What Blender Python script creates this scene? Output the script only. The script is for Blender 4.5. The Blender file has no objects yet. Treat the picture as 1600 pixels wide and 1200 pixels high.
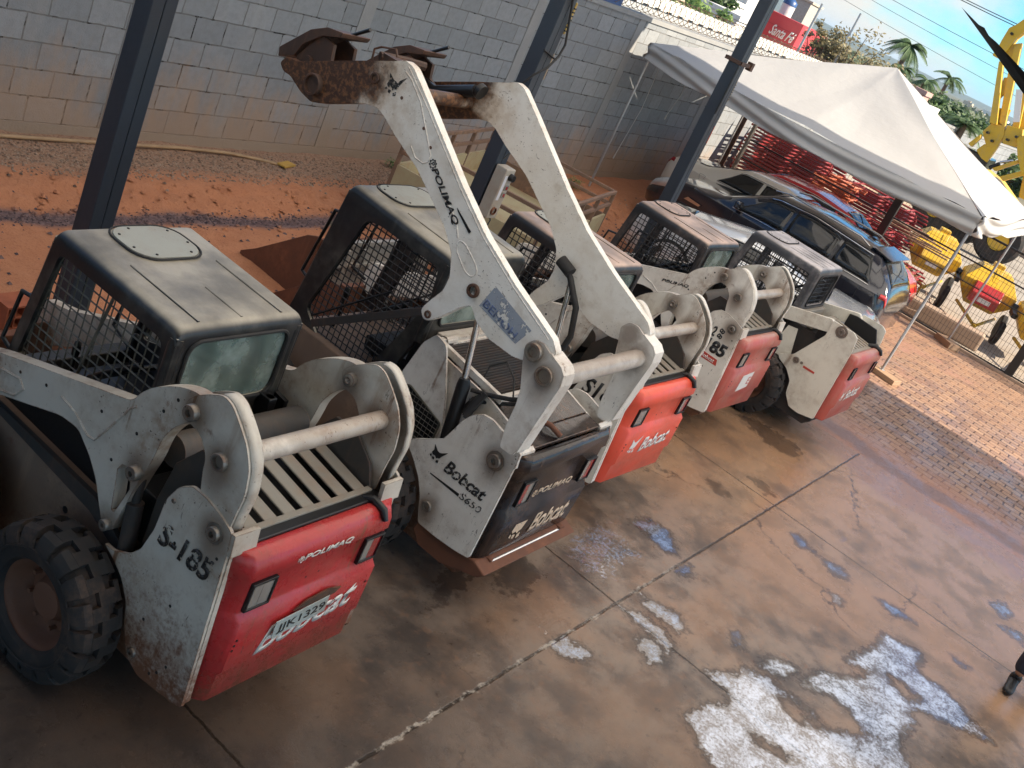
import bpy, bmesh, math, random
from mathutils import Vector, Matrix, noise
from mathutils.geometry import tessellate_polygon
R_ = math.radians
random.seed(7)
sc = bpy.context.scene
col = sc.collection

# ------------------------------------------------------------------ camera
YAW, PITCH, ROLL, CAM_H = 1.11568996, 0.39434977, 0.44844882, 4.234
fw = Vector((math.sin(YAW) * math.cos(PITCH), math.cos(YAW) * math.cos(PITCH), -math.sin(PITCH)))
rt = Vector((math.cos(YAW), -math.sin(YAW), 0))
dn = fw.cross(rt)
cr, sr = math.cos(ROLL), math.sin(ROLL)
right = rt * cr - dn * sr
down = rt * sr + dn * cr
cam_d = bpy.data.cameras.new('camera')
cam = bpy.data.objects.new('camera', cam_d)
col.objects.link(cam)
m = Matrix((right, -down, -fw)).transposed().to_4x4()
m.translation = Vector((0, 0, CAM_H))
cam.matrix_world = m
cam_d.sensor_width = 36
cam_d.lens = 1704.286 / 1600 * 36
cam_d.clip_start = 0.05
cam_d.clip_end = 20000
sc.camera = cam
sc.render.resolution_x, sc.render.resolution_y = 1024, 768

# ------------------------------------------------------------------ light
SUN = Vector((0.20, -0.78, 0.62)).normalized()
world = bpy.data.worlds.new('World')
sc.world = world
world.use_nodes = True
wt = world.node_tree
wt.nodes.clear()
def wn(t, **k):
    n = wt.nodes.new(t)
    for a, b in k.items(): setattr(n, a, b)
    return n
sky = wn('ShaderNodeTexSky', sky_type='NISHITA', sun_disc=False)
sky.sun_elevation = math.asin(SUN.z)
sky.sun_rotation = math.atan2(SUN.x, SUN.y)
sky.air_density = 0.9; sky.dust_density = 0.25; sky.ozone_density = 2.0
bg = wn('ShaderNodeBackground'); bg.inputs['Strength'].default_value = 0.11
wo = wn('ShaderNodeOutputWorld')
# clouds: broken cumulus laid over the sky by direction
tc = wn('ShaderNodeTexCoord')
mp = wn('ShaderNodeMapping'); mp.inputs['Scale'].default_value = (1.0, 1.0, 1.8)
mp.inputs['Location'].default_value = (1.7, 0.3, 0.9)
nz = wn('ShaderNodeTexNoise'); nz.inputs['Scale'].default_value = 5.0; nz.inputs['Detail'].default_value = 7; nz.inputs['Roughness'].default_value = 0.55
rp = wn('ShaderNodeValToRGB'); rp.color_ramp.elements[0].position = 0.47; rp.color_ramp.elements[1].position = 0.61
mx = wn('ShaderNodeMix', data_type='RGBA')
mx.inputs['B'].default_value = (2.15, 2.03, 1.8, 1)
wt.links.new(tc.outputs['Generated'], mp.inputs['Vector'])
wt.links.new(mp.outputs['Vector'], nz.inputs['Vector'])
wt.links.new(nz.outputs['Fac'], rp.inputs['Fac'])
wt.links.new(rp.outputs['Color'], mx.inputs['Factor'])
sg_ = wn('ShaderNodeMix', data_type='RGBA', blend_type='MULTIPLY'); sg_.inputs['Factor'].default_value = 1.0; sg_.inputs['B'].default_value = (0.19, 0.37, 0.48, 1)
wt.links.new(sky.outputs['Color'], sg_.inputs['A'])
wt.links.new(sg_.outputs['Result'], mx.inputs['A'])
wt.links.new(mx.outputs['Result'], bg.inputs['Color'])
wt.links.new(bg.outputs['Background'], wo.inputs['Surface'])
sd = bpy.data.lights.new('sun', 'SUN'); sd.energy = 2.7; sd.angle = R_(0.5); sd.color = (1.0, 0.87, 0.70)
so = bpy.data.objects.new('sun', sd); col.objects.link(so)
so.rotation_euler = SUN.to_track_quat('Z', 'Y').to_euler()
so.location = (0, 0, 30)
sc.view_settings.view_transform = 'Standard'
sc.view_settings.look = 'None'
sc.view_settings.exposure = 2.1
sc.view_settings.gamma = 1
sc.render.engine = 'CYCLES'
sc.cycles.max_bounces = 8
sc.cycles.diffuse_bounces = 4

# ------------------------------------------------------------------ mesh helpers
class MB:
    """collects shapes and links them as one mesh object"""
    def __init__(s): s.v = []; s.f = []
    def add(s, vs, fs):
        o = len(s.v); s.v += [Vector(v) for v in vs]; s.f += [tuple(i + o for i in f) for f in fs]; return s
    def box(s, x0, x1, y0, y1, z0, z1):
        if x0 > x1: x0, x1 = x1, x0
        if y0 > y1: y0, y1 = y1, y0
        if z0 > z1: z0, z1 = z1, z0
        return s.add([(x0, y0, z0), (x1, y0, z0), (x1, y1, z0), (x0, y1, z0), (x0, y0, z1), (x1, y0, z1), (x1, y1, z1), (x0, y1, z1)],
                     [(3, 2, 1, 0), (4, 5, 6, 7), (0, 1, 5, 4), (1, 2, 6, 5), (2, 3, 7, 6), (3, 0, 4, 7)])
    def obox(s, c, sx, sy, sz, rot=None):
        o = len(s.v); s.box(-sx / 2, sx / 2, -sy / 2, sy / 2, -sz / 2, sz / 2)
        M_ = (rot or Matrix.Identity(3)).to_3x3()
        for i in range(o, len(s.v)): s.v[i] = M_ @ s.v[i] + Vector(c)
        return s
    def beam(s, a, b, w, h, up=(0, 0, 1)):
        a, b = Vector(a), Vector(b); d = (b - a); L = d.length
        if L < 1e-6: return s
        d.normalize(); u = Vector(up)
        if abs(d.dot(u)) > 0.98: u = Vector((1, 0, 0))
        n = d.cross(u).normalized(); u = n.cross(d)
        M_ = Matrix((d, n, u)).transposed()
        return s.obox((a + b) / 2, L, w, h, M_)
    def prism(s, pts, a, b, axis='y', holes=()):
        """polygon pts (2d) extruded from a to b along axis; holes optional"""
        loops = [list(pts)] + [list(h) for h in holes]
        def P(p, t):
            if axis == 'y': return Vector((p[0], t, p[1]))
            if axis == 'x': return Vector((t, p[0], p[1]))
            return Vector((p[0], p[1], t))
        fl = [p for l in loops for p in l]
        tris = tessellate_polygon([[Vector((p[0], p[1], 0)) for p in l] for l in loops])
        n = len(fl); o = len(s.v)
        s.v += [P(p, a) for p in fl] + [P(p, b) for p in fl]
        for t in tris:
            s.f.append(tuple(o + i for i in t)); s.f.append(tuple(o + n + i for i in reversed(t)))
        k = 0
        for l in loops:
            m_ = len(l)
            for i in range(m_):
                j = (i + 1) % m_
                s.f.append((o + k + i, o + k + j, o + n + k + j, o + n + k + i))
            k += m_
        return s
    def tube(s, pts, r, n=8, cap=True):
        pts = [Vector(p) for p in pts]
        if not isinstance(r, (list, tuple)): r = [r] * len(pts)
        o = len(s.v); prev = None
        for i, p in enumerate(pts):
            if i == 0: d = pts[1] - p
            elif i == len(pts) - 1: d = p - pts[i - 1]
            else: d = (pts[i + 1] - p).normalized() + (p - pts[i - 1]).normalized()
            d = d.normalized() if d.length > 1e-9 else Vector((0, 0, 1))
            if prev is None:
                u = Vector((0, 0, 1)) if abs(d.z) < 0.9 else Vector((1, 0, 0))
                a = d.cross(u).normalized()
            else:
                a = prev - d * prev.dot(d)
                a = a.normalized() if a.length > 1e-6 else d.orthogonal().normalized()
            prev = a; b = d.cross(a)
            for k in range(n):
                t = 2 * math.pi * k / n
                s.v.append(p + (a * math.cos(t) + b * math.sin(t)) * r[i])
        for i in range(len(pts) - 1):
            for k in range(n):
                k2 = (k + 1) % n
                s.f.append((o + i * n + k, o + i * n + k2, o + (i + 1) * n + k2, o + (i + 1) * n + k))
        if cap:
            s.f.append(tuple(o + k for k in reversed(range(n))))
            s.f.append(tuple(o + (len(pts) - 1) * n + k for k in range(n)))
        return s
    def lathe(s, prof, axis='y', c=(0, 0, 0), n=32, close=False):
        """prof: (radius, along)"""
        o = len(s.v); c = Vector(c)
        for r, t in prof:
            for k in range(n):
                a = 2 * math.pi * k / n; x, y = r * math.cos(a), r * math.sin(a)
                q = {'y': (x, t, y), 'x': (t, x, y), 'z': (x, y, t)}[axis]
                s.v.append(c + Vector(q))
        m_ = len(prof)
        for i in range(m_ if close else m_ - 1):
            i2 = (i + 1) % m_
            for k in range(n):
                k2 = (k + 1) % n
                s.f.append((o + i * n + k, o + i * n + k2, o + i2 * n + k2, o + i2 * n + k))
        return s
    def grid(s, fn, nu, nv):
        o = len(s.v)
        for i in range(nu + 1):
            for j in range(nv + 1): s.v.append(Vector(fn(i / nu, j / nv)))
        for i in range(nu):
            for j in range(nv):
                a = o + i * (nv + 1) + j
                s.f.append((a, a + 1, a + nv + 2, a + nv + 1))
        return s
    def xf(s, M_, start=0):
        for i in range(start, len(s.v)): s.v[i] = M_ @ s.v[i]
        return s
    def build(s, name, mat, parent=None, smooth=None, bevel=0, seg=2, loc=None, solid=0, fix=True):
        me = bpy.data.meshes.new(name)
        me.from_pydata([tuple(v) for v in s.v], [], s.f)
        me.validate()
        if fix:
            bm = bmesh.new(); bm.from_mesh(me); bmesh.ops.recalc_face_normals(bm, faces=bm.faces); bm.to_mesh(me); bm.free()
        mats = mat if isinstance(mat, (list, tuple)) else [mat]
        for m_ in mats: me.materials.append(m_)
        if smooth is not None:
            me.polygons.foreach_set('use_smooth', [True] * len(me.polygons))
            if smooth < 179: me.set_sharp_from_angle(angle=R_(smooth))
        me.update()
        o = bpy.data.objects.new(name, me); col.objects.link(o)
        if parent: o.parent = parent
        if loc: o.location = loc
        if solid:
            md = o.modifiers.new('thick', 'SOLIDIFY'); md.thickness = solid; md.offset = 0
        if bevel:
            md = o.modifiers.new('bevel', 'BEVEL'); md.width = bevel; md.segments = seg; md.limit_method = 'ANGLE'; md.angle_limit = R_(35)
            md.harden_normals = False
        return o

def arc(cx, cy, r, a0, a1, n=8):
    return [(cx + r * math.cos(R_(a0 + (a1 - a0) * i / n)), cy + r * math.sin(R_(a0 + (a1 - a0) * i / n))) for i in range(n + 1)]
def circ(cx, cy, r, n=16):
    return [(cx + r * math.cos(2 * math.pi * i / n), cy + r * math.sin(2 * math.pi * i / n)) for i in range(n)]
def rrect(x0, x1, y0, y1, r, n=4):
    return arc(x1 - r, y1 - r, r, 0, 90, n) + arc(x0 + r, y1 - r, r, 90, 180, n) + arc(x0 + r, y0 + r, r, 180, 270, n) + arc(x1 - r, y0 + r, r, 270, 360, n)
def rounded(pts, r, n=4):
    """round every corner of a polygon; r number or list"""
    out = []; m_ = len(pts)
    for i, p in enumerate(pts):
        rr = r[i] if isinstance(r, (list, tuple)) else r
        p = Vector(p); a = Vector(pts[i - 1]); b = Vector(pts[(i + 1) % m_])
        da, db = (a - p), (b - p)
        d = min(rr, da.length * .45, db.length * .45)
        if d < 1e-4: out.append(tuple(p)); continue
        A, B = p + da.normalized() * d, p + db.normalized() * d
        for k in range(n + 1):
            t = k / n
            q = A * (1 - t) ** 2 + p * 2 * t * (1 - t) + B * t * t
            out.append((q.x, q.y))
    return out
def inside(p, poly):
    x, y = p; c = False; n = len(poly)
    for i in range(n):
        x1, y1 = poly[i]; x2, y2 = poly[i - 1]
        if (y1 > y) != (y2 > y) and x < (x2 - x1) * (y - y1) / (y2 - y1) + x1: c = not c
    return c
def scan(poly, v, ax):
    """crossings of the line coord[ax]=v with the polygon, sorted, as pairs"""
    xs = []; n = len(poly); o = 1 - ax
    for i in range(n):
        a, b = poly[i], poly[i - 1]
        if (a[ax] > v) != (b[ax] > v):
            xs.append(a[o] + (b[o] - a[o]) * (v - a[ax]) / (b[ax] - a[ax]))
    xs.sort(); return list(zip(xs[::2], xs[1::2]))
def wire_grid(mb, poly, step, r, P, off=(0, 0), step2=None):
    for ax in (0, 1):
        st = step if ax == 0 else (step2 or step)
        lo = min(p[ax] for p in poly); hi = max(p[ax] for p in poly)
        v = math.floor(lo / st) * st + off[ax]
        while v < hi:
            if v > lo:
                for a, b in scan(poly, v, ax):
                    q0 = (v, a) if ax == 0 else (a, v); q1 = (v, b) if ax == 0 else (b, v)
                    mb.tube([P(*q0), P(*q1)], r, 4, cap=False)
            v += st
def tag(o, label=None, cat=None, group=None, kind=None):
    if label: o['label'] = label
    if cat: o['category'] = cat
    if group: o['group'] = group
    if kind: o['kind'] = kind
    return o
def empty(name, loc=(0, 0, 0), rz=0, label=None, cat=None, group=None):
    o = bpy.data.objects.new(name, None); col.objects.link(o); o.location = loc; o.rotation_euler = (0, 0, rz)
    o.empty_display_size = 0.2
    return tag(o, label, cat, group)
kids = {}
def copy_tree(o, parent=None):
    c = o.copy(); col.objects.link(c); c.parent = parent
    for ch in list(o.children): copy_tree(ch, c)
    return c
def lettering(text, parent, org, u, v, w, h, mat, name='lettering', shear=0, bold=0.0, ext=0.0012, space=1.0):
    """flat raised lettering, w x h metres, lower left corner at org, reading along u with v up"""
    cu = bpy.data.curves.new(name, 'FONT'); cu.body = text; cu.size = 1; cu.shear = shear; cu.offset = bold; cu.space_character = space
    cu.extrude = 0.0; cu.resolution_u = 3
    t = bpy.data.objects.new(name, cu); col.objects.link(t)
    dg = bpy.context.evaluated_depsgraph_get(); dg.update()
    me = bpy.data.meshes.new_from_object(t.evaluated_get(dg))
    bpy.data.objects.remove(t)
    xs = [q.co.x for q in me.vertices]; ys = [q.co.y for q in me.vertices]
    x0, x1, y0, y1 = min(xs), max(xs), min(ys), max(ys)
    u = Vector(u).normalized(); v = Vector(v).normalized(); n = u.cross(v)
    org = Vector(org)
    for q in me.vertices:
        q.co = org + u * ((q.co.x - x0) / (x1 - x0) * w) + v * ((q.co.y - y0) / (y1 - y0) * h) + n * ext
    me.name = name; me.materials.clear(); me.materials.append(mat)
    o = bpy.data.objects.new(name, me); col.objects.link(o); o.parent = parent
    md = o.modifiers.new('thick', 'SOLIDIFY'); md.thickness = 0.0012; md.offset = 0
    return o
def emblem(polys, parent, org, u, v, s, mat, name='emblem', ext=0.0015):
    u = Vector(u).normalized(); v = Vector(v).normalized(); n = u.cross(v); org = Vector(org)
    mb = MB()
    for pl in polys:
        k = len(mb.v); mb.prism(pl, 0, 1, 'z')
        for i in range(k, len(mb.v)):
            q = mb.v[i]; mb.v[i] = org + u * (q.x * s) + v * (q.y * s) + n * (ext * 0.4 + q.z * 0.0012)
    return mb.build(name, mat, parent)

# ------------------------------------------------------------------ materials
class NT:
    def __init__(s, name):
        s.m = bpy.data.materials.new(name); s.m.use_nodes = True; s.t = s.m.node_tree
        s.b = s.t.nodes['Principled BSDF']; s.out = s.t.nodes['Material Output']; s.tc = None
    def n(s, t, **k):
        x = s.t.nodes.new(t)
        for a, b in k.items(): setattr(x, a, b)
        return x
    def l(s, a, b): s.t.links.new(a, b)
    def coord(s, which='Object'):
        if not s.tc: s.tc = s.n('ShaderNodeTexCoord')
        return s.tc.outputs[which]
    def setv(s, inp, v):
        if hasattr(v, 'is_linked') or isinstance(v, bpy.types.NodeSocket): s.l(v, inp)
        else: inp.default_value = v
    def noise(s, scale, detail=5, rough=0.55, vec=None, dist=0.0, stretch=None):
        x = s.n('ShaderNodeTexNoise'); x.inputs['Scale'].default_value = scale; x.inputs['Detail'].default_value = detail
        x.inputs['Roughness'].default_value = rough; x.inputs['Distortion'].default_value = dist
        v = vec or s.coord()
        if stretch:
            mp_ = s.n('ShaderNodeMapping'); mp_.inputs['Scale'].default_value = stretch; s.l(v, mp_.inputs['Vector']); v = mp_.outputs['Vector']
        s.l(v, x.inputs['Vector']); return x.outputs['Fac']
    def ramp(s, f, a, b, ca=0.0, cb=1.0):
        x = s.n('ShaderNodeMapRange'); x.interpolation_type = 'SMOOTHSTEP'
        x.inputs['From Min'].default_value = a; x.inputs['From Max'].default_value = b
        x.inputs['To Min'].default_value = ca; x.inputs['To Max'].default_value = cb
        s.setv(x.inputs['Value'], f); return x.outputs['Result']
    def math(s, op, a, b=0.0, c=None, clamp=False):
        x = s.n('ShaderNodeMath', operation=op, use_clamp=clamp); s.setv(x.inputs[0], a); s.setv(x.inputs[1], b)
        if c is not None: s.setv(x.inputs[2], c)
        return x.outputs[0]
    def mix(s, f, a, b):
        x = s.n('ShaderNodeMix', data_type='RGBA'); s.setv(x.inputs['Factor'], f)
        for k, v in (('A', a), ('B', b)):
            if isinstance(v, (tuple, list)): v = (*v[:3], 1)
            s.setv(x.inputs[k], v)
        return x.outputs['Result']
    def xyz(s, vec=None):
        x = s.n('ShaderNodeSeparateXYZ'); s.l(vec or s.coord(), x.inputs[0]); return x.outputs
    def bump(s, h, strength=0.3, dist=0.01, normal=None):
        x = s.n('ShaderNodeBump'); x.inputs['Strength'].default_value = strength; x.inputs['Distance'].default_value = dist
        s.l(h, x.inputs['Height'])
        if normal: s.l(normal, x.inputs['Normal'])
        return x.outputs['Normal']
    def edge(s, rad=0.006):
        bv = s.n('ShaderNodeBevel'); bv.samples = 3; bv.inputs['Radius'].default_value = rad
        g = s.n('ShaderNodeNewGeometry'); d = s.n('ShaderNodeVectorMath', operation='DOT_PRODUCT')
        s.l(bv.outputs[0], d.inputs[0]); s.l(g.outputs['Normal'], d.inputs[1])
        return s.ramp(d.outputs['Value'], 0.995, 0.90)
    def up(s):
        g = s.n('ShaderNodeNewGeometry'); x = s.n('ShaderNodeSeparateXYZ'); s.l(g.outputs['Normal'], x.inputs[0]); return x.outputs['Z']
    def base(s, c=None, rough=None, metal=None, spec=None, normal=None, coat=None):
        if c is not None:
            if isinstance(c, (tuple, list)): c = (*c[:3], 1)
            s.setv(s.b.inputs['Base Color'], c)
        if rough is not None: s.setv(s.b.inputs['Roughness'], rough)
        if metal is not None: s.setv(s.b.inputs['Metallic'], metal)
        if spec is not None: s.b.inputs['Specular IOR Level'].default_value = spec
        if coat is not None: s.b.inputs['Coat Weight'].default_value = coat; s.b.inputs['Coat Roughness'].default_value = 0.08
        if normal is not None: s.l(normal, s.b.inputs['Normal'])
        return s.m

MUD = (0.23, 0.085, 0.035)
DUST = (0.30, 0.20, 0.13)
def worn(name, c, rough=0.45, dust=0.35, rust=0.5, runs=0.0, pins=(), dent=0.0, mudz=0.0, edges=True, metal=0.0, coat=None, streak=True, dustc=DUST, scale=1.0, updust=0.0, rustc=(0.13, 0.045, 0.018)):
    """weathered paint: dust film, chips, rusty edges, mud splashed up to height mudz"""
    t = NT(name)
    n1 = t.noise(2.3 * scale, 6, 0.6); n2 = t.noise(14 * scale, 6, 0.65); n3 = t.noise(60 * scale, 3, 0.6)
    c1 = t.mix(t.ramp(n1, 0.35, 0.75, 0, 0.35), c, tuple(x * 0.72 for x in c))
    f = t.math('MULTIPLY', t.ramp(n1, 0.38, 0.72), t.ramp(n2, 0.3, 0.7)); f = t.math('MULTIPLY', f, dust * 1.6, clamp=True)
    if updust: f = t.math('ADD', f, t.math('MULTIPLY', t.ramp(t.up(), 0.5, 0.95), t.ramp(n1, 0.25, 0.7, updust * .35, updust)), clamp=True)
    c1 = t.mix(f, c1, dustc)
    if streak:
        n4 = t.noise(9 * scale, 4, 0.6, stretch=(1, 1, 0.12)); c1 = t.mix(t.math('MULTIPLY', t.ramp(n4, 0.55, 0.75), dust * .9, clamp=True), c1, dustc)
    chips = t.math('MULTIPLY', t.ramp(n3, 0.66, 0.70), t.ramp(n1, 0.42, 0.6)); chips = t.math('MULTIPLY', chips, min(1, rust * 1.3), clamp=True)
    c1 = t.mix(chips, c1, (0.035, 0.022, 0.015))
    if edges:
        e = t.math('MULTIPLY', t.edge(0.008), t.ramp(n2, 0.35, 0.62)); c1 = t.mix(t.math('MULTIPLY', e, rust * 1.5, clamp=True), c1, rustc)
    blotch = t.math('MULTIPLY', t.ramp(t.noise(4.3 * scale, 7, 0.68), 0.60, 0.72), rust, clamp=True)
    c1 = t.mix(blotch, c1, rustc)
    if runs:
        rn_ = t.math('MULTIPLY', t.ramp(t.noise(16 * scale, 5, 0.6, stretch=(1, 1, 0.07)), 0.60, 0.70), t.ramp(n1, 0.45, 0.62)); c1 = t.mix(t.math('MULTIPLY', rn_, runs, clamp=True), c1, (0.16, 0.075, 0.035))
        sc2 = t.math('MULTIPLY', t.ramp(t.noise(22 * scale, 6, 0.75, stretch=(1.0, 1.0, 0.35), dist=1.5), 0.615, 0.64), t.ramp(t.noise(1.7, 4, 0.6), 0.46, 0.62)); c1 = t.mix(t.math('MULTIPLY', sc2, min(1, runs * 1.3), clamp=True), c1, (0.05, 0.03, 0.02))
    if pins:
        X_, Y_, Z_ = t.xyz(); hm = None
        for (px, pz) in pins:
            dx = t.math('SUBTRACT', X_, px); dz = t.math('SUBTRACT', Z_, pz); dz = t.math('MULTIPLY', dz, t.ramp(dz, -.02, .02, .55, 1.0))
            dd_ = t.math('SQRT', t.math('ADD', t.math('MULTIPLY', dx, dx), t.math('MULTIPLY', dz, dz))); k_ = t.ramp(t.math('ADD', dd_, t.math('MULTIPLY', t.math('SUBTRACT', n2, .5), .10)), .15, .03); hm = k_ if hm is None else t.math('MAXIMUM', hm, k_)
        c1 = t.mix(t.math('MULTIPLY', hm, .72), c1, t.mix(n3, (.06, .035, .022), (.20, .115, .065)))
    r = t.math('ADD', t.math('MULTIPLY', n2, 0.25), rough - 0.1)
    if mudz:
        z = t.xyz()['Z']; zz = t.math('ADD', z, t.math('MULTIPLY', t.math('SUBTRACT', n2, 0.5), 1.0 * mudz)); zz = t.math('ADD', zz, t.math('MULTIPLY', t.math('SUBTRACT', n3, 0.5), 0.6 * mudz))
        mk = t.ramp(zz, mudz, mudz * 0.35); c1 = t.mix(mk, c1, t.mix(n3, (0.10, 0.045, 0.025), MUD)); r = t.math('MAXIMUM', r, t.math('MULTIPLY', mk, 0.85))
    nrm = t.bump(t.noise(4.5, 3, .5), .5, dent) if dent else None
    t.base(c1, r, metal, coat=coat, normal=t.bump(t.math('ADD', n3, t.math('MULTIPLY', n2, 0.6)), 0.12, 0.004, nrm))
    return t.m
def plain(name, c, rough=0.5, metal=0.0, var=0.25, scale=8, spec=None, bump=0.1, coat=None):
    t = NT(name); n1 = t.noise(scale, 5); n2 = t.noise(scale * 9, 3)
    t.base(t.mix(t.ramp(n1, 0.3, 0.7, 0, var * 1.6), c, tuple(x * 0.5 for x in c)), t.math('ADD', t.math('MULTIPLY', n2, 0.2), rough - 0.1), metal, spec=spec, coat=coat, normal=t.bump(n2, bump, 0.003))
    return t.m
def worn_ink(name, c, keep=0.5, rough=0.5, scale=30):
    """sticker or stencil ink that has partly flaked off"""
    t = NT(name); n1 = t.noise(scale, 4, 0.7); n2 = t.noise(scale * 0.2, 3)
    t.base(c, rough)
    if keep < 1:
        f = t.ramp(t.math('ADD', n1, t.math('MULTIPLY', n2, 0.5)), 0.75 * keep + 0.32, 0.75 * keep + 0.38, 1, 0)
        tr = t.n('ShaderNodeBsdfTransparent'); ms = t.n('ShaderNodeMixShader')
        t.l(f, ms.inputs[0]); t.l(tr.outputs[0], ms.inputs[1]); t.l(t.b.outputs[0], ms.inputs[2]); t.l(ms.outputs[0], t.out.inputs[0])
    return t.m
def glass(name, tint=(0.25, 0.33, 0.30), alpha=0.5, rough=0.12, grime=0.5, gc=(0.22, 0.26, 0.22)):
    t = NT(name); n1 = t.noise(5, 6, 0.65); n2 = t.noise(3, 3, 0.5, stretch=(1, 1, 0.25))
    f = t.math('MULTIPLY', t.ramp(t.math('ADD', n1, n2), 0.7, 1.25), grime, clamp=True)
    t.base(gc, 0.35)
    g = t.n('ShaderNodeBsdfGlossy'); g.inputs['Roughness'].default_value = rough * .5
    tr = t.n('ShaderNodeBsdfTransparent'); tr.inputs[0].default_value = (*tint, 1)
    fr = t.n('ShaderNodeFresnel'); fr.inputs[0].default_value = 1.5
    m1 = t.n('ShaderNodeMixShader'); t.l(fr.outputs[0], m1.inputs[0]); t.l(tr.outputs[0], m1.inputs[1]); t.l(g.outputs[0], m1.inputs[2])
    m2 = t.n('ShaderNodeMixShader'); f2 = t.math('ADD', f, alpha * .5, clamp=True); t.l(f2, m2.inputs[0]); t.l(m1.outputs[0], m2.inputs[1]); t.l(t.b.outputs[0], m2.inputs[2]); t.l(m2.outputs[0], t.out.inputs[0])
    return t.m

M = {}
PINS = ((-.345, 1.722), (-.577, 1.612), (-.13, 1.235), (-.055, .87), (-.691, 1.302))
M['white'] = worn('dirty_white_paint', (0.78, 0.735, 0.65), 0.33, dust=0.50, rust=0.62, updust=0.12, runs=.95, pins=PINS)
M['white_mud_shade'] = worn('muddy_shaded_white_paint', (0.58, 0.54, 0.465), 0.38, dust=0.62, rust=0.8, mudz=0.92, runs=1, pins=PINS)  # real mud; its extra height and the darker white also paint in shade
M['brown_frame'] = worn('muddy_frame', (0.20, 0.13, 0.09), 0.7, dust=0.6, rust=0.6, mudz=0.5)
M['dark_frame'] = worn('dark_frame_paint', (0.035, 0.033, 0.032), 0.55, dust=0.35, rust=0.3, dustc=(0.12, 0.07, 0.045))
M['red'] = worn('faded_red_paint', (0.46, 0.030, 0.032), 0.26, dust=0.25, rust=0.3, mudz=0.62, dustc=(0.26, 0.09, 0.06), runs=.7, dent=.02)
M['orange'] = worn('faded_orange_red_paint', (0.85, 0.10, 0.055), 0.30, dust=0.2, rust=0.2, dent=.015, runs=.25, dustc=(0.40, 0.14, 0.09))
M['pinkred'] = worn('sunbleached_red_paint', (0.50, 0.10, 0.075), 0.36, dust=0.4, rust=0.2, dustc=(0.45, 0.28, 0.22), updust=0.6, dent=.015, runs=.4)
M['blackdoor'] = worn('scratched_black_paint', (0.022, 0.018, 0.018), 0.28, dust=0.35, rust=0.5, dustc=(0.16, 0.085, 0.05), rustc=(0.20, 0.10, 0.055))
M['cab'] = worn('cab_black_paint', (0.011, 0.012, 0.014), 0.36, dust=0.13, rust=0.15, dustc=(0.38, 0.345, 0.275), updust=1.05, edges=False)
M['cab_pale'] = worn('cab_black_paint_dusty', (0.018, 0.018, 0.020), 0.38, dust=0.14, rust=0.1, dustc=(0.52, 0.37, 0.29), updust=1.1, edges=False)
M['cab_grey'] = worn('cab_grey_paint', (0.05, 0.05, 0.055), 0.42, dust=0.30, rust=0.1, dustc=(0.52, 0.47, 0.45), updust=1.1, edges=False)
M['hatch'] = worn('roof_hatch', (0.33, 0.335, 0.29), 0.5, dust=0.3, rust=0.35, edges=False, streak=False)
M['slat'] = worn('grille_slat', (0.27, 0.25, 0.21), 0.55, dust=0.4, rust=0.2)
M['inner'] = worn('inner_dark_and_shade', (0.05, 0.045, 0.04), 0.6, dust=.5, rust=.5, dustc=(.10, .065, .045))  # dark brown tank; on the inner panels this colour stands for shade
M['black'] = plain('black_steel', (0.008, 0.008, 0.009), 0.42)
M['wire'] = plain('cage_wire', (0.12, 0.11, 0.085), 0.5, var=0.5)
M['wire_black'] = plain('cage_wire_black', (0.012, 0.012, 0.013), 0.45, var=0.3)
M['rubber'] = plain('rubber', (0.022, 0.021, 0.021), 0.75, var=0.4, scale=5, bump=0.3)
M['tyre'] = worn('tyre_rubber', (0.016, 0.0155, 0.0155), 0.75, dust=0.35, rust=0.0, dustc=(0.13, 0.075, 0.05), edges=False, streak=False, scale=2)
M['rim'] = worn('rusty_rim', (0.16, 0.07, 0.04), 0.7, dust=0.5, rust=0.6, dustc=(0.22, 0.10, 0.06))
M['chrome'] = plain('polished_steel', (0.6, 0.6, 0.6), 0.15, 1.0, var=0.2)
M['steel'] = worn('bare_steel', (0.25, 0.23, 0.2), 0.4, dust=0.3, rust=0.8, metal=0.6, rustc=(0.16, 0.06, 0.03))
M['rust'] = worn('rusty_steel', (0.14, 0.055, 0.03), 0.75, dust=0.5, rust=0.7, dustc=(0.26, 0.10, 0.05))
M['rust_dark'] = worn('dark_rusty_steel', (0.055, 0.03, 0.02), 0.6, dust=0.5, rust=0.7, dustc=(0.17, 0.08, 0.045))
M['seat'] = plain('black_vinyl', (0.016, 0.016, 0.018), 0.5)
M['cabglass'] = glass('grimy_cab_glass', tint=(.66, .80, .74), alpha=0.30, grime=0.50, gc=(.40, .48, .44))
M['lampglass'] = plain('clear_lens', (0.35, 0.33, 0.30), 0.15, 0.3, coat=1)
M['redlens'] = plain('red_lens', (0.35, 0.012, 0.015), 0.2, var=0.3, coat=1)
M['ink'] = worn_ink('black_ink', (0.016, 0.016, 0.016), 1.0)
M['ink_worn'] = worn_ink('flaking_black_ink', (0.025, 0.023, 0.022), 0.60, scale=50)
M['white_ink'] = worn_ink('white_ink', (0.75, 0.72, 0.68), 0.86)
M['white_worn'] = worn_ink('flaking_white_ink', (0.70, 0.66, 0.60), 0.72, scale=45)
M['tan_worn'] = worn_ink('flaking_tan_ink', (0.62, 0.47, 0.34), 0.76, scale=45)
M['red_sticker'] = worn_ink('red_sticker', (0.50, 0.06, 0.04), 0.95)
M['blue_sticker'] = worn_ink('pale_blue_sticker', (0.30, 0.33, 0.38), 0.62)
M['plate'] = worn('number_plate_enamel', (0.36, 0.40, 0.38), 0.4, dust=0.4, rust=0.3, edges=False)
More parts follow.
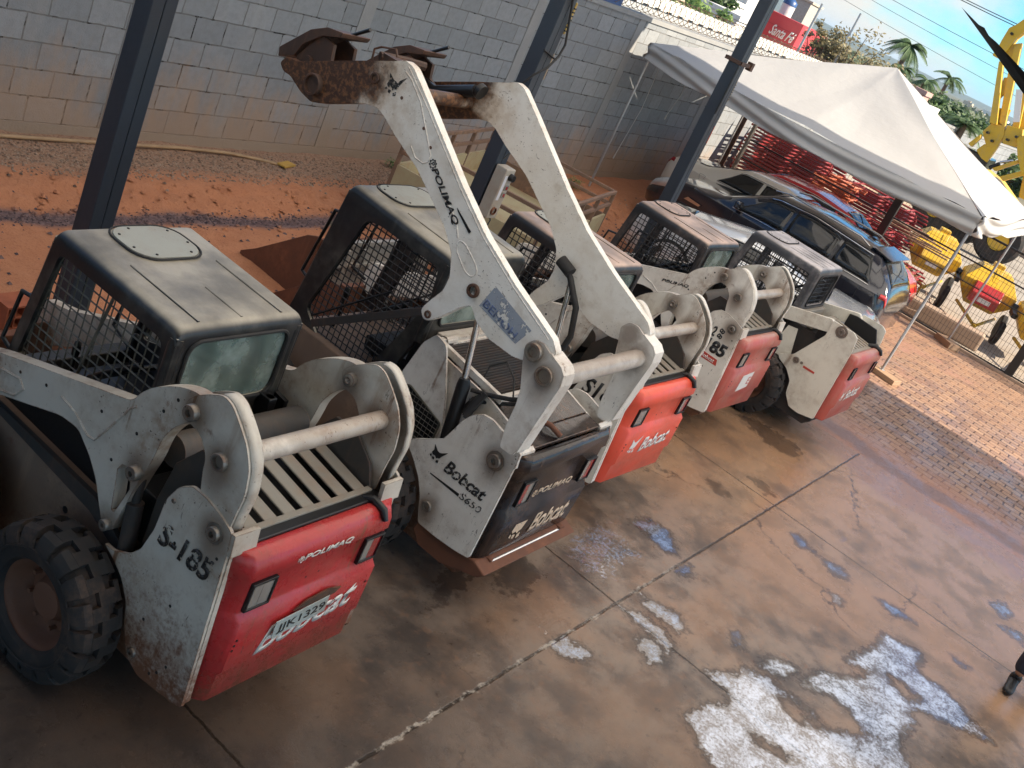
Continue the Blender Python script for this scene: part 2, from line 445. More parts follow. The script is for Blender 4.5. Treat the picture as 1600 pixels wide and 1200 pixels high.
# ------------------------------------------------------------------ the setting
PUD = [[(7.11,1.04),(7.33,0.88),(7.51,0.86),(7.59,0.71),(7.6,0.48),(7.61,0.32),(7.31,0.34),(7.57,0.14),(7.81,-0.08),(8.09,-0.24),(7.82,-0.4),(7.45,-0.5),(6.12,0.33),(6.26,0.54),(6.33,0.68),(6.51,0.89),(6.78,0.85),(6.96,0.74),(7.11,0.84)],[(7.88,0.49),(8.18,0.47),(8.35,0.32),(8.6,0.17),(8.84,0.18),(8.65,0.37),(9.02,0.3),(9.18,0.26),(9.55,0.27),(9.57,0.15),(9.65,-0.02),(9.48,-0.06),(9.35,-0.04),(9.29,-0.18),(9.32,-0.32),(9.25,-0.49),(9.15,-0.63),(9.07,-0.81),(8.94,-0.59),(8.83,-0.41),(8.76,-0.25),(8.62,-0.18),(8.51,-0.27),(8.06,-0.23),(7.89,-0.06),(8.02,0.15),(8.03,0.3)],[(7.7,0.81),(7.91,0.78),(8.0,0.62),(7.8,0.65),(7.69,0.75)],[(6.85,1.54),(7.0,1.51),(6.98,1.41),(6.84,1.28),(6.7,1.37)],[(7.04,1.87),(7.18,1.7),(7.19,1.52),(7.11,1.34),(6.99,1.33),(7.04,1.56)],[(7.41,1.83),(7.44,1.72),(7.53,1.52),(7.43,1.39),(7.3,1.4),(7.33,1.54),(7.3,1.71)],[(6.09,1.87),(6.28,1.86),(6.34,1.66),(6.21,1.64),(6.07,1.76)],[(8.12,1.86),(8.34,1.81),(8.2,1.74),(8.04,1.79)],[(8.31,2.44),(8.57,2.39),(8.6,2.19),(8.34,1.95),(8.23,2.06),(8.29,2.26)],[(10.19,1.54),(10.27,1.46),(10.15,1.25),(10.04,1.37)],[(10.11,1.16),(10.22,0.97),(10.11,0.84),(9.97,0.95)],[(10.1,0.54),(10.22,0.37),(10.17,0.16),(10.02,0.35)],[(9.57,0.86),(9.61,0.77),(9.5,0.75)],[(11.77,-0.29),(12.02,-0.41),(11.87,-0.52),(11.6,-0.45)],[(11.36,-0.46),(11.53,-0.67),(11.28,-0.75)],[(10.03,-0.26),(10.06,-0.43),(9.96,-0.35)],[(7.83,1.14),(7.89,1.11),(7.76,1.02),(7.71,1.06)]]
PUD_HOLE = [[(6.83,0.58),(6.93,0.46),(6.96,0.18),(6.83,0.23),(6.76,0.46)],[(7.44,0.59),(7.58,0.53),(7.63,0.27),(7.32,0.32),(7.34,0.46)],[(8.93,0.12),(9.0,0.02),(8.93,-0.27),(8.71,-0.18),(8.78,0.01)]]
SPLAT = [[(7.52,2.56),(8.0,2.52),(7.93,2.27),(7.89,2.11),(7.57,2.16),(7.28,2.08),(7.18,2.24),(7.22,2.43)]]
WETDARK = [[(10.78,2.3),(10.92,2.2),(10.78,1.95),(10.64,2.03)],[(10.04,2.52),(10.18,2.39),(10.05,2.18),(9.9,2.29)],[(12.26,3.14),(12.46,2.95),(12.5,2.32),(12.1,2.21),(11.96,2.55)],[(6.47,2.62),(6.74,2.63),(6.76,2.38),(6.36,2.29),(6.19,2.44)],[(6.11,2.85),(6.25,2.71),(5.91,2.56),(5.52,2.54)]]
import numpy as np
def sdist(px, py, polys):
    best = np.full(px.shape, 9.0)
    for P in polys:
        n = len(P); ins = np.zeros(px.shape, bool); d = np.full(px.shape, 1e9)
        for i in range(n):
            x1, y1 = P[i]; x2, y2 = P[i - 1]
            ex, ey = x2 - x1, y2 - y1; L = ex * ex + ey * ey + 1e-9
            t = np.clip(((px - x1) * ex + (py - y1) * ey) / L, 0, 1)
            d = np.minimum(d, np.hypot(px - x1 - t * ex, py - y1 - t * ey))
            c = ((y1 > py) != (y2 > py)) & (px < (x2 - x1) * (py - y1) / ((y2 - y1) if abs(y2 - y1) > 1e-9 else 1e-9) + x1)
            ins ^= c
        best = np.minimum(best, np.where(ins, -d, d))
    return best
def axis_vals(lo, hi, a, b, fine, coarse):
    v = [lo]
    while v[-1] < hi - 1e-6:
        st = fine if a - 1e-6 <= v[-1] < b else coarse
        nx = v[-1] + st
        if v[-1] < a < nx: nx = a
        v.append(min(nx, hi))
    return v
def sheet(name, xs, ys, zf, mat, smooth=True):
    mb = MB(); ny = len(ys)
    mb.v = [Vector((x, y, zf(x, y))) for x in xs for y in ys]
    mb.f = [(i * ny + j, (i + 1) * ny + j, (i + 1) * ny + j + 1, i * ny + j + 1) for i in range(len(xs) - 1) for j in range(ny - 1)]
    o = mb.build(name, mat, smooth=180 if smooth else None, fix=False); o['kind'] = 'structure'; return o

# concrete slab: wet, muddy, scored by joints
t = NT('wet_muddy_concrete')
def at_(nm):
    a = t.n('ShaderNodeAttribute'); a.attribute_name = nm; return a.outputs['Fac']
P3 = t.coord('Object'); X, Y, Z = t.xyz()
nA = t.noise(0.55, 6, 0.6); nB = t.noise(2.4, 7, 0.62); nC = t.noise(11, 6, 0.65); nD = t.noise(70, 4, 0.6)
c_ = t.mix(t.ramp(nB, 0.35, 0.65), (0.075, 0.062, 0.054), (0.24, 0.185, 0.145))
c_ = t.mix(t.math('MULTIPLY', t.ramp(nA, 0.44, 0.62), 0.6), c_, (0.29, 0.17, 0.10))
c_ = t.mix(t.math('MULTIPLY', t.ramp(nC, 0.52, 0.72), 0.5), c_, (0.27, 0.15, 0.09))
c_ = t.mix(t.math('MULTIPLY', t.ramp(nC, 0.42, 0.28), 0.6), c_, (0.05, 0.035, 0.03))
# orange mud film grows towards the yard
yard = t.ramp(t.math('ADD', X, t.math('MULTIPLY', nA, 3.0)), 8.5, 13.5)
c_ = t.mix(t.math('MULTIPLY', yard, t.ramp(nB, 0.25, 0.65, 0.25, 0.75)), c_, (0.37, 0.205, 0.105))
shade_dim = t.ramp(t.math('ADD', t.math('ADD', X, t.math('MULTIPLY', Y, 0.6)), t.math('MULTIPLY', nA, 3)), 10.5, 5.5)
c_ = t.mix(t.math('MULTIPLY', shade_dim, 0.82), c_, t.mix(nC, (0.020, 0.016, 0.015), (0.048, 0.037, 0.032)))  # slab darkens towards the near left: shed dimness painted into the colour
mudx = t.ramp(t.math('ADD', X, t.math('ADD', t.math('MULTIPLY', t.math('SUBTRACT', nA, 0.5), 2.6), t.math('MULTIPLY', t.math('SUBTRACT', nC, 0.5), 0.5))), 12.75, 13.15); c_ = t.mix(t.math('MULTIPLY', mudx, .85), c_, t.mix(nC, (0.15, 0.095, 0.09), (0.38, 0.20, 0.12)))
wob = t.math('MULTIPLY', t.math('SUBTRACT', nC, 0.5), 0.03)
line = None
for ax, v0, w in ((X, 3.56, 0.008), (X, 7.07, 0.008), (X, 10.54, 0.008), (X, 0.05, 0.008), (Y, 1.87, 0.010), (Y, -2.6, 0.01)):
    d = t.math('ABSOLUTE', t.math('SUBTRACT', t.math('ADD', ax, wob), v0)); k = t.ramp(d, w * 1.6, w * 0.6)
    line = k if line is None else t.math('MAXIMUM', line, k)
cd = t.math('ABSOLUTE', t.math('SUBTRACT', t.math('ADD', Y, t.math('MULTIPLY', t.math('SUBTRACT', nC, 0.5), 0.12)), 1.87))
res = t.math('MULTIPLY', t.ramp(cd, 0.022, 0.006), t.ramp(t.noise(6, 5, .7), 0.46, 0.60, 0, .75)); res = t.math('MULTIPLY', res, t.ramp(X, 9.2, 7.2))
# hairline cracks
vo = t.n('ShaderNodeTexVoronoi', feature='DISTANCE_TO_EDGE'); vo.inputs['Scale'].default_value = 0.42
dm = t.n('ShaderNodeVectorMath', operation='ADD'); cmb = t.n('ShaderNodeCombineXYZ'); t.l(t.math('MULTIPLY', nB, 0.8), cmb.inputs[0]); t.l(t.math('MULTIPLY', nC, 0.25), cmb.inputs[1]); t.l(P3, dm.inputs[0]); t.l(cmb.outputs[0], dm.inputs[1]); t.l(dm.outputs[0], vo.inputs['Vector'])
crack = t.math('MULTIPLY', t.ramp(vo.outputs['Distance'], 0.006, 0.001), t.ramp(nA, 0.5, 0.56))
c_ = t.mix(t.math('MULTIPLY', crack, 0.7), c_, (0.03, 0.02, 0.015))
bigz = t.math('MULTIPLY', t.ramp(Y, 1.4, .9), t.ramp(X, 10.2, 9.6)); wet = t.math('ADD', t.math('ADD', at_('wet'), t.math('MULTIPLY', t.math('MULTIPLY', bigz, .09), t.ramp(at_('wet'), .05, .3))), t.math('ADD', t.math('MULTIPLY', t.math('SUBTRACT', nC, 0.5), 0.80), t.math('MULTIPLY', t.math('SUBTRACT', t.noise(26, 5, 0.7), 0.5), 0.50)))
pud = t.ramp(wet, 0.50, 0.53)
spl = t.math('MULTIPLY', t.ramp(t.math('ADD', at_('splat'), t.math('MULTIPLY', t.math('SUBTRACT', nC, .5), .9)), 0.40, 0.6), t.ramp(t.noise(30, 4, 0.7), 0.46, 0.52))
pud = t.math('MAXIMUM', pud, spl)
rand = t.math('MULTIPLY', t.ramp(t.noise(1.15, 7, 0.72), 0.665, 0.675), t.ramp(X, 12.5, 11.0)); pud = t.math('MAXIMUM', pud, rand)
damp = t.math('MAXIMUM', t.ramp(t.math('ADD', at_('damp'), t.math('MULTIPLY', t.math('SUBTRACT', nC, 0.5), 0.9)), 0.42, 0.56), t.ramp(wet, 0.30, 0.5))
c_ = t.mix(t.math('MULTIPLY', damp, 0.62), c_, (0.030, 0.022, 0.020))
c_ = t.mix(t.math('MULTIPLY', line, 0.85), c_, (0.02, 0.014, 0.01)); c_ = t.mix(res, c_, (0.42, 0.37, 0.31))
# soap foam plus sky reflection, painted pale blue into the puddles
foam_sky = t.math('MULTIPLY', t.math('MULTIPLY', pud, t.math('MAXIMUM', t.ramp(wet, .51, .74), t.math('MULTIPLY', spl, .7))), t.ramp(t.math('ADD', t.math('MULTIPLY', t.noise(5, 7, 0.75, dist=.4), .6), t.math('MULTIPLY', t.noise(40, 4, 0.7), .4)), 0.41, 0.60, 0.10, 1.0)); big = t.ramp(Y, 1.05, 0.75); big = t.math('MULTIPLY', big, t.ramp(X, 10.2, 9.6))
c_ = t.mix(t.math('MULTIPLY', foam_sky, 0.9), c_, t.mix(big, (0.27, 0.35, 0.50), (0.60, 0.67, 0.80)))
ro = t.math('ADD', t.math('MULTIPLY', nC, 0.35), 0.16); ro = t.math('SUBTRACT', ro, t.math('MULTIPLY', t.ramp(nB, 0.42, 0.6), 0.14))
ro = t.math('MULTIPLY', ro, t.math('SUBTRACT', 1.0, t.math('MULTIPLY', damp, 0.45))); ro = t.math('MULTIPLY', ro, t.math('SUBTRACT', 1.0, t.math('MULTIPLY', pud, 0.88)))
hb = t.math('ADD', t.math('MULTIPLY', nD, 0.5), nC); hb = t.math('MULTIPLY', hb, t.math('SUBTRACT', 1.0, t.math('MULTIPLY', pud, 0.93))); hb = t.math('SUBTRACT', hb, t.math('MULTIPLY', line, 1.5))
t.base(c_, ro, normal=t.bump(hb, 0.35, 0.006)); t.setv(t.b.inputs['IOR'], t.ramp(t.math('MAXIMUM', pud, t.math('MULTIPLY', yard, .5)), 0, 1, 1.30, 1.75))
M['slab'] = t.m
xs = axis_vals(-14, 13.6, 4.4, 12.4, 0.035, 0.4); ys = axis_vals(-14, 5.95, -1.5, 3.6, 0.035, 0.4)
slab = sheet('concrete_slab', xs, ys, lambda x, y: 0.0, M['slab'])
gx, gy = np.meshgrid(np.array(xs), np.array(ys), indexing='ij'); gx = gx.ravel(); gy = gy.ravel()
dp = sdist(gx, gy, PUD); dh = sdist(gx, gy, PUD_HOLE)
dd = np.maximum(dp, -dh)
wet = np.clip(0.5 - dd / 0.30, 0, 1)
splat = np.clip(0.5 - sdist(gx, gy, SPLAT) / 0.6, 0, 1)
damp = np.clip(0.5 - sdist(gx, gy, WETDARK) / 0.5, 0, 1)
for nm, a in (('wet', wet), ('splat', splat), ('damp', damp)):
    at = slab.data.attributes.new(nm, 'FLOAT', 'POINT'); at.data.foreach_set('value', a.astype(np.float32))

# block paving beyond the slab, under a skin of washed-out mud
t = NT('paving_blocks'); X, Y, Z = t.xyz()
cb = t.n('ShaderNodeCombineXYZ'); t.l(Y, cb.inputs[0]); t.l(X, cb.inputs[1])
wv = t.n('ShaderNodeVectorMath', operation='ADD'); nn = t.n('ShaderNodeTexNoise'); nn.inputs['Scale'].default_value = 3; t.l(t.coord(), nn.inputs['Vector'])
sc_ = t.n('ShaderNodeVectorMath', operation='SCALE'); sc_.inputs['Scale'].default_value = 0.05; t.l(nn.outputs['Color'], sc_.inputs[0]); t.l(cb.outputs[0], wv.inputs[0]); t.l(sc_.outputs[0], wv.inputs[1])
br = t.n('ShaderNodeTexBrick'); br.inputs['Scale'].default_value = 1.0; br.inputs['Brick Width'].default_value = 0.24; br.inputs['Row Height'].default_value = 0.16
br.inputs['Mortar Size'].default_value = 0.013; br.inputs['Mortar Smooth'].default_value = 0.3
br.inputs['Color1'].default_value = (0.17, 0.10, 0.07, 1); br.inputs['Color2'].default_value = (0.28, 0.18, 0.12, 1); br.inputs['Mortar'].default_value = (0.035, 0.016, 0.010, 1)
t.l(wv.outputs[0], br.inputs['Vector'])
nA = t.noise(0.5, 6, 0.6); nB = t.noise(3, 6, 0.65); nC = t.noise(25, 5, 0.6)
edge = t.ramp(t.math('ADD', X, t.math('ADD', t.math('MULTIPLY', t.math('SUBTRACT', nA, 0.5), 2.0), t.math('MULTIPLY', t.math('SUBTRACT', nB, 0.5), 0.5))), 15.2, 13.9)
mudm = t.math('MAXIMUM', edge, t.math('MULTIPLY', t.ramp(nA, 0.56, 0.68), t.ramp(nB, 0.35, 0.6)))
c_ = t.mix(t.math('MULTIPLY', t.ramp(nB, 0.35, 0.75), 0.40), br.outputs['Color'], (0.36, 0.20, 0.12))
far = t.ramp(X, 17.5, 20.5); c_ = t.mix(t.math('MULTIPLY', far, t.ramp(nB, .35, .65, .1, .5)), c_, (0.34, 0.19, 0.10))
c_ = t.mix(mudm, c_, t.mix(nC, (0.17, 0.10, 0.095), (0.40, 0.20, 0.12)))
band = t.math('MULTIPLY', t.ramp(t.math('ABSOLUTE', t.math('SUBTRACT', t.math('ADD', X, t.math('MULTIPLY', t.math('SUBTRACT', nA, 0.5), 1.6)), 13.95)), 0.30, 0.1), 0.8)
c_ = t.mix(band, c_, t.mix(nC, (0.09, 0.065, 0.075), (0.21, 0.15, 0.15)))
ro = t.ramp(t.noise(1.7, 6, 0.65), 0.42, 0.6, 0.30, 0.7); ro = t.math('MAXIMUM', ro, t.math('MULTIPLY', far, 0.6))
hb = t.math('ADD', t.math('MULTIPLY', t.math('SUBTRACT', 1.0, br.outputs['Fac']), t.math('SUBTRACT', 1.0, t.math('MULTIPLY', mudm, .8))), t.math('MULTIPLY', nC, 0.35))
t.base(c_, ro, normal=t.bump(hb, 0.5, 0.012)); M['paving'] = t.m
sheet('paving', axis_vals(13.6, 23.15, 0, 0, 1, 1.0), axis_vals(-14, 6.4, 0, 0, 1, 1.0), lambda x, y: -0.004, M['paving'])

# red earth verge along the wall
t = NT('red_earth'); X, Y, Z = t.xyz(); nA = t.noise(0.8, 5); nB = t.noise(5, 6, 0.65); nC = t.noise(32, 5, 0.7)
c_ = t.mix(nB, (0.40, 0.150, 0.068), (0.55, 0.25, 0.125)); c_ = t.mix(t.math('MULTIPLY', t.ramp(nC, 0.5, 0.7), 0.4), c_, (0.25, 0.08, 0.035))
yy = t.math('ADD', Y, t.math('MULTIPLY', t.math('SUBTRACT', nA, 0.5), 0.5))
grav = t.math('MULTIPLY', t.ramp(yy, 8.55, 8.9), t.ramp(X, 14.5, 12.0)); c_ = t.mix(t.math('MULTIPLY', grav, 0.85), c_, t.mix(t.ramp(nC, 0.35, 0.65), (0.20, 0.12, 0.075), (0.40, 0.27, 0.18)))
gut = t.math('MULTIPLY', t.ramp(t.math('ABSOLUTE', t.math('SUBTRACT', yy, 7.93)), 0.20, 0.06), t.ramp(X, 12.5, 11)); c_ = t.mix(t.math('MULTIPLY', gut, 0.9), c_, t.mix(t.ramp(nC, 0.4, 0.6), (0.055, 0.04, 0.05), (0.17, 0.12, 0.12)))
t.base(c_, t.math('SUBTRACT', 0.92, t.math('MULTIPLY', gut, 0.35)), normal=t.bump(t.math('ADD', nC, nB), 0.8, 0.02)); M['earth'] = t.m
def earth_z(x, y):
    k = min(1, max(0, (y - 7.95) / 0.65)); k = k * k * (3 - 2 * k)
    f = min(1, max(0, (y - 6.3) / 0.5)); fx = min(1, max(0, (x - 14.6) / 1.0)) if x > 14 else 0
    b = 0.14 * k
    rough = 0.012 + 0.05 * max(0, 1 - abs(y - 8.3) / 0.35)
    b += rough * noise.fractal(Vector((x * 7, y * 7, 0)), 0.9, 2.1, 4) + 0.03 * f * noise.noise(Vector((x * 1.3, y * 1.3, 3)))
    if x > 14.0: b += 0.22 * math.exp(-((x - 14.9) / 1.6) ** 2 - ((y - 8.3) / 0.7) ** 2) + 0.03 * noise.fractal(Vector((x * 5, y * 5, 1)), 1, 2, 3)
    return b - 0.012 - 0.02 * (1 - f)
sheet('red_earth_verge', axis_vals(-2, 24, 5, 18, 0.045, 0.2), axis_vals(5.4, 9.6, 5.9, 9.6, 0.045, 0.2), earth_z, M['earth'])

t = NT('far_ground'); nA = t.noise(0.15, 6); nB = t.noise(2.5, 6, 0.7); nC = t.noise(30, 4, 0.7); X, Y, Z = t.xyz()
c_ = t.mix(nB, (0.26, 0.205, 0.16), (0.40, 0.345, 0.28)); c_ = t.mix(t.math('MULTIPLY', t.ramp(nC, 0.5, 0.7), 0.5), c_, (0.15, 0.12, 0.10))
green = t.ramp(X, 60, 90); c_ = t.mix(green, c_, t.mix(nA, (0.05, 0.075, 0.03), (0.16, 0.13, 0.08)))
t.base(c_, 0.95, normal=t.bump(nC, 0.5, 0.02)); M['far_ground'] = t.m
MB().add([(-900, -3000, -0.06), (6000, -3000, -0.06), (6000, 3000, -0.06), (-900, 3000, -0.06)], [(0, 1, 2, 3)]).build('ground', M['far_ground'], fix=False)['kind'] = 'structure'

# gravel scattered by the wall and in the gutter: nobody could count it
mb = MB(); rnd = random.Random(3)
for i in range(7500):
    if i < 5600: x = rnd.uniform(4.5, 14.5); y = 8.55 + abs(rnd.gauss(0.45, 0.35)); s = rnd.uniform(0.007, 0.020)
    elif i < 6900: x = rnd.uniform(4.5, 12.5); y = rnd.gauss(7.93, 0.09); s = rnd.uniform(0.008, 0.018)
    else: x = rnd.uniform(4.5, 20); y = rnd.uniform(6.4, 8.6); s = rnd.uniform(0.008, 0.03)
    if y > 9.42: continue
    z = earth_z(x, y); o = len(mb.v); a = rnd.random() * 6.28
    for k in range(4): mb.v.append(Vector((x + s * math.cos(a + k * 1.57) * rnd.uniform(.7, 1.3), y + s * math.sin(a + k * 1.57) * rnd.uniform(.7, 1.3), z + s * rnd.uniform(0, .3))))
    mb.v.append(Vector((x, y, z + s * rnd.uniform(.7, 1.1)))); mb.f += [(o, o + 1, o + 4), (o + 1, o + 2, o + 4), (o + 2, o + 3, o + 4), (o + 3, o, o + 4)]
t = NT('gravel'); g_ = t.n('ShaderNodeNewGeometry'); Y_ = t.xyz()['Y']
cr_ = t.mix(g_.outputs['Random Per Island'], (0.13, 0.08, 0.055), (0.38, 0.27, 0.19)); cr_ = t.mix(t.ramp(Y_, 8.45, 8.25), cr_, t.mix(g_.outputs['Random Per Island'], (0.05, 0.04, 0.05), (0.18, 0.12, 0.11)))
t.base(cr_, 0.9); tag(mb.build('gravel', t.m, fix=False), 'loose brown gravel strewn on the red earth below the block wall', 'gravel', kind='stuff')

# ---- concrete block wall
t = NT('block_wall'); X, Y, Z = t.xyz()
cb = t.n('ShaderNodeCombineXYZ'); t.l(t.math('ADD', X, t.math('MULTIPLY', t.math('SUBTRACT', t.noise(9, 4), 0.5), 0.02)), cb.inputs[0]); t.l(t.math('ADD', t.math('SUBTRACT', Z, 0.235), t.math('MULTIPLY', t.math('SUBTRACT', t.noise(7, 4), 0.5), 0.02)), cb.inputs[1])
br = t.n('ShaderNodeTexBrick'); br.inputs['Scale'].default_value = 1; br.inputs['Brick Width'].default_value = 0.435; br.inputs['Row Height'].default_value = 0.277
br.inputs['Mortar Size'].default_value = 0.009; br.inputs['Mortar Smooth'].default_value = 0.3; br.inputs['Bias'].default_value = -0.2
br.inputs['Color1'].default_value = (0.215, 0.23, 0.24, 1); br.inputs['Color2'].default_value = (0.285, 0.30, 0.31, 1); br.inputs['Mortar'].default_value = (0.155, 0.155, 0.15, 1)
t.l(cb.outputs[0], br.inputs['Vector'])
n1 = t.noise(1.1, 6, 0.6); n2 = t.noise(12, 6, 0.65); n3 = t.noise(60, 3, 0.6)
c_ = t.mix(t.math('MULTIPLY', t.ramp(n2, 0.35, 0.7), 0.35), br.outputs['Color'], (0.15, 0.155, 0.155))
hole = t.math('MULTIPLY', br.outputs['Fac'], t.ramp(t.noise(4.5, 5, 0.7), 0.53, 0.60)); c_ = t.mix(hole, c_, (0.03, 0.028, 0.026))
st = t.ramp(t.math('ADD', Z, t.math('ADD', t.math('MULTIPLY', t.math('SUBTRACT', n1, 0.5), 1.6), t.math('MULTIPLY', t.math('SUBTRACT', t.noise(6, 5, .7, stretch=(1, 1, .25)), 0.5), 1.6))), 1.25, 0.2); c_ = t.mix(t.math('MULTIPLY', st, 0.6), c_, (0.40, 0.255, 0.15))
c_ = t.mix(t.math('MULTIPLY', t.ramp(t.noise(2, 5, 0.6, stretch=(1, 1, 0.2)), 0.55, 0.7), 0.3), c_, (0.31, 0.30, 0.28))
hb = t.math('SUBTRACT', t.math('MULTIPLY', n3, 0.5), t.math('ADD', t.math('MULTIPLY', br.outputs['Fac'], 0.6), t.math('MULTIPLY', hole, 2.2)))
t.base(c_, 0.9, normal=t.bump(hb, 0.8, 0.012)); M['blockwall'] = t.m
t = NT('cast_concrete'); n1 = t.noise(3, 6, 0.65); n2 = t.noise(30, 5, 0.7); Z = t.xyz()['Z']
c_ = t.mix(n1, (0.20, 0.205, 0.205), (0.31, 0.31, 0.30)); st = t.ramp(t.math('ADD', Z, t.math('MULTIPLY', t.math('SUBTRACT', n1, 0.5), .8)), 1.25, 0.2); c_ = t.mix(t.math('MULTIPLY', st, 0.6), c_, (0.36, 0.24, 0.14))
t.base(c_, 0.9, normal=t.bump(t.math('ADD', n2, n1), 0.6, 0.01)); M['cast'] = t.m
wall = empty('block_wall', (0, 9.53, 0), 0, 'long grey concrete block wall with razor wire, stained orange along its foot', 'wall')
MB().box(-14, 60, 0, 0.2, -0.3, 3.12).build('blockwork', M['blockwall'], wall)
mb = MB(); mb.box(-14, 60, -0.012, 0.0, -0.3, 0.235); mb.build('ground_beam', M['cast'], wall)
for x in (-3, 0.5, 4.1, 7.75, 11.07, 14.7, 17.9, 21.9, 25.5, 29.1):
    MB().box(x - 0.11, x + 0.11, -0.010, 0.0, 0.237, 3.12).build('pilaster', M['cast'], wall)
MB().box(-14, 60, -0.03, 0.22, 3.122, 3.20).build('coping', M['cast'], wall)
# razor wire coil on the coping
mb = MB(); pts = []
for i in range(1500):
    a = i * 0.42; pts.append((16.6 + i * 0.0105 * 1.4, 0.1 + 0.21 * math.cos(a), 3.43 + 0.21 * math.sin(a)))
mb.tube(pts, 0.006, 4)
for i in range(0, 1500, 2):
    p = Vector(pts[i]); mb.obox(p, 0.045, 0.018, 0.003, Matrix.Rotation(i * 1.3, 3, 'X') @ Matrix.Rotation(i * .7, 3, 'Z'))
M['razor'] = plain('razor_wire', (0.30, 0.20, 0.13), 0.5, 0.5, var=0.6)
mb.build('razor_wire', M['razor'], wall)
M['bluepanel'] = plain('blue_panel', (0.03, 0.08, 0.22), 0.5)
MB().box(14.2, 17.0, 0.02, 0.06, 3.20, 3.62).build('sheet_panel', M['bluepanel'], wall)

# neighbour's white wall behind
M['limewash'] = worn('limewash', (0.66, 0.66, 0.60), 0.8, dust=0.3, rust=0.12, edges=False)
w2 = empty('boundary_wall', (0, 13, 0), 0, 'white rendered boundary wall running behind the grey block wall', 'wall')
MB().box(16, 55, 0, 0.15, -0.2, 3.05).build('render_face', plain('grey_render', (0.42, 0.43, 0.42), 0.8), w2)
MB().box(16, 55, -0.04, 0.19, 3.052, 3.33).build('coping', M['limewash'], w2)
mb = MB()
for i in range(60): mb.box(16.3 + i * 0.64, 16.6 + i * 0.64, -0.05, -0.041, 3.055, 3.085)
mb.build('drip_slot', M['black'], w2)

# ---- shed: columns, roof
t = NT('column_paint'); n1 = t.noise(1.8, 5); n2 = t.noise(25, 4)
t.base(t.mix(n1, (0.020, 0.026, 0.036), (0.032, 0.040, 0.055)), t.math('ADD', t.math('MULTIPLY', n2, 0.2), 0.38), normal=t.bump(n2, 0.1, 0.003)); M['column'] = t.m
M['column_web'] = worn('galvanised_channel', (0.25, 0.26, 0.28), 0.45, dust=0.25, rust=0.1, edges=False)
CX = (4.79, 9.31, 13.82)
CLAB = ('dark blue grey steel column nearest the camera, rising behind the first loader', 'dark steel column carrying the socket box, beside the raised lift arms', 'dark steel column in front of the white canopy, with a red tape mark')
for i, x in enumerate(CX):
    c = empty('steel_column', (x, 5.8, 0), 0, CLAB[i], 'column', 'columns of the open shed')
    mb = MB(); mb.box(0, 0.095, 0, 0.17, 0.012, 6.2); mb.box(0.099, 0.195, 0, 0.17, 0.012, 6.2); mb.build('shaft', M['column'], c, bevel=0.008)
    MB().box(0.195, 0.205, 0.02, 0.15, 0.012, 6.2).build('side_strip', M['column_web'], c)
    MB().box(-0.08, 0.28, -0.08, 0.28, 0.0, 0.012).build('base_plate', M['column'], c)
for x in (0.25, -4.3):
    c = empty('steel_column', (x, 5.8, 0), 0, 'dark steel column of the shed out to the left', 'column', 'columns of the open shed')
    mb = MB(); mb.box(0, 0.195, 0, 0.20, 0.0, 6.2); mb.build('shaft', M['column'], c, bevel=0.008)
t = NT('translucent_fill_sheet'); n1 = t.noise(1.5, 5); tr_ = t.n('ShaderNodeBsdfTranslucent'); t.l(t.mix(n1, (.99, .96, .92), (.90, .86, .80)), tr_.inputs[0]); t.base((.6, .6, .58), .5); ms = t.n('ShaderNodeMixShader'); ms.inputs[0].default_value = .86
t.l(t.b.outputs[0], ms.inputs[1]); t.l(tr_.outputs[0], ms.inputs[2]); t.l(ms.outputs[0], t.out.inputs[0]); M['fill_sheet'] = t.m
M['roofsheet'] = plain('roof_sheet', (0.30, 0.31, 0.32), 0.5)
roof = empty('shed_roof', (0, 0, 6.2), 0, 'corrugated roof with translucent white sheets on steel beams over the wash bay', 'roof')  # unseen roof; its translucent white sheets are added for fill light
MB().grid(lambda u, v: (-14 + 16.0 * u, -10.6 + 17.6 * v, 0.32 + 0.02 * (1 if int(u * 170) % 2 else -1)), 170, 2).build('roof_sheeting', M['roofsheet'], roof, fix=False)
MB().grid(lambda u, v: (2.0 + 17.15 * u, -10.6 + 17.6 * v, 0.325 + 0.02 * (1 if int(u * 150) % 2 else -1)), 150, 2).build('fill_sheeting', M['fill_sheet'], roof, fix=False)  # unseen sheets made translucent to send fill light onto the loaders
mb = MB()
for x in (-8.7, -4.2, 0.35, 4.89, 9.41, 13.92, 19.0): mb.box(x - .08, x + .08, -10.6, 6.9, 0.0, 0.28)
mb.box(-14, 19.05, 5.8, 6.0, -0.3, -0.002)
mb.build('beam', M['column'], roof)
M['plaster'] = plain('pale_plaster', (0.42, 0.40, 0.37), 0.8)
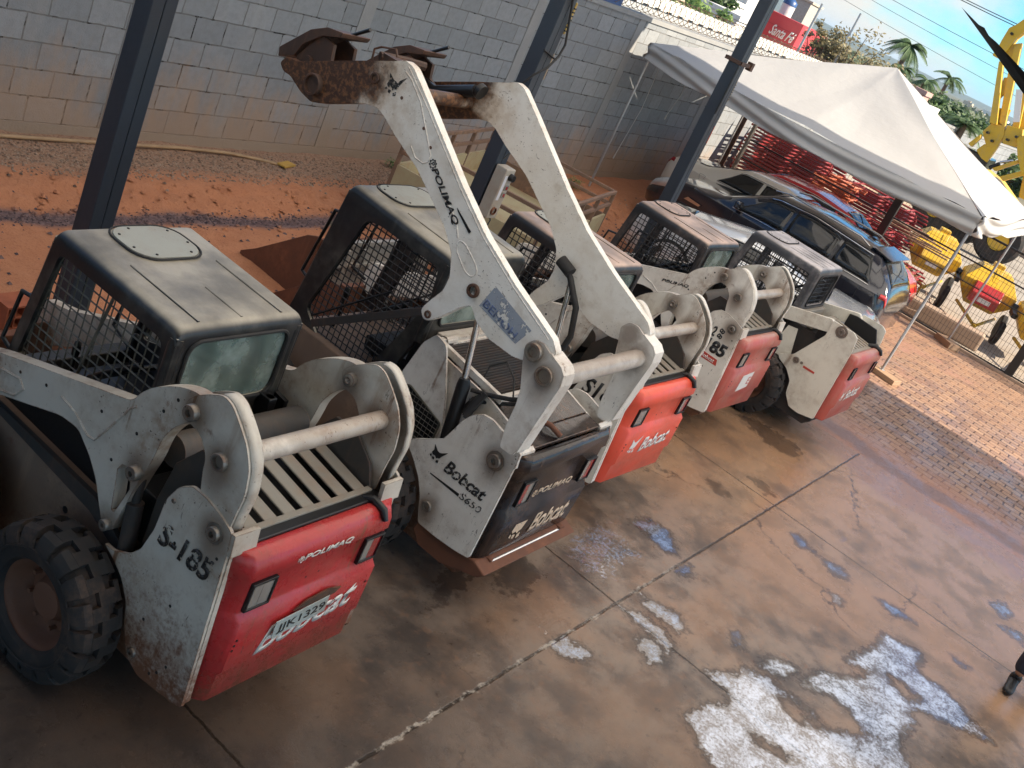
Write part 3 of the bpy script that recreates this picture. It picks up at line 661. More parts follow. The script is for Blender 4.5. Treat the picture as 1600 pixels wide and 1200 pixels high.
# ------------------------------------------------------------------ skid steer loaders
CAT = [[(0, .95), (.10, .62), (.02, .42), (.12, .30), (.30, .34), (.42, .22), (.50, .30), (.62, .34), (.72, .55), (1.0, .98), (.66, .74), (.50, .66), (.34, .68)],
       [(.16, .24), (.34, .20), (.30, .05), (.18, .08)], [(.46, .14), (.62, .22), (.66, .06), (.50, .0)], [(.02, .30), (.10, .22), (.06, .12), (-.04, .20)]]
def _q(a0, a1, r0, r1): return [(.5 + r0 * math.cos(R_(a0)), .5 + r0 * math.sin(R_(a0))), (.5 + r1 * math.cos(R_(a0)), .5 + r1 * math.sin(R_(a0))), (.5 + r1 * math.cos(R_(a1)), .5 + r1 * math.sin(R_(a1))), (.5 + r0 * math.cos(R_(a1)), .5 + r0 * math.sin(R_(a1)))]
GEAR = [_q(k * 30, k * 30 + 30, .34, .41) for k in range(12)] + [_q(k * 45 + 8, k * 45 + 30, .415, .5) for k in range(8)] + [[(.36, .24), (.45, .24), (.45, .76), (.36, .76)], [(.46, .66), (.68, .66), (.68, .75), (.46, .75)], [(.60, .47), (.68, .47), (.68, .655), (.60, .655)], [(.46, .42), (.64, .42), (.64, .50), (.46, .50)]]

def rim_and_tyre(mk, r=0.41, w=0.255, rimr=0.225, lugs=18, mat_t=None, mat_r=None):
    """wheel about its own axis (local y), outer face towards +y; mesh part 'wheel' with child 'tyre'"""
    h = w / 2
    rim = MB()
    rim.lathe([(rimr + .012, h - .035), (rimr, h - .05), (rimr - .015, h - .08), (rimr - .03, -.01), (rimr - .05, -.03), (.12, -.02), (.095, .03), (.06, .035), (0.001, .035)], n=28)
    rim.lathe([(rimr + .012, h - .035), (rimr + .012, -h + .03), (rimr - .03, -h + .05), (.001, -h + .05)], n=28)
    for k in range(8):
        a = k * math.pi / 4; rim.lathe([(.001, .012), (.014, .012), (.014, -.03)], c=(.155 * math.cos(a), 0, .155 * math.sin(a)), n=6)
    o = rim.build('wheel', mat_r or M['rim'], None, smooth=35)
    ty = MB()
    c = r - .035
    ty.lathe([(rimr + .004, h - .032), (rimr + .02, h - .008), (rimr + .06, h), (c - .07, h - .002), (c - .03, h - .012), (c, h - .05), (c + .006, 0), (c, -h + .05), (c - .03, -h + .012), (c - .07, -h + .002), (rimr + .02, -h + .008), (rimr + .004, -h + .032)], n=56)
    for s in (1, -1):
        for k in range(lugs):
            a = 2 * math.pi * (k + (.5 if s < 0 else 0)) / lugs; da = 2 * math.pi / lugs
            def q(rr, ang, y): return (rr * math.cos(ang), y, rr * math.sin(ang))
            # chunky outer block wrapping over the shoulder, narrower inner block
            outer = [(c - .055, h + .006), (c - .015, h + .002), (r - .012, h - .022), (r, h - .055), (r, .070)]
            inner = [(r, .070), (r + .001, -.012)]
            lo = len(ty.v); wa = da * .37; wb = da * .25; sh = da * .10
            prof = [(rr, y, wa, 0) for rr, y in outer] + [(r + .001, .068, wb, sh), (r + .001, -.02, wb, sh)]
            for rr, y, ww, ss in prof:
                for e in (-1, 1): ty.v.append(Vector(q(rr, a + e * ww + ss, y * s)))
                for e in (1, -1): ty.v.append(Vector(q(max(c - .012, rr - .05) if rr > c - .03 else rr - .02, a + e * (ww + .012) + ss, (y - (.012 if rr < c else 0)) * s)))
            m_ = len(prof)
            for i in range(m_ - 1):
                b = lo + i * 4
                for k4 in range(4):
                    k5 = (k4 + 1) % 4; ty.f.append((b + k4, b + k5, b + 4 + k5, b + 4 + k4))
            ty.f.append((lo, lo + 1, lo + 2, lo + 3)); b = lo + (m_ - 1) * 4; ty.f.append((b + 3, b + 2, b + 1, b))
    # sidewall ring
    ty.lathe([(rimr + .075, h + .001), (rimr + .080, h + .006), (rimr + .088, h + .006), (rimr + .093, h + .001)], n=56)
    tt = ty.build('tyre', mat_t or M['tyre'], o, smooth=30)
    return o

WH = {}
def put_wheels(root, xs, y, r, mk='std', **k):
    key = mk
    for x in xs:
        for s in (1, -1):
            if key not in WH:
                w = rim_and_tyre(key, r=r, **k); WH[key] = w
            else: w = copy_tree(WH[key])
            w.parent = root; w.location = (x, s * y, r - .004); w.rotation_euler = (0, random.uniform(0, 6), 0 if s > 0 else math.pi)

def boss(mb, x, z, y0, y1, r, ri=None, n=20, s=1):
    ri = ri if ri is not None else r * .5
    a, b = s * y0, s * y1
    mb.lathe([(r, a), (r, b - s * .004), (r - .004, b), (ri, b), (ri, b - s * .02), (.001, b - s * .02)], c=(x, 0, z), n=n)

def bucket(parent, x0, half, h, d, mat, name='bucket'):
    """low profile bucket, back at x0, cutting edge at x0+d; one part"""
    mb = MB()
    prof = [(x0, h), (x0 + .03, h + .04), (x0 + .06, h), (x0 - .0 + .04, h * .55), (x0 + .02, .12), (x0 + .10, .03), (x0 + d, .012)]
    outer = [(x0 - .03, h + .045), (x0 - .02, .10), (x0 + .07, .0), (x0 + d, .0)]
    sec = [(x0 - .02, h), (x0 - .02, .10), (x0 + .06, .002), (x0 + d, .002), (x0 + d, .018), (x0 + .08, .03), (x0 + .01, .12), (x0 + .01, h)]
    mb.prism(sec, -half, half, 'y')
    side = [(x0 - .02, .0), (x0 + d - .02, .02), (x0 + d - .16, .14), (x0 + .20, h + .0), (x0 - .02, h + .03)]
    for s in (-1, 1): mb.prism(side, s * half, s * (half + .018), 'y')
    mb.box(x0 - .04, x0 + .03, -half - .018, half + .018, h - .0, h + .05)
    return mb

def arm_plate(root, poly, y0, y1, s, mat, name, round_=.02, holes=(), bev=.004):
    p = rounded(poly, round_, 3)
    mb = MB(); mb.prism(p, s * y0, s * y1, 'y', holes)
    return mb.build(name, mat, root, bevel=bev, seg=1)
def ridge(poly, y, s, r=.006, close=False):
    """raised weld or pressing line along poly on side plane y"""
    mb = MB(); pts = [(a, s * y, b) for a, b in poly]
    if close: pts.append(pts[0])
    mb.tube(pts, r, 6); return mb

def tailgate(root, mat, prof, half_o, half_i, xo, lamps=True, lampz=(.94, 1.10), lens_out='clear'):
    """swinging rear door: outer profile swept across with chamfered flanks"""
    mb = MB(); n = len(prof)
    ys = [-half_o, -half_i - .012, -half_i, half_i, half_i + .012, half_o]
    for k, y in enumerate(ys):
        for x, z in prof:
            if k in (0, 5): xx = xo + (x - xo) * .0 - .001; zz = z
            elif k in (1, 4): xx = xo + (x - xo) * .86; zz = z
            else: xx, zz = x, z
            mb.v.append(Vector((xx, y, zz)))
    for k in range(5):
        for i in range(n - 1): mb.f.append((k * n + i, (k + 1) * n + i, (k + 1) * n + i + 1, k * n + i + 1))
    return mb.build('tailgate', mat, root, smooth=50, solid=.006)

def lamp(door, x, yc, z0, z1, w, red_side):
    fr = MB(); sl = .025
    fr.prism([(yc - w / 2, z0), (yc + w / 2, z0), (yc + w / 2, z1), (yc - w / 2, z1)], x, x - .022, 'x', holes=[[(yc - w / 2 + .014, z0 + .014), (yc + w / 2 - .014, z0 + .014), (yc + w / 2 - .014, z1 - .014), (yc - w / 2 + .014, z1 - .014)]])
    o = fr.build('tail_light', M['black'], door, bevel=.003)
    a, b = yc - w / 2 + .014, yc + w / 2 - .014; mid = (a + b) / 2
    MB().box(x - .014, x - .002, a, mid, z0 + .014, z1 - .014).build('lens', M['redlens'] if red_side < 0 else M['lampglass'], o)
    MB().box(x - .014, x - .002, mid + .002, b, z0 + .014, z1 - .014).build('lens', M['redlens'] if red_side > 0 else M['lampglass'], o)
    return o

def cab_shell(root, g, mat, mat_wire, mat_hatch, glass_mat=None, wires=.056):
    """ROPS cab. g: dict of local coordinates"""
    xf, xr, zf, zr, w, zb = g['xf'], g['xr'], g['zf'], g['zr'], g['w'], g['zb']
    xb = g['xb']
    # roof: rounded slab following the roof line
    rf = MB(); N = 26
    def top(u, v):
        x = xr + (xf - xr) * u; y = -w + 2 * w * v; z = zr + (zf - zr) * u
        du = min(x - xr, xf - x); dv = min(y + w, w - y); r = .055
        def e(d): return 0 if d > r else (r - math.sqrt(max(0, r * r - (r - d) ** 2)))
        return (x, y, z - e(du) - e(dv) + .004 * math.sin(math.pi * v))
    us = [0, .004, .012, .024, .04, .06, .12] + [i / 10 for i in range(2, 9)] + [.88, .94, .96, .976, .988, .996, 1]
    lo = 0
    for u in us:
        for v in us: rf.v.append(Vector(top(u, v)))
    n = len(us)
    for i in range(n - 1):
        for j in range(n - 1): a = i * n + j; rf.f.append((a, a + 1, a + n + 1, a + n))
    # skirt down from the edge
    ring = [(0, j) for j in range(n)] + [(i, n - 1) for i in range(1, n)] + [(n - 1, j) for j in range(n - 2, -1, -1)] + [(i, 0) for i in range(n - 2, 0, -1)]
    o = len(rf.v)
    for i, j in ring:
        q = rf.v[i * n + j]; zz = zr + (zf - zr) * us[i] - g['skirt']; rf.v.append(Vector((q.x, q.y, zz)))
    for k in range(len(ring)):
        k2 = (k + 1) % len(ring); i, j = ring[k]; i2, j2 = ring[k2]
        rf.f.append((i * n + j, i2 * n + j2, o + k2, o + k))
    cab = rf.build('cab', mat, root, smooth=60)
    # pressed ribs and the bolted hatch
    hz = lambda x: zr + (zf - zr) * (x - xr) / (xf - xr) + .004
    rb = MB()
    for (xa, xe, y) in g['ribs']: rb.tube([(xa, y, hz(xa) - .003), ((xa + xe) / 2, y, hz((xa + xe) / 2) - .001), (xe, y, hz(xe) - .003)], .008, 6)
    rb.build('roof_rib', mat, cab, smooth=60)
    hx, hy, hw, hl = g['hatch']
    hp = rrect(hx - hl, hx + hl, hy - hw, hy + hw, min(hl, hw) * .75, 6)
    ht = MB(); ht.prism(hp, hz(hx) - .01, hz(hx) + .010, 'z'); hb = ht.build('roof_hatch', mat_hatch, cab, bevel=.004)
    rb = MB()
    pp = [(p[0], p[1], hz(hx) + .004) for p in rrect(hx - hl - .012, hx + hl + .012, hy - hw - .012, hy + hw + .012, min(hl, hw) * .78, 6)]; pp.append(pp[0]); rb.tube(pp, .006, 5)
    for k in range(0, 28, 4):
        q = rrect(hx - hl + .025, hx + hl - .025, hy - hw + .025, hy + hw - .025, min(hl, hw) * .7, 6)[k]; rb.lathe([(.001, hz(hx) + .015), (.007, hz(hx) + .014), (.008, hz(hx) + .010)], 'z', (q[0], q[1], 0), 8)
    rb.build('hatch_seal', M['rubber'], hb)
    # sides with window opening
    prof = g['side']; win = rounded(g['win'], .05, 5)
    for s in (1, -1):
        mb = MB(); mb.prism(rounded(prof, .03, 3), s * (w - .002), s * (w - .045), 'y', holes=[win])
        sd_ = mb.build('cab_side', mat, cab, bevel=.006, seg=2)
        sm = MB(); wire_grid(sm, win, wires, .0052, lambda a, b: (a, s * (w - .030), b))
        ed = [(p[0], s * (w - .030), p[1]) for p in win]; ed.append(ed[0]); sm.tube(ed, .006, 5)
        if g.get('mullion'):
            a, b = g['mullion']; sm.tube([(a[0], s * (w - .030), a[1]), (b[0], s * (w - .030), b[1])], .009, 6)
        sm.build('side_screen', mat_wire, cab, fix=False)
    # rear wall with window
    ry, rz0, rz1 = g['rwin']
    rwin = rrect(-ry, ry, rz0, rz1, .07, 5)
    mb = MB(); mb.prism([(-w + .01, g['rz']), (w - .01, g['rz']), (w - .003, zr - .05), (-w + .003, zr - .05)], xr + .002, xr + .04, 'x', holes=[rwin]); rr_ = mb.build('cab_rear', mat, cab, bevel=.006)
    for s in (1, -1):
        mb = MB(); mb.tube([(xr + .035, s * (w - .035), g['rz']), (xr + .035, s * (w - .035), zr - .06)], .038, 12); mb.build('corner_post', mat, cab, smooth=60)
        mb = MB(); mb.tube([(xf + g['lean'], s * (w - .03), zb), (xf - .012, s * (w - .03), zf - .06)], .026, 10); mb.build('front_post', mat, cab, smooth=60)
    gm = MB(); e = [(xr - .004, p[0], p[1]) for p in rrect(-ry - .006, ry + .006, rz0 - .006, rz1 + .006, .075, 5)]; e.append(e[0]); gm.tube(e, .011, 6); gm.build('window_seal', M['rubber'], rr_)
    if glass_mat:
        gm = MB(); gm.prism(rwin, xr + .012, xr + .018, 'x'); gm.build('rear_window', glass_mat, cab)
    else:
        gm = MB(); wire_grid(gm, rwin, wires, .0038, lambda a, b: (xr + .02, a, b)); gm.build('rear_screen', mat_wire, cab, fix=False)
    # interior: seat, bars, levers
    st = MB(); sx = xr + .30
    st.prism(rounded([(sx - .22, zb + .02), (sx + .25, zb + .0), (sx + .27, zb + .11), (sx - .12, zb + .13)], .03), -.23, .23, 'y')
    st.prism(rounded([(sx - .20, zb + .10), (sx - .10, zb + .12), (sx - .16, zb + .62), (sx - .25, zb + .60)], .03), -.22, .22, 'y')
    st.build('seat', M['seat'], root, bevel=.02, seg=3)
    for s in (1, -1):
        lv = MB(); lv.tube([(xf - .10, s * .22, zb - .25), (xf - .12, s * .20, zb + .10), (xf - .10, s * .19, zb + .20)], .012, 8); lv.lathe([(.001, 0), (.02, .004), (.024, .05), (.018, .09), (.001, .1)], 'z', (xf - .10, s * .19, zb + .20), 10)
        lv.build('control_lever', M['black'], root, smooth=60)
    sb = MB(); sb.tube([(sx - .05, -.34, zb + .55), (sx + .15, -.36, zb + .38), (sx + .30, -.30, zb + .25), (sx + .32, 0, zb + .24), (sx + .30, .30, zb + .25), (sx + .15, .36, zb + .38), (sx - .05, .34, zb + .55)], .018, 8); sb.build('lap_bar', M['black'], root, smooth=60)
    return cab

# ---------------- profiles of the smaller loader, metres, x forward, z up
PLATE = [(-0.096, 0.796), (-0.168, 0.80), (-0.26, 0.85), (-0.325, 0.93), (-0.362, 1.078), (-0.368, 1.255), (-0.415, 1.36), (-0.485, 1.415), (-0.579, 1.418), (-0.692, 1.396), (-0.775, 1.365), (-0.790, 1.285), (-0.863, 0.376), (-0.716, 0.345), (-0.56, 0.322), (-0.46, 0.36), (-0.385, 0.49), (-0.345, 0.62), (-0.27, 0.71), (-0.18, 0.765)]
ARM = [(2.05, 0.80), (1.80, 0.86), (0.987, 1.201), (0.70, 1.30), (0.039, 1.526), (0.0, 1.60), (-0.06, 1.665), (-0.141, 1.724), (-0.21, 1.765), (-0.291, 1.795), (-0.385, 1.80), (-0.41, 1.72), (-0.37, 1.662), (-0.30, 1.63), (-0.245, 1.565), (-0.206, 1.482), (-0.190, 1.342), (-0.150, 1.183), (-0.10, 0.93), (-0.09, 0.856), (-0.05, 0.825), (-0.01, 0.85), (0.04, 0.92), (0.104, 1.02), (0.185, 1.10), (0.311, 1.182), (0.45, 1.17), (0.908, 0.994), (1.60, 0.70), (1.98, 0.50), (2.10, 0.62)]
SLOT = [(-0.005, 1.165), (-0.025, 1.205), (-0.06, 1.212), (-0.095, 1.185), (-0.115, 1.12), (-0.068, 0.95), (-0.045, 0.95)]
LINK = [(-0.275, 1.73), (-0.315, 1.79), (-0.394, 1.85), (-0.47, 1.891), (-0.53, 1.880), (-0.60, 1.83), (-0.682, 1.758), (-0.735, 1.67), (-0.760, 1.55), (-0.748, 1.43), (-0.745, 1.26), (-0.60, 1.26), (-0.530, 1.40), (-0.500, 1.50), (-0.49, 1.58), (-0.42, 1.65), (-0.33, 1.66)]

M['blackdoor'] = worn('scratched_black_paint', (0.014, 0.011, 0.011), 0.20, dust=0.22, rust=0.5, dustc=(0.22, 0.12, 0.075), rustc=(0.26, 0.14, 0.08), runs=.6, dent=.012)
def small_loader(name, x, y, yaw, label, door, wpaint, cabm, wirem, hatchm=None, glassm=None, bare=False, deco=None, gritty=True):
    root = empty(name, (x, y, 0), yaw, label, 'skid loader', 'compact loaders parked in a row')
    # frame
    fr = MB()
    fr.prism([(-.80, .30), (-.72, .22), (1.18, .22), (1.26, .34), (1.26, .80), (1.0, .88), (.10, .86), (-.05, .70), (-.30, .62), (-.80, .62)], -.50, .50, 'y')
    fr.box(-.78, -.10, -.42, .42, .60, 1.0)
    fr.build('frame', M['brown_frame'], root, bevel=.01)
    for s in (1, -1):
        b = MB(); b.prism([(-.12, .72), (.13, .80), (1.05, .86), (1.05, .90), (.12, .89), (-.14, .78)], s * .50, s * .53, 'y'); b.build('side_rail', M['dark_frame'], root)
        b = MB(); b.prism([(-.05, .86), (1.04, .88), (1.02, 1.14), (.10, 1.42), (-.05, 1.40)], s * .41, s * .44, 'y'); b.build('fender_panel', M['black'], root)
        # outer upright plate
        pl = MB(); hole = circ(-.691, 1.302, .018, 10)
        pl.prism(rounded(PLATE, .02, 3), s * .588, s * .608, 'y'); 
        up = pl.build('upright_plate', wpaint, root, bevel=.003, seg=1)
        f = MB(); f.prism([(-.775, 1.362), (-.80, 1.362), (-.815, 1.25), (-.790, 1.25)], s * .45, s * .606, 'y'); f.prism([(-.800, 1.24), (-.862, .40), (-.85, .40), (-.788, 1.24)], s * .56, s * .590, 'y'); f.build('upright_flange', wpaint, root)
        inn = MB(); inn.prism([(-.74, .62), (-.20, .62), (-.20, 1.10), (-.24, 1.34), (-.36, 1.50), (-.52, 1.50), (-.66, 1.40), (-.76, 1.20)], s * .455, s * .475, 'y'); inn.build('inner_panel', M['inner'], root, bevel=.003, seg=1)
        bt = MB(); boss(bt, -.691, 1.302, .60, .632, .036, .016, s=s); bt.lathe([(.052, s * .606), (.052, s * .612), (.030, s * .612)], c=(-.691, 0, 1.302), n=20); boss(bt, -.414, 1.282, .604, .615, .014, .002, 10, s); boss(bt, -.481, .408, .60, .62, .026, .012, 12, s); bt.build('pivot_bolt', M['steel'], root, smooth=40)
        # lift arm: deep front boom and arched rear plate
        a_ = arm_plate(root, ARM, .500, .575, s, wpaint, 'lift_arm', .035, holes=[SLOT])
        em = MB()
        em = ridge([(0.48, 1.262), (0.36, 1.245), (0.24, 1.190), (0.19, 1.20), (0.12, 1.32), (0.035, 1.485), (0.0, 1.52)], .575, s, .007); em.tube([(.96, s * .575, 1.129), (.79, s * .575, 1.166), (.745, s * .575, 1.133), (.80, s * .575, 1.06), (.918, s * .575, 1.02)], .008, 6)
        em.build('pressed_ridge', wpaint, a_, smooth=60)
        bh = MB()
        for (hx, hz) in ((.60, 1.25), (.20, 1.36), (.06, 1.44), (-.16, 1.60), (-.22, 1.70), (.05, 1.18), (-.05, 1.40), (.80, 1.20)): bh.lathe([(.001, s * .5765), (.009, s * .5765), (.009, s * .570)], c=(hx, 0, hz), n=10)
        for (hx, hz) in ((-.60, .80), (-.48, .62), (-.70, .50), (-.66, .43), (-.62, .39), (-.75, 1.20), (-.50, 1.10)): bh.lathe([(.001, s * .6095), (.008, s * .6095), (.008, s * .600)], c=(hx, 0, hz), n=10)
        bh.lathe([(.001, s * .5015), (.020, s * .5015), (.020, s * .49)], c=(.315, 0, .661), n=14); bh.build('bolt_hole', M['black'], root)
        # rear link with folded flange
        lk = MB(); lk.prism(rounded(LINK, .035, 5), s * .580, s * .596, 'y', ); lk_ = lk.build('rear_link', wpaint, root, bevel=.003, seg=1)
        RL = rounded(LINK, .035, 5); i0 = min(k for k, p in enumerate(RL) if p[0] < -.455 and p[1] > 1.8); edge = []
        for p in RL[i0:]:
            if p[1] < 1.29: break
            edge.append(p)
        fl = MB()
        for k, (ex, ez) in enumerate(edge):
            wdt = .068 - .016 * k / len(edge)
            fl.v += [Vector((ex, s * .582, ez)), Vector((ex - .010, s * (.582 - wdt), ez + .002))]
        fl.f = [(2 * k, 2 * k + 1, 2 * k + 3, 2 * k + 2) for k in range(len(edge) - 1)]
        fl.build('link_flange', wpaint, lk_, solid=.012, smooth=60)
        lp = MB(); lp.prism(rounded([(p[0] + .015, p[1] - .01) for p in LINK], .035, 5), s * .485, s * .497, 'y'); lp.build('link_inner_plate', wpaint, lk_)
        pn = MB(); boss(pn, -.345, 1.722, .57, .632, .040, .018, s=s); boss(pn, -.577, 1.612, .57, .622, .044, .030, s=s); boss(pn, -.13, 1.235, .57, .622, .038, .014, s=s); boss(pn, -.055, .87, .57, .612, .030, .012, s=s)
        boss(pn, -.345, 1.722, -.497, -.440, .040, .018, s=s) if False else pn.lathe([(.036, s * .50), (.036, s * .45), (.018, s * .445), (.001, s * .46)], c=(-.345, 0, 1.722), n=18)
        pn.build('pivot_pin', M['steel'], root, smooth=40)
        cy = MB(); cy.tube([(-.20, s * .535, .62), (-.14, s * .535, 1.05)], .042, 14); cy.tube([(-.14, s * .535, 1.05), (-.13, s * .535, 1.235)], .022, 12); cy.build('lift_cylinder', M['dark_frame'], root, smooth=50)
    # cross tube
    tb = MB(); tb.tube([(-.600, -.59, 1.635), (-.600, .59, 1.635)], .050, 24); tb.build('cross_tube', M['white'] if wpaint is not M['white'] else wpaint, root, smooth=60)
    # engine cover: longitudinal slats and tank roll behind the cab
    zs = lambda x: 1.345 + (x + .33) * .16
    gr = MB(); gr.box(-.735, -.70, -.46, .46, zs(-.72) - .03, zs(-.72) + .004); gr.box(-.36, -.30, -.46, .46, zs(-.33) - .03, zs(-.33) + .004)
    for k in range(7):
        yc = -.39 + k * .13; y0, y1 = yc - .041, yc + .041
        gr.add([(-.71, y0, zs(-.71)), (-.71, y1, zs(-.71)), (-.35, y1, zs(-.35)), (-.35, y0, zs(-.35)), (-.71, y0, zs(-.71) - .012), (-.71, y1, zs(-.71) - .012), (-.35, y1, zs(-.35) - .012), (-.35, y0, zs(-.35) - .012)],
               [(0, 1, 2, 3), (7, 6, 5, 4), (0, 4, 5, 1), (1, 5, 6, 2), (2, 6, 7, 3), (3, 7, 4, 0)])
    gr.build('engine_grille', M['slat'], root, bevel=.003, seg=1)
    bd = MB(); bd.box(-.79, -.71, -.50, .50, 1.225, zs(-.75) - .004); bd.box(-.72, -.02, -.455, .455, .80, 1.08); bd.build('engine_bay', M['black'], root, bevel=.006)
    tk = MB(); tk.tube([(-.16, -.43, 1.345), (-.16, .43, 1.345)], .085, 22); tk.build('tank', M['inner'], root, smooth=50)
    ms = MB()
    for yb in (-.30, .30): ms.box(-.06, .03, yb - .03, yb + .03, 1.30, 1.44); ms.lathe([(.001, 1.44), (.03, 1.44), (.03, 1.40)], 'z', (-.03, yb, 0), 12)
    ms.build('cab_mount', M['black'], root, bevel=.006)
    # doors
    prof = [(-.775, 1.245), (-.80, 1.262), (-.835, 1.262), (-.865, 1.245), (-.888, 1.205), (-.895, 1.14), (-.880, 1.118), (-.878, .945), (-.885, .925), (-.915, .895), (-.918, .60), (-.898, .565), (-.896, .400), (-.885, .385), (-.80, .383)]
    dr = tailgate(root, door, prof, .578, .488, -.790)
    lamp(dr, -.880, .395, .945, 1.112, .165, 0)
    lamp(dr, -.880, -.405, .945, 1.112, .155, -1)
    ho = MB(); ho.lathe([(.001, -.8815), (.026, -.8815), (.026, -.86)], 'x', (0, 0, 1.055), 18)
    for (yy, zz) in ((-.03, 1.0), (.06, .995), (.47, .79), (.475, .76), (.478, .73), (-.46, .80)): ho.lathe([(.001, -.9225 if zz < .9 else -.8815), (.007, -.9225 if zz < .9 else -.8815), (.007, -.86)], 'x', (0, yy, zz), 8)
    ho.build('lock_hole', M['black'], dr)
    hk = MB(); hk.tube([(-.74, -.38, 1.255), (-.80, -.40, 1.285), (-.875, -.41, 1.262), (-.905, -.415, 1.215)], [.022, .024, .022, .016], 8); hk.build('door_latch', M['black'], dr, smooth=50)
    sl = MB(); sl.box(-.792, -.778, -.52, .52, 1.205, 1.250); sl.build('door_seal', M['rubber'], dr)
    # cab
    g = dict(xf=.995, xr=.03, zf=1.914, zr=1.894, w=.43, zb=.98, xb=.0, skirt=.085, lean=.13, rz=1.24,
             ribs=[(.60, .08, .28), (.60, .08, -.28), (.36, .08, .0)], hatch=(.80, -.03, .215, .165),
             side=[(1.13, .98), (1.085, 1.30), (.985, 1.84), (.04, 1.82), (.035, 1.40), (.02, 1.24), (.10, 1.0)],
             win=[(1.045, 1.13), (.925, 1.80), (.12, 1.79), (.075, 1.52), (.16, 1.40)], mullion=((.62, 1.24), (.52, 1.79)), rwin=(.335, 1.43, 1.815))
    if deco: g.update(deco.get('cab', {}))
    cab_shell(root, g, cabm, wirem, hatchm or M['hatch'], glassm)
    fb = MB(); fb.box(.05, 1.05, -.40, .40, .93, .97); fb.box(.08, .12, -.36, .36, .97, 1.42); fb.build('added_cab_shade_floor', M['black'], root)  # floor and back panel added black to stand for shade inside the cab
    hd = MB()
    for s in (1, -1): hd.tube([(1.10, s * .36, 1.05), (1.26, s * .36, 1.10), (1.20, s * .36, 1.42), (1.06, s * .36, 1.44)], .013, 8)
    hd.build('grab_handle', M['black'], root, smooth=60)
    fe = MB(); fe.prism([(1.05, .55), (1.20, .55), (1.22, 1.0), (1.10, 1.02)], -.42, .42, 'y'); fe.build('front_panel', M['dark_frame'], root, bevel=.01)
    put_wheels(root, (0.0, 1.02), .728, .41)
    bk = bucket(root, 2.05, .84, .52, .80, M['rust']); bk.build('bucket', M['rust'], root, bevel=.004)
    at = MB()
    for s in (1, -1): at.prism(rounded([(1.93, .25), (2.03, .22), (2.03, .62), (1.94, .70)], .02), s * .35, s * .56, 'y')
    at.tube([(1.98, -.52, .42), (1.98, .52, .42)], .04, 12); at.build('coupler', M['rust_dark'], root, bevel=.006)
    return root, dr

UX, UZ = (-1, 0, 0), (0, 0, 1)
# --- first loader, nearest the camera
l1, d1 = small_loader('skid_loader', 3.794, 3.28, 1.602, 'nearest white skid loader, dusty black cab and red tailgate with number plate', M['red'], M['white_mud_shade'], M['cab'], M['wire'], glassm=M['cabglass'])
lettering('S-185', l1, (-.400, .612, 1.035), (-1, 0, .05), (-.12, 0, .99), .34, .128, M['ink_worn'], bold=.025)
lettering('POLIMAQ', d1, (-.9, .17, 1.145), (0, -1, .0), (0, 0, 1), .36, .042, M['white_worn'], shear=.25, bold=.026)
emblem(GEAR, d1, (-.9, .215, 1.143), (0, -1, 0), UZ, .045, M['white_worn'])
lettering('Bobcat', d1, (-.920, .30, .615), (0, -1, .10), (0, 0, 1), .70, .165, M['white_worn'], shear=.35, bold=.026)
pl = MB(); pl.box(-.945, -.940, -.185, .19, .735, .845); pk = pl.build('number_plate', M['plate'], d1, bevel=.002, seg=1)
pk.rotation_euler = (R_(-4), 0, 0); pk.location = (0, -.0, .0)
lettering('JJK1329', pk, (-.946, .165, .752), (0, -1, 0), UZ, .33, .065, M['ink'])
br_ = MB(); br_.prism([(.13, .846), (-.17, .846), (-.21, .875), (-.10, .90), (.05, .885)], -.93, -.938, 'x'); br_.build('plate_bracket', M['rust_dark'], d1)

l3, d3 = small_loader('skid_loader', 8.28, 3.558, 1.5505, 'third white skid loader, with a clean orange-red tailgate and white lettering', M['orange'], M['white'], M['cab_pale'], M['wire_black'], glassm=M['cabglass'])
lettering('Bobcat', d3, (-.922, .16, .655), (0, -1, .06), UZ, .50, .145, M['white_ink'], shear=.3, bold=.025)
emblem(CAT, d3, (-.920, .36, .665), (0, -1, .05), UZ, .165, M['white_ink'])
lettering('S185', l3, (-.40, .612, .99), (-.93, 0, .17), (-.17, 0, .98), .36, .16, M['ink'], bold=.0265)

l4, d4 = small_loader('skid_loader', 11.21, 3.862, 1.5485, 'fourth white skid loader, stencilled BC-28 over S185 on its side plate', M['pinkred'], M['white'], M['cab_pale'], M['wire_black'], glassm=M['cabglass'], hatchm=M['cab_pale'])
lettering('BC-2', l4, (-.350, .612, 1.115), (-.95, 0, .08), (-.08, 0, 1), .205, .115, M['ink'], bold=.026)
lettering('8', l4, (-.575, .612, 1.155), (-.3, 0, .95), (-.95, 0, -.3), .05, .06, M['ink'], bold=.026); lettering('8', l4, (-.575, .612, 1.215), (-.3, 0, .95), (-.95, 0, -.3), .05, .06, M['ink'], bold=.026)
lettering('S185', l4, (-.405, .612, .960), (-.95, 0, .06), (-.06, 0, 1), .345, .145, M['ink'], bold=.045)
stk = MB(); stk.prism([(-.412, .875), (-.728, .878), (-.712, .942), (-.416, .948)], .6085, .6105, 'y'); sk = stk.build('sticker', M['red_sticker'], l4)
lettering('Bobcat', sk, (-.52, .611, .890), (-1, 0, 0), UZ, .17, .042, M['white_ink'], shear=.2, bold=.02); emblem(CAT, sk, (-.43, .6105, .888), (-1, 0, 0), UZ, .05, M['white_ink'])
lettering('POLIMAQ', l4, (.262, .577, 1.315), (-.96, 0, .29), (.29, 0, .96), .32, .038, M['ink'], shear=.3, bold=.026)
wp = MB(); wp.prism([(.19, .625), (-.085, .655), (-.085, .85), (.19, .825)], -.9195, -.922, 'x'); wpo = wp.build('paper_notice', worn_ink('notice', (.72, .70, .66), .95), d4)
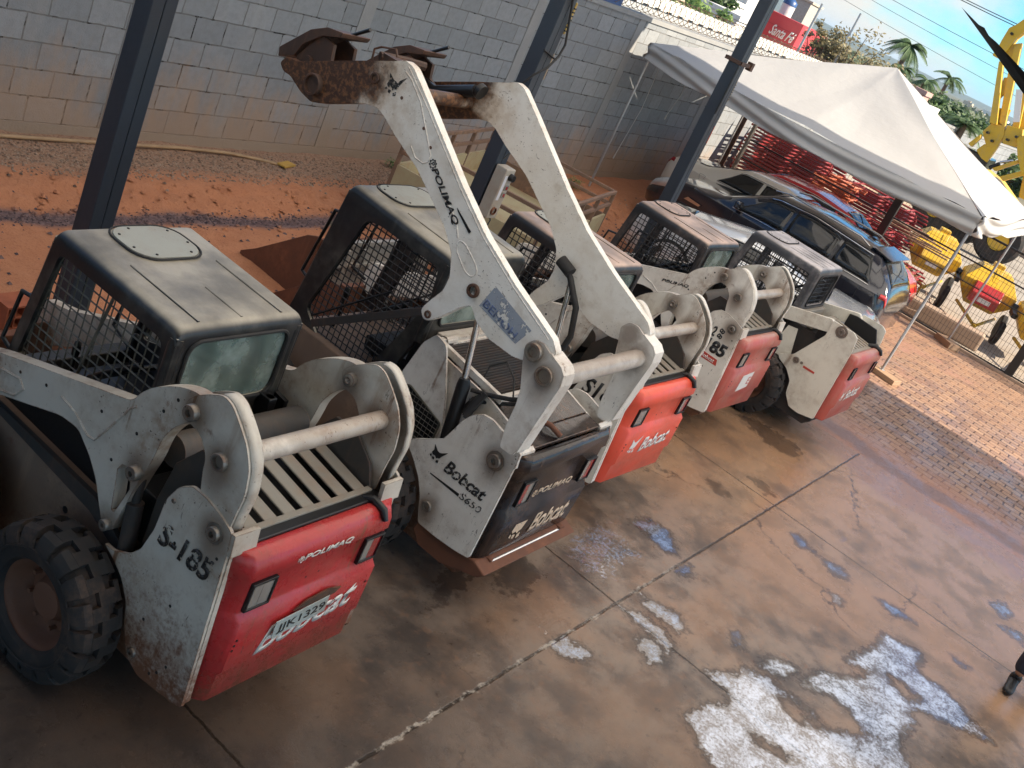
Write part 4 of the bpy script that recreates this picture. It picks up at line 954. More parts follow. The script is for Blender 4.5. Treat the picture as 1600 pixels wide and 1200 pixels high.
lettering('E', wpo, (-.9215, .0, .70), (0, -1, 0), UZ, .07, .09, M['red_sticker'])

# --- fifth loader: radius lift arms pivoting low on the side plates
def fifth():
    root = empty('skid_loader', (13.135, 3.182, 0), 1.555, 'rearmost white skid loader, low side pivots and pale red tailgate', 'skid loader', 'compact loaders parked in a row')
    W = worn('cream_white_paint', (0.74, 0.70, 0.60), 0.38, dust=0.35, rust=0.35, runs=.5)
    fr = MB(); fr.prism([(-.78, .30), (-.70, .22), (1.18, .22), (1.26, .34), (1.26, .80), (1.0, .88), (-.80, .85)], -.50, .50, 'y'); fr.box(-.76, .05, -.45, .45, .8, 1.22); fr.build('frame', M['dark_frame'], root, bevel=.01)
    for s in (1, -1):
        p = [(-.05, .80), (-.22, .90), (-.40, 1.22), (-.36, 1.32), (.35, 1.15), (1.0, .95), (1.9, .55), (2.0, .68), (1.05, 1.10), (.293, 1.325), (-.425, 1.497), (-.70, 1.497), (-.763, 1.46), (-.790, 1.291), (-.811, .374), (-.62, .335), (-.487, .345), (-.38, .46), (-.343, .616), (-.235, .72), (-.10, .77)]
        a_ = [(-.425, 1.497), (-.70, 1.497), (-.763, 1.46), (-.790, 1.291), (-.811, .374), (-.62, .335), (-.487, .345), (-.38, .46), (-.343, .616), (-.235, .72), (-.10, .775), (-.06, .82), (-.22, .91), (-.43, 1.30)]
        mb = MB(); mb.prism(rounded(a_, .02, 3), s * .575, s * .60, 'y'); mb.build('upright_plate', W, root, bevel=.003, seg=1)
        ar = [(-.40, 1.497), (.293, 1.325), (1.05, 1.08), (1.95, .66), (1.90, .52), (1.0, .93), (.22, 1.18), (-.43, 1.34), (-.50, 1.40)]
        arm_plate(root, ar, .50, .572, s, W, 'lift_arm', .02)
        bt = MB(); boss(bt, -.574, 1.432, .595, .625, .045, .014, s=s); bt.lathe([(.072, s * .60), (.072, s * .608), (.045, s * .608)], c=(-.574, 0, 1.432), n=24); boss(bt, -.285, .872, .595, .62, .04, .016, s=s); bt.lathe([(.001, s * .602), (.018, s * .602), (.018, s * .58)], c=(-.358, 0, .874), n=12); bt.build('pivot_bolt', M['steel'], root, smooth=40)
        ip = MB(); ip.prism([(-.20, .80), (.16, .78), (.20, .95), (.04, 1.05), (.02, 1.16), (-.10, 1.18), (-.14, 1.02)], s * .535, s * .55, 'y'); ip.build('bracket', W, root)
        sv = MB(); wire_grid(sv, [(.05, .80), (1.0, .86), (.95, 1.0), (.20, 1.22), (.0, 1.2)], .05, .004, lambda a, b: (a, s * .52, b)); sv.build('side_vent', M['wire_black'], root, fix=False)
        mb = MB(); mb.prism([(.0, .80), (1.1, .86), (1.05, 1.1), (.1, 1.3), (0, 1.3)], s * .42, s * .44, 'y'); mb.build('fender_panel', M['black'], root)
    st_ = MB(); st_.prism([(-.395, .836), (-.548, .838), (-.546, .863), (-.395, .863)], .6005, .602, 'y'); st_.build('sticker', M['red_sticker'], root)
    sp = MB(); sp.prism([(-.30, 1.20), (-.30, 1.44), (-.40, 1.46), (-.68, 1.44), (-.76, 1.30), (-.76, 1.18)], -.50, -.47, 'y'); sp.prism([(-.30, 1.20), (-.30, 1.36), (-.68, 1.33), (-.76, 1.18)], .47, .50, 'y'); sp.build('bay_side', M['black'], root, bevel=.004)
    zs = lambda x: 1.30 + (x + .33) * .12
    gr = MB()
    for k in range(9):
        yc = -.40 + k * .1; gr.add([(-.73, yc - .03, zs(-.73)), (-.73, yc + .03, zs(-.73)), (-.20, yc + .03, zs(-.2)), (-.20, yc - .03, zs(-.2)), (-.73, yc - .03, zs(-.73) - .03), (-.73, yc + .03, zs(-.73) - .03), (-.2, yc + .03, zs(-.2) - .03), (-.2, yc - .03, zs(-.2) - .03)], [(0, 1, 2, 3), (7, 6, 5, 4), (0, 4, 5, 1), (1, 5, 6, 2), (2, 6, 7, 3), (3, 7, 4, 0)])
    gr.box(-.78, -.72, -.46, .46, 1.22, zs(-.75)); gr.box(-.22, -.14, -.46, .46, 1.24, zs(-.2) + .004); gr.build('engine_grille', M['slat'], root, bevel=.003, seg=1)
    prof = [(-.775, 1.245), (-.80, 1.262), (-.835, 1.262), (-.865, 1.245), (-.888, 1.205), (-.895, 1.14), (-.880, 1.118), (-.878, .945), (-.885, .925), (-.915, .895), (-.918, .60), (-.898, .565), (-.896, .400), (-.885, .385), (-.80, .383)]
    dr = tailgate(root, M['pinkred'], prof, .56, .48, -.785)
    lamp(dr, -.880, .400, .955, 1.110, .125, 0); lamp(dr, -.880, -.420, .955, 1.110, .125, -1)
    ho = MB(); ho.lathe([(.001, -.8815), (.026, -.8815), (.026, -.86)], 'x', (0, 0, 1.055), 18); ho.build('lock_hole', M['black'], dr)
    hk = MB(); hk.tube([(-.72, -.34, 1.255), (-.80, -.36, 1.29), (-.875, -.38, 1.262), (-.905, -.40, 1.215)], [.025, .03, .024, .016], 8); hk.build('door_latch', M['black'], dr, smooth=50)
    lettering('Bobcat', dr, (-.921, .26, .655), (0, -1, .05), UZ, .50, .15, M['white_worn'], shear=.3, bold=.025)
    emblem(CAT, dr, (-.920, .42, .665), (0, -1, .05), UZ, .14, M['white_worn'])
    g = dict(xf=.995, xr=.03, zf=1.914, zr=1.894, w=.43, zb=.98, xb=.0, skirt=.085, lean=.13, rz=1.28,
             ribs=[(.55, .08, .25), (.55, .08, .12), (.55, .08, -.02), (.55, .08, -.16)], hatch=(.78, .0, .26, .15),
             side=[(1.13, .98), (1.085, 1.30), (.985, 1.84), (.04, 1.82), (.035, 1.40), (.02, 1.28), (.10, 1.0)],
             win=[(1.045, 1.13), (.925, 1.80), (.14, 1.79), (.13, 1.35), (.30, 1.20)], mullion=((.62, 1.2), (.56, 1.79)), rwin=(.33, 1.40, 1.80))
    cab_shell(root, g, M['cab_grey'], M['wire_black'], M['cab_grey'], None)
    bp = MB(); bp.box(-.03, .03, -.40, .40, 1.20, 1.36); bp.build('cab_mount', M['slat'], root, bevel=.01)
    put_wheels(root, (0.06, 1.02), .70, .41)
    bucket(root, 2.0, .82, .5, .8, M['rust']).build('bucket', M['rust'], root, bevel=.004)
    return root
l5 = fifth()

# --- second loader: larger, black door, lift arms raised
def second():
    root = empty('skid_loader', (6.17, 3.38, 0), 1.583, 'large white skid loader with raised lift arms and scratched black tailgate', 'skid loader', 'compact loaders parked in a row')
    P2 = ((-.172, 2.045), (.061, 1.735), (-.735, 1.955), (-.86, 1.862), (-.781, 1.164), (-.482, .582))
    W = worn('white_paint_rusty', (0.76, 0.72, 0.65), 0.33, dust=0.38, rust=0.7, mudz=.50, updust=.1, runs=.95, pins=P2)
    Wa = worn('white_arm_paint', (0.80, 0.765, 0.70), 0.32, dust=0.30, rust=0.42, updust=.1, runs=.7, pins=P2)
    # raised arms rust away towards the coupler
    t = NT('arm_paint_rusting'); X, Y, Z = t.xyz(); n1 = t.noise(5, 6, .65); n2 = t.noise(28, 5, .65); n3 = t.noise(70, 3)
    rm = t.ramp(t.math('ADD', X, t.math('MULTIPLY', t.math('SUBTRACT', n1, .5), .75)), .98, 1.22)
    c1 = t.mix(t.ramp(n1, .4, .7, 0, .4), (.80, .765, .70), (.56, .48, .38)); c1 = t.mix(t.math('MULTIPLY', t.math('MULTIPLY', t.ramp(n3, .64, .7), t.ramp(t.noise(3.1, 4), .5, .62)), .85), c1, (.05, .03, .018)); sc3 = t.math('MULTIPLY', t.ramp(t.noise(24, 6, .75, stretch=(.5, 1, 1), dist=1.5), .61, .64), t.ramp(t.noise(2.1, 4), .48, .62)); c1 = t.mix(t.math('MULTIPLY', sc3, .8), c1, (.10, .055, .03)); c1 = t.mix(t.math('MULTIPLY', t.ramp(t.noise(7, 6, .65), .52, .7), .35), c1, (.40, .31, .22))
    c1 = t.mix(t.math('MULTIPLY', t.edge(.008), t.ramp(n2, .4, .6)), c1, (.14, .055, .025))
    hal = t.ramp(t.math('ADD', X, t.math('MULTIPLY', t.math('SUBTRACT', n1, .5), .9)), .72, 1.2); c1 = t.mix(t.math('MULTIPLY', hal, .55), c1, (.40, .24, .11))
    c1 = t.mix(rm, c1, t.mix(t.ramp(n2, .45, .62), (.055, .025, .014), (.17, .075, .03)))
    t.base(c1, t.math('ADD', t.math('MULTIPLY', n2, .25), .38), normal=t.bump(t.math('ADD', n3, n2), .15, .005)); WR = t.m
    fr = MB(); fr.prism([(-.92, .34), (-.80, .22), (1.25, .22), (1.33, .36), (1.33, .90), (1.15, 1.0), (.2, 1.0), (-.30, .80), (-.92, .60)], -.50, .50, 'y'); fr.box(-.88, -.25, -.46, .46, .6, 1.15); fr.build('frame', M['brown_frame'], root, bevel=.01)
    cw = MB(); cw.prism([(-.44, .36), (-.52, .285), (-.735, .285), (-1.02, .385), (-1.06, .43), (-.95, .47), (-.46, .47)], -.60, .60, 'y'); cw.build('counterweight', M['rust'], root, bevel=.01)
    P = [(-0.14, 0.874), (-0.19, 0.93), (-0.30, 1.0), (-0.38, 1.056), (-0.416, 1.147), (-0.455, 1.26), (-0.50, 1.325), (-0.565, 1.372), (-0.64, 1.382), (-0.75, 1.355), (-0.884, 1.315), (-0.918, 1.283), (-0.912, 0.472), (-0.797, 0.450), (-0.636, 0.436), (-0.469, 0.436), (-0.43, 0.52), (-0.40, 0.61), (-0.329, 0.717), (-0.24, .80)]
    ARM2 = [(1.90, 2.60), (1.86, 2.66), (1.77, 2.665), (1.255, 2.90), (1.0, 3.01), (0.935, 3.045), (0.86, 3.032), (0.66, 2.895), (0.21, 2.575), (-0.08, 2.39), (-0.40, 2.235), (-0.80, 2.075), (-0.86, 2.01), (-0.80, 1.93), (-0.70, 1.86), (-0.60, 1.835), (-0.393, 1.840), (-0.27, 1.89), (-0.20, 1.955), (-0.13, 1.90), (-0.02, 1.76), (0.045, 1.695), (0.085, 1.69), (0.125, 1.735), (0.10, 1.80), (0.03, 1.93), (0.025, 2.03), (0.08, 2.16), (0.20, 2.28), (0.556, 2.500), (0.80, 2.60), (0.95, 2.675), (1.02, 2.694), (1.12, 2.672), (1.45, 2.515), (1.54, 2.485), (1.65, 2.505), (1.78, 2.56), (1.85, 2.56)]
    LK = [(-.655, 1.96), (-.70, 2.02), (-.765, 2.03), (-.83, 2.0), (-.86, 1.98), (-.93, 1.965), (-.965, 1.93), (-.975, 1.86), (-.915, 1.36), (-.90, 1.30), (-.80, 1.30), (-.775, 1.43), (-.772, 1.60), (-.755, 1.70), (-.69, 1.85)]
    for s in (1, -1):
        mb = MB(); mb.prism(rounded(P, .02, 3), s * .600, s * .622, 'y'); mb.build('upright_plate', W, root, bevel=.003, seg=1)
        f = MB(); f.prism([(-.885, 1.318), (-.915, 1.30), (-.925, 1.20), (-.90, 1.20)], s * .44, s * .62, 'y'); f.build('upright_flange', W, root)
        bt = MB(); boss(bt, -.781, 1.164, .615, .650, .048, .02, s=s); bt.lathe([(.066, s * .620), (.066, s * .628), (.045, s * .628)], c=(-.781, 0, 1.164), n=22); boss(bt, -.482, .582, .615, .64, .038, .018, s=s); bt.build('pivot_bolt', M['steel'], root, smooth=40)
        sp = MB(); sp.prism(rounded([(.225, 1.0), (.12, 1.47), (.05, 1.575), (-.05, 1.55), (-.20, 1.25), (-.30, .986), (-.24, .80), (-.05, .75), (.25, .80)], .03), s * .48, s * .50, 'y'); sp.build('side_panel', W, root, bevel=.004, seg=1)
        vt = MB(); vp = rounded([(.147, .98), (.118, 1.134), (.074, 1.163), (-.251, 1.07), (-.245, .90), (.02, .828)], .02); vt.prism(vp, s * .501, s * .506, 'y'); 
        vo_ = vt.build('side_vent', M['black'], root)
        vm = MB(); wire_grid(vm, vp, .035, .0025, lambda a, b: (a, s * .512, b)); ed = [(p[0], s * .51, p[1]) for p in vp]; ed.append(ed[0]); vm.tube(ed, .007, 5); vm.build('vent_mesh', M['wire'], vo_, fix=False)
        a_ = arm_plate(root, ARM2, .612, .680, s, WR, 'lift_arm', .02, bev=.007)
        em = ridge([(.904, 2.985), (.84, 2.96), (.716, 2.87), (.56, 2.69), (.50, 2.62), (.495, 2.575), (.53, 2.548), (.60, 2.553), (.66, 2.60)], .677, s, .007)
        em.tube([(p[0], s * .676, p[1]) for p in ((.90, 3.022), (.66, 2.868), (.21, 2.548), (-.08, 2.365), (-.40, 2.212), (-.77, 2.060))], .007, 6)
        em.tube([(p[0], s * .680, p[1]) for p in ((.30, 2.44), (.20, 2.40), (.12, 2.33), (.08, 2.27))], .006, 6)
        lp = rounded([(.07, 2.262), (.02, 2.268), (-.10, 2.20), (-.145, 2.155), (-.12, 2.105), (-.06, 2.115), (.06, 2.20)], .03, 4); em.tube([(p[0], s * .678, p[1]) for p in lp + lp[:1]], .006, 6)
        em.build('pressed_ridge', WR, a_, smooth=60)
        sg = MB(); sg.prism([(.17, 2.432), (.155, 2.415), (.02, 2.335), (.012, 2.352)], s * .681, s * .686, 'y'); sg.build('grip_strip', M['black'], a_)
        pn = MB(); boss(pn, -.172, 2.045, .675, .70, .045, .028, s=s); boss(pn, .061, 1.735, .675, .692, .026, .014, s=s); boss(pn, 1.553, 2.60, .675, .72, .072, .058, s=s); boss(pn, 1.107, 2.85, .675, .695, .036, .022, s=s)
        for q in ((1.23, 2.80), (.86, 2.83), (.62, 2.74), (.52, 2.66)): pn.lathe([(.001, s * .682), (.011, s * .682), (.011, s * .675)], c=(q[0], 0, q[1]), n=10)
        pn.build('pivot_pin', M['rust_dark'], a_, smooth=40)
        lk = MB(); lk.prism(rounded(LK, .02, 3), s * .684, s * .700, 'y'); l_ = lk.build('rear_link', Wa, root, bevel=.003, seg=1)
        lk = MB(); lk.prism(rounded(LK, .02, 3), s * .560, s * .575, 'y'); lk.build('link_inner_plate', Wa, l_)
        ed = [(-.83, 2.0), (-.93, 1.965), (-.968, 1.93), (-.978, 1.86), (-.94, 1.56), (-.915, 1.34)]
        fl = MB(); fl.v = [Vector((a, s * yy, b)) for a, b in ed for yy in (.700, .560)]; fl.f = [(2 * k, 2 * k + 1, 2 * k + 3, 2 * k + 2) for k in range(len(ed) - 1)]; fl.build('link_flange', Wa, l_, solid=.01)
        pn = MB(); boss(pn, -.735, 1.955, .695, .735, .058, .034, s=s); boss(pn, -.860, 1.862, .695, .722, .062, .045, s=s); pn.build('pivot_pin', M['steel'], l_, smooth=40)
        cy = MB(); cy.tube([(-.172, s * .545, 2.03), (-.305, s * .545, 1.42)], .021, 14); cy.build('cylinder_rod', M['chrome'], root, smooth=60)
        cy = MB(); cy.tube([(-.300, s * .545, 1.46), (-.31, s * .545, 1.42), (-.36, s * .545, 1.05), (-.37, s * .545, .95)], [.036, .046, .046, .04], 16); cy.build('lift_cylinder', M['black'], root, smooth=50)
        bl = MB(); bl.beam((.98, s * .545, 1.10), (.09, s * .545, 1.74), .03, .055); bl.build('control_link', M['dark_frame'], root, bevel=.004)
    lettering('POLIMAQ', root, (.455, .684, 2.540), (-.80, 0, -.58), (-.58, 0, .80), .385, .055, M['ink'], shear=.25, bold=.026)
    emblem(GEAR, root, (.50, .682, 2.575), (-.80, 0, -.58), (-.58, 0, .80), .062, M['ink'])
    emblem(CAT, root, (1.00, .682, 2.80), (-.75, 0, .1), (.1, 0, .99), .14, M['ink_worn'])
    ds = MB(); ds.prism([(-.30, 2.150), (-.645, 2.045), (-.585, 1.915), (-.25, 1.985)], .6805, .682, 'y'); do_ = ds.build('sticker', M['blue_sticker'], root)
    lettering('BEHOH', do_, (-.27, .6825, 2.0), (-.93, 0, -.22), (-.22, 0, .93), .30, .055, worn_ink('blue_ink', (.12, .16, .28), .6), bold=.02)
    emblem(CAT, root, (-.345, .624, .885), (-1, 0, 0), UZ, .115, M['ink'])
    lettering('Bobcat', root, (-.475, .624, .872), (-.99, 0, -.02), (0, 0, 1), .355, .095, M['ink_worn'], shear=.3, bold=.026)
    lettering('S650', root, (-.665, .624, .785), (-1, 0, 0), UZ, .18, .05, M['ink_worn'], shear=.2)
    sg = MB(); sg.prism([(-.40, .792), (-.655, .788), (-.655, .810), (-.40, .800)], .6225, .624, 'y'); sg.build('stripe', M['ink'], root)
    tb = MB(); tb.tube([(-.870, -.69, 1.835), (-.870, .69, 1.835)], .062, 28); tb.build('cross_tube', Wa, root, smooth=60)
    tb = MB(); tb.tube([(1.25, -.60, 2.74), (1.25, .60, 2.74)], .05, 20); tb.build('arm_cross_member', WR, root, smooth=60)
    # coupler at the arm tips
    cp = MB()
    for s in (1, -1):
        a, b = (.30, .58) if s > 0 else (-.58, -.30)
        cp.prism(rounded([(2.03, 2.60), (2.045, 2.66), (1.83, 2.875), (1.70, 2.945), (1.56, 2.965), (1.575, 2.93), (1.72, 2.88), (1.86, 2.76), (1.90, 2.66)], .01), a, b, 'y')
        cp.prism([(1.90, 2.66), (1.74, 2.88), (1.62, 2.86), (1.60, 2.76), (1.50, 2.72), (1.55, 2.62), (1.80, 2.60)], a + .02, a + .05, 'y'); cp.prism([(1.90, 2.66), (1.74, 2.88), (1.62, 2.86), (1.60, 2.76), (1.50, 2.72), (1.55, 2.62), (1.80, 2.60)], b - .05, b - .02, 'y')
    cp.tube([(1.78, -.58, 2.68), (1.78, .58, 2.68)], .035, 12); c_o = cp.build('coupler', M['rust_dark'], root, bevel=.006)
    for s in (1, -1):
        lv = MB(); lv.tube([(1.70, s * .44, 2.90), (1.60, s * .44, 2.955), (1.475, s * .44, 3.045)], [.02, .012, .014], 8); lv.build('lock_lever', M['black'], c_o, smooth=50)
    ty = MB(); ty.tube([(1.16, -.50, 2.86), (1.50, -.50, 2.70), (1.72, -.50, 2.72)], .045, 14); ty.tube([(1.14, -.50, 2.88), (1.10, -.50, 2.87)], .058, 14); ty.build('tilt_cylinder', M['black'], root, smooth=50)
    ty = MB(); ty.tube([(1.16, .50, 2.84), (1.50, .50, 2.70)], .04, 14); ty.build('tilt_cylinder', M['black'], root, smooth=50)
    hb = MB(); hb.tube([(1.46, .34, 2.86), (1.47, .34, 2.93), (1.42, .34, 2.965), (1.30, .34, 3.0), (1.27, .34, 2.96)], .008, 6); hb.tube([(1.44, .30, 2.9), (1.36, .12, 2.92), (1.28, .0, 2.93)], .03, 8); hb.box(1.28, 1.42, .05, .30, 2.86, 2.93); hb.build('hose_guard', M['rust_dark'], root)
    hs = MB(); hs.tube([(-.05, -.565, 2.10), (-.15, -.545, 2.06), (-.30, -.53, 1.90), (-.36, -.53, 1.70), (-.33, -.53, 1.45), (-.30, -.50, 1.2)], .024, 10); hs.tube([(-.02, -.55, 2.13), (-.14, -.545, 2.09)], .045, 12)
    hs.tube([(-.35, .50, 1.40), (-.45, .46, 1.42), (-.60, .44, 1.48), (-.80, .45, 1.60)], .016, 8); hs.tube([(-.38, .52, 1.34), (-.50, .42, 1.38), (-.62, .36, 1.44), (-.72, .40, 1.52)], .014, 8)
    hs.tube([(-.33, .38, 1.36), (-.30, .30, 1.52), (-.38, .26, 1.60), (-.50, .30, 1.55), (-.6, .38, 1.45)], .006, 6)
    for k in range(5): hs.tube([(-.36 - .02 * k, .50 + .02 * k, 1.25), (-.40 - .015 * k, .50, 1.36 + .02 * k)], .02, 8)
    hs.build('hydraulic_hose', M['rubber'], root, smooth=50)
    # engine cover: fine radiator grille, then folded black hatch
    gz = lambda x: 1.42 + (x + .5) * .14
    g_ = MB(); x0, x1 = -.50, .06
    g_.add([(x0, -.38, gz(x0) - .03), (x0, .38, gz(x0) - .03), (x1, .38, gz(x1) - .03), (x1, -.38, gz(x1) - .03)], [(0, 1, 2, 3)])
    go = g_.build('radiator_grille', M['black'], root, fix=False)
    g_ = MB()
    for k in range(24):
        x = x0 + (x1 - x0) * (k + .5) / 24; g_.beam((x, -.38, gz(x) - .006), (x, .38, gz(x) - .006), .010, .02, up=(.3, 0, 1))
    g_.build('grille_slat', M['dark_frame'], go)
    g_ = MB()
    for yy in (-.40, .40): g_.beam((x0 - .02, yy, gz(x0)), (x1 + .02, yy, gz(x1)), .04, .05)
    g_.beam((x0 - .02, -.42, gz(x0)), (x0 - .02, .42, gz(x0)), .04, .05); g_.beam((x1, -.42, gz(x1)), (x1, .42, gz(x1)), .04, .05); g_.build('grille_frame', W, go, bevel=.004)
    sideb = MB()
    for s in (1, -1): sideb.prism([(-.90, .9), (-.90, 1.29), (-.50, 1.40), (.05, 1.47), (.05, .9)], s * .44, s * .46, 'y')
    sideb.build('bay_side', W, root)
    hc = MB(); hc.prism([(-.905, 1.285), (-.905, 1.31), (-.78, 1.335), (-.772, 1.33), (-.772, 1.30)], -.435, .435, 'y'); hc.prism([(-.768, 1.30), (-.768, 1.335), (-.53, 1.385), (-.53, 1.35)], -.435, .435, 'y')
    ho_ = hc.build('engine_hatch', M['blackdoor'], root, bevel=.006)
    hk = MB(); hk.tube([(-.70, .22, 1.335), (-.74, .20, 1.375), (-.82, .17, 1.375), (-.90, .13, 1.335)], .020, 8); hk.build('hatch_handle', M['rust'], ho_, smooth=50)
    prof = [(-.90, 1.27), (-.925, 1.286), (-.955, 1.278), (-.975, 1.25), (-.982, 1.18), (-.962, 1.15), (-.958, .86), (-.985, .825), (-.978, .62), (-.968, .50), (-.955, .475), (-.90, .472)]
    dr = tailgate(root, M['blackdoor'], prof, .598, .510, -.915)
    lamp(dr, -.960, .400, .895, 1.085, .15, -1 if False else 1); lamp(dr, -.960, -.420, .895, 1.085, .15, -1)
    ho = MB(); ho.lathe([(.001, -.962), (.03, -.962), (.03, -.94)], 'x', (0, -.12, 1.09), 18); ho.build('lock_hole', M['black'], dr)
    lettering('POLIMAQ', dr, (-.963, .20, .905), (0, -1, .0), UZ, .46, .06, M['tan_worn'], shear=.25, bold=.026); emblem(GEAR, dr, (-.962, .262, .905), (0, -1, 0), UZ, .06, M['tan_worn'])
    lettering('Bobcat', dr, (-.986, .10, .585), (0, -1, .0), (.02, 0, 1), .50, .165, M['tan_worn'], shear=.35, bold=.026); emblem(CAT, dr, (-.985, .34, .575), (0, -1, 0), (.02, 0, 1), .21, M['tan_worn'])
    bb = MB(); bb.tube([(-.985, .44, .438), (-.985, -.44, .438)], .020, 16); bb.build('bumper_bar', M['chrome'], root, smooth=60)
    bb = MB(); bb.box(-1.0, -.93, .44, .47, .40, .47); bb.box(-1.0, -.93, -.50, -.44, .40, .47); bb.build('bar_bracket', M['rust'], root, bevel=.004)
    g = dict(xf=1.165, xr=.17, zf=2.10, zr=2.055, w=.455, zb=1.02, xb=.0, skirt=.12, lean=.12, rz=1.42,
             ribs=[(.75, .22, .30), (.75, .22, -.30), (.45, .22, .0)], hatch=(.98, .02, .25, .15),
             side=[(1.30, 1.02), (1.25, 1.30), (1.15, 2.0), (.18, 1.96), (.165, 1.60), (.20, 1.45), (.40, .80), (.75, .68), (1.10, .78)],
             win=[(1.155, 1.12), (.935, 1.93), (.82, 1.955), (.26, 1.94), (.235, 1.72), (.30, 1.50), (.52, .95), (.80, .85)], mullion=((1.10, 1.08), (.55, 1.60)), rwin=(.34, 1.55, 1.93))
    cab_shell(root, g, M['cab'], M['wire_black'], M['hatch'], M['cabglass'], wires=.048)
    hd = MB()
    for s in (1, -1): hd.tube([(1.30, s * .30, 1.22), (1.44, s * .28, 1.25), (1.345, s * .28, 1.79), (1.20, s * .30, 1.82)], .014, 8)
    hd.build('grab_handle', M['black'], root, smooth=60)
    pv = MB(); pv.box(.02, .17, -.30, .30, 1.42, 1.50); pv.lathe([(.035, -.36), (.035, -.24)], c=(.06, 0, 1.50), n=14); pv.lathe([(.035, .24), (.035, .36)], c=(.06, 0, 1.50), n=14); pv.build('cab_mount', W, root, bevel=.008)
    put_wheels(root, (0.0, 1.13), .745, .43, mk='large', w=.27, rimr=.235)
    return root
l2 = second()
# ------------------------------------------------------------------ cars under the canopy
def lerp(a, b, t): return a + (b - a) * t
def interp(tab, x):
    if x <= tab[0][0]: return tab[0][1]
    for (a, b), (c, d) in zip(tab, tab[1:]):
        if x <= c: return lerp(b, d, (x - a) / (c - a))
    return tab[-1][1]
def smooth_tab(tab, x):
    return (interp(tab, x - .05) + interp(tab, x) * 2 + interp(tab, x + .05)) / 4
def car_paint(name, c, metal=0.0, rough=0.25):
    t = NT(name); n = t.noise(2, 4); n2 = t.noise(40, 3)
    t.base(t.mix(t.math('MULTIPLY', n, .25), c, tuple(v * .6 for v in c)), rough, metal, coat=1.0); return t.m
M['car_glass'] = NT('tinted_car_glass').base((0.012, 0.014, 0.016), 0.04, 0.0)
M['chrome_trim'] = plain('chrome_trim', (0.7, 0.7, 0.7), 0.12, 1.0)
M['headlamp'] = plain('headlamp_lens', (0.55, 0.57, 0.58), 0.08, 0.4, coat=1)
M['plastic'] = plain('black_plastic', (0.02, 0.02, 0.021), 0.6)
M['alloy'] = plain('alloy_rim', (0.4, 0.4, 0.4), 0.3, 0.9)
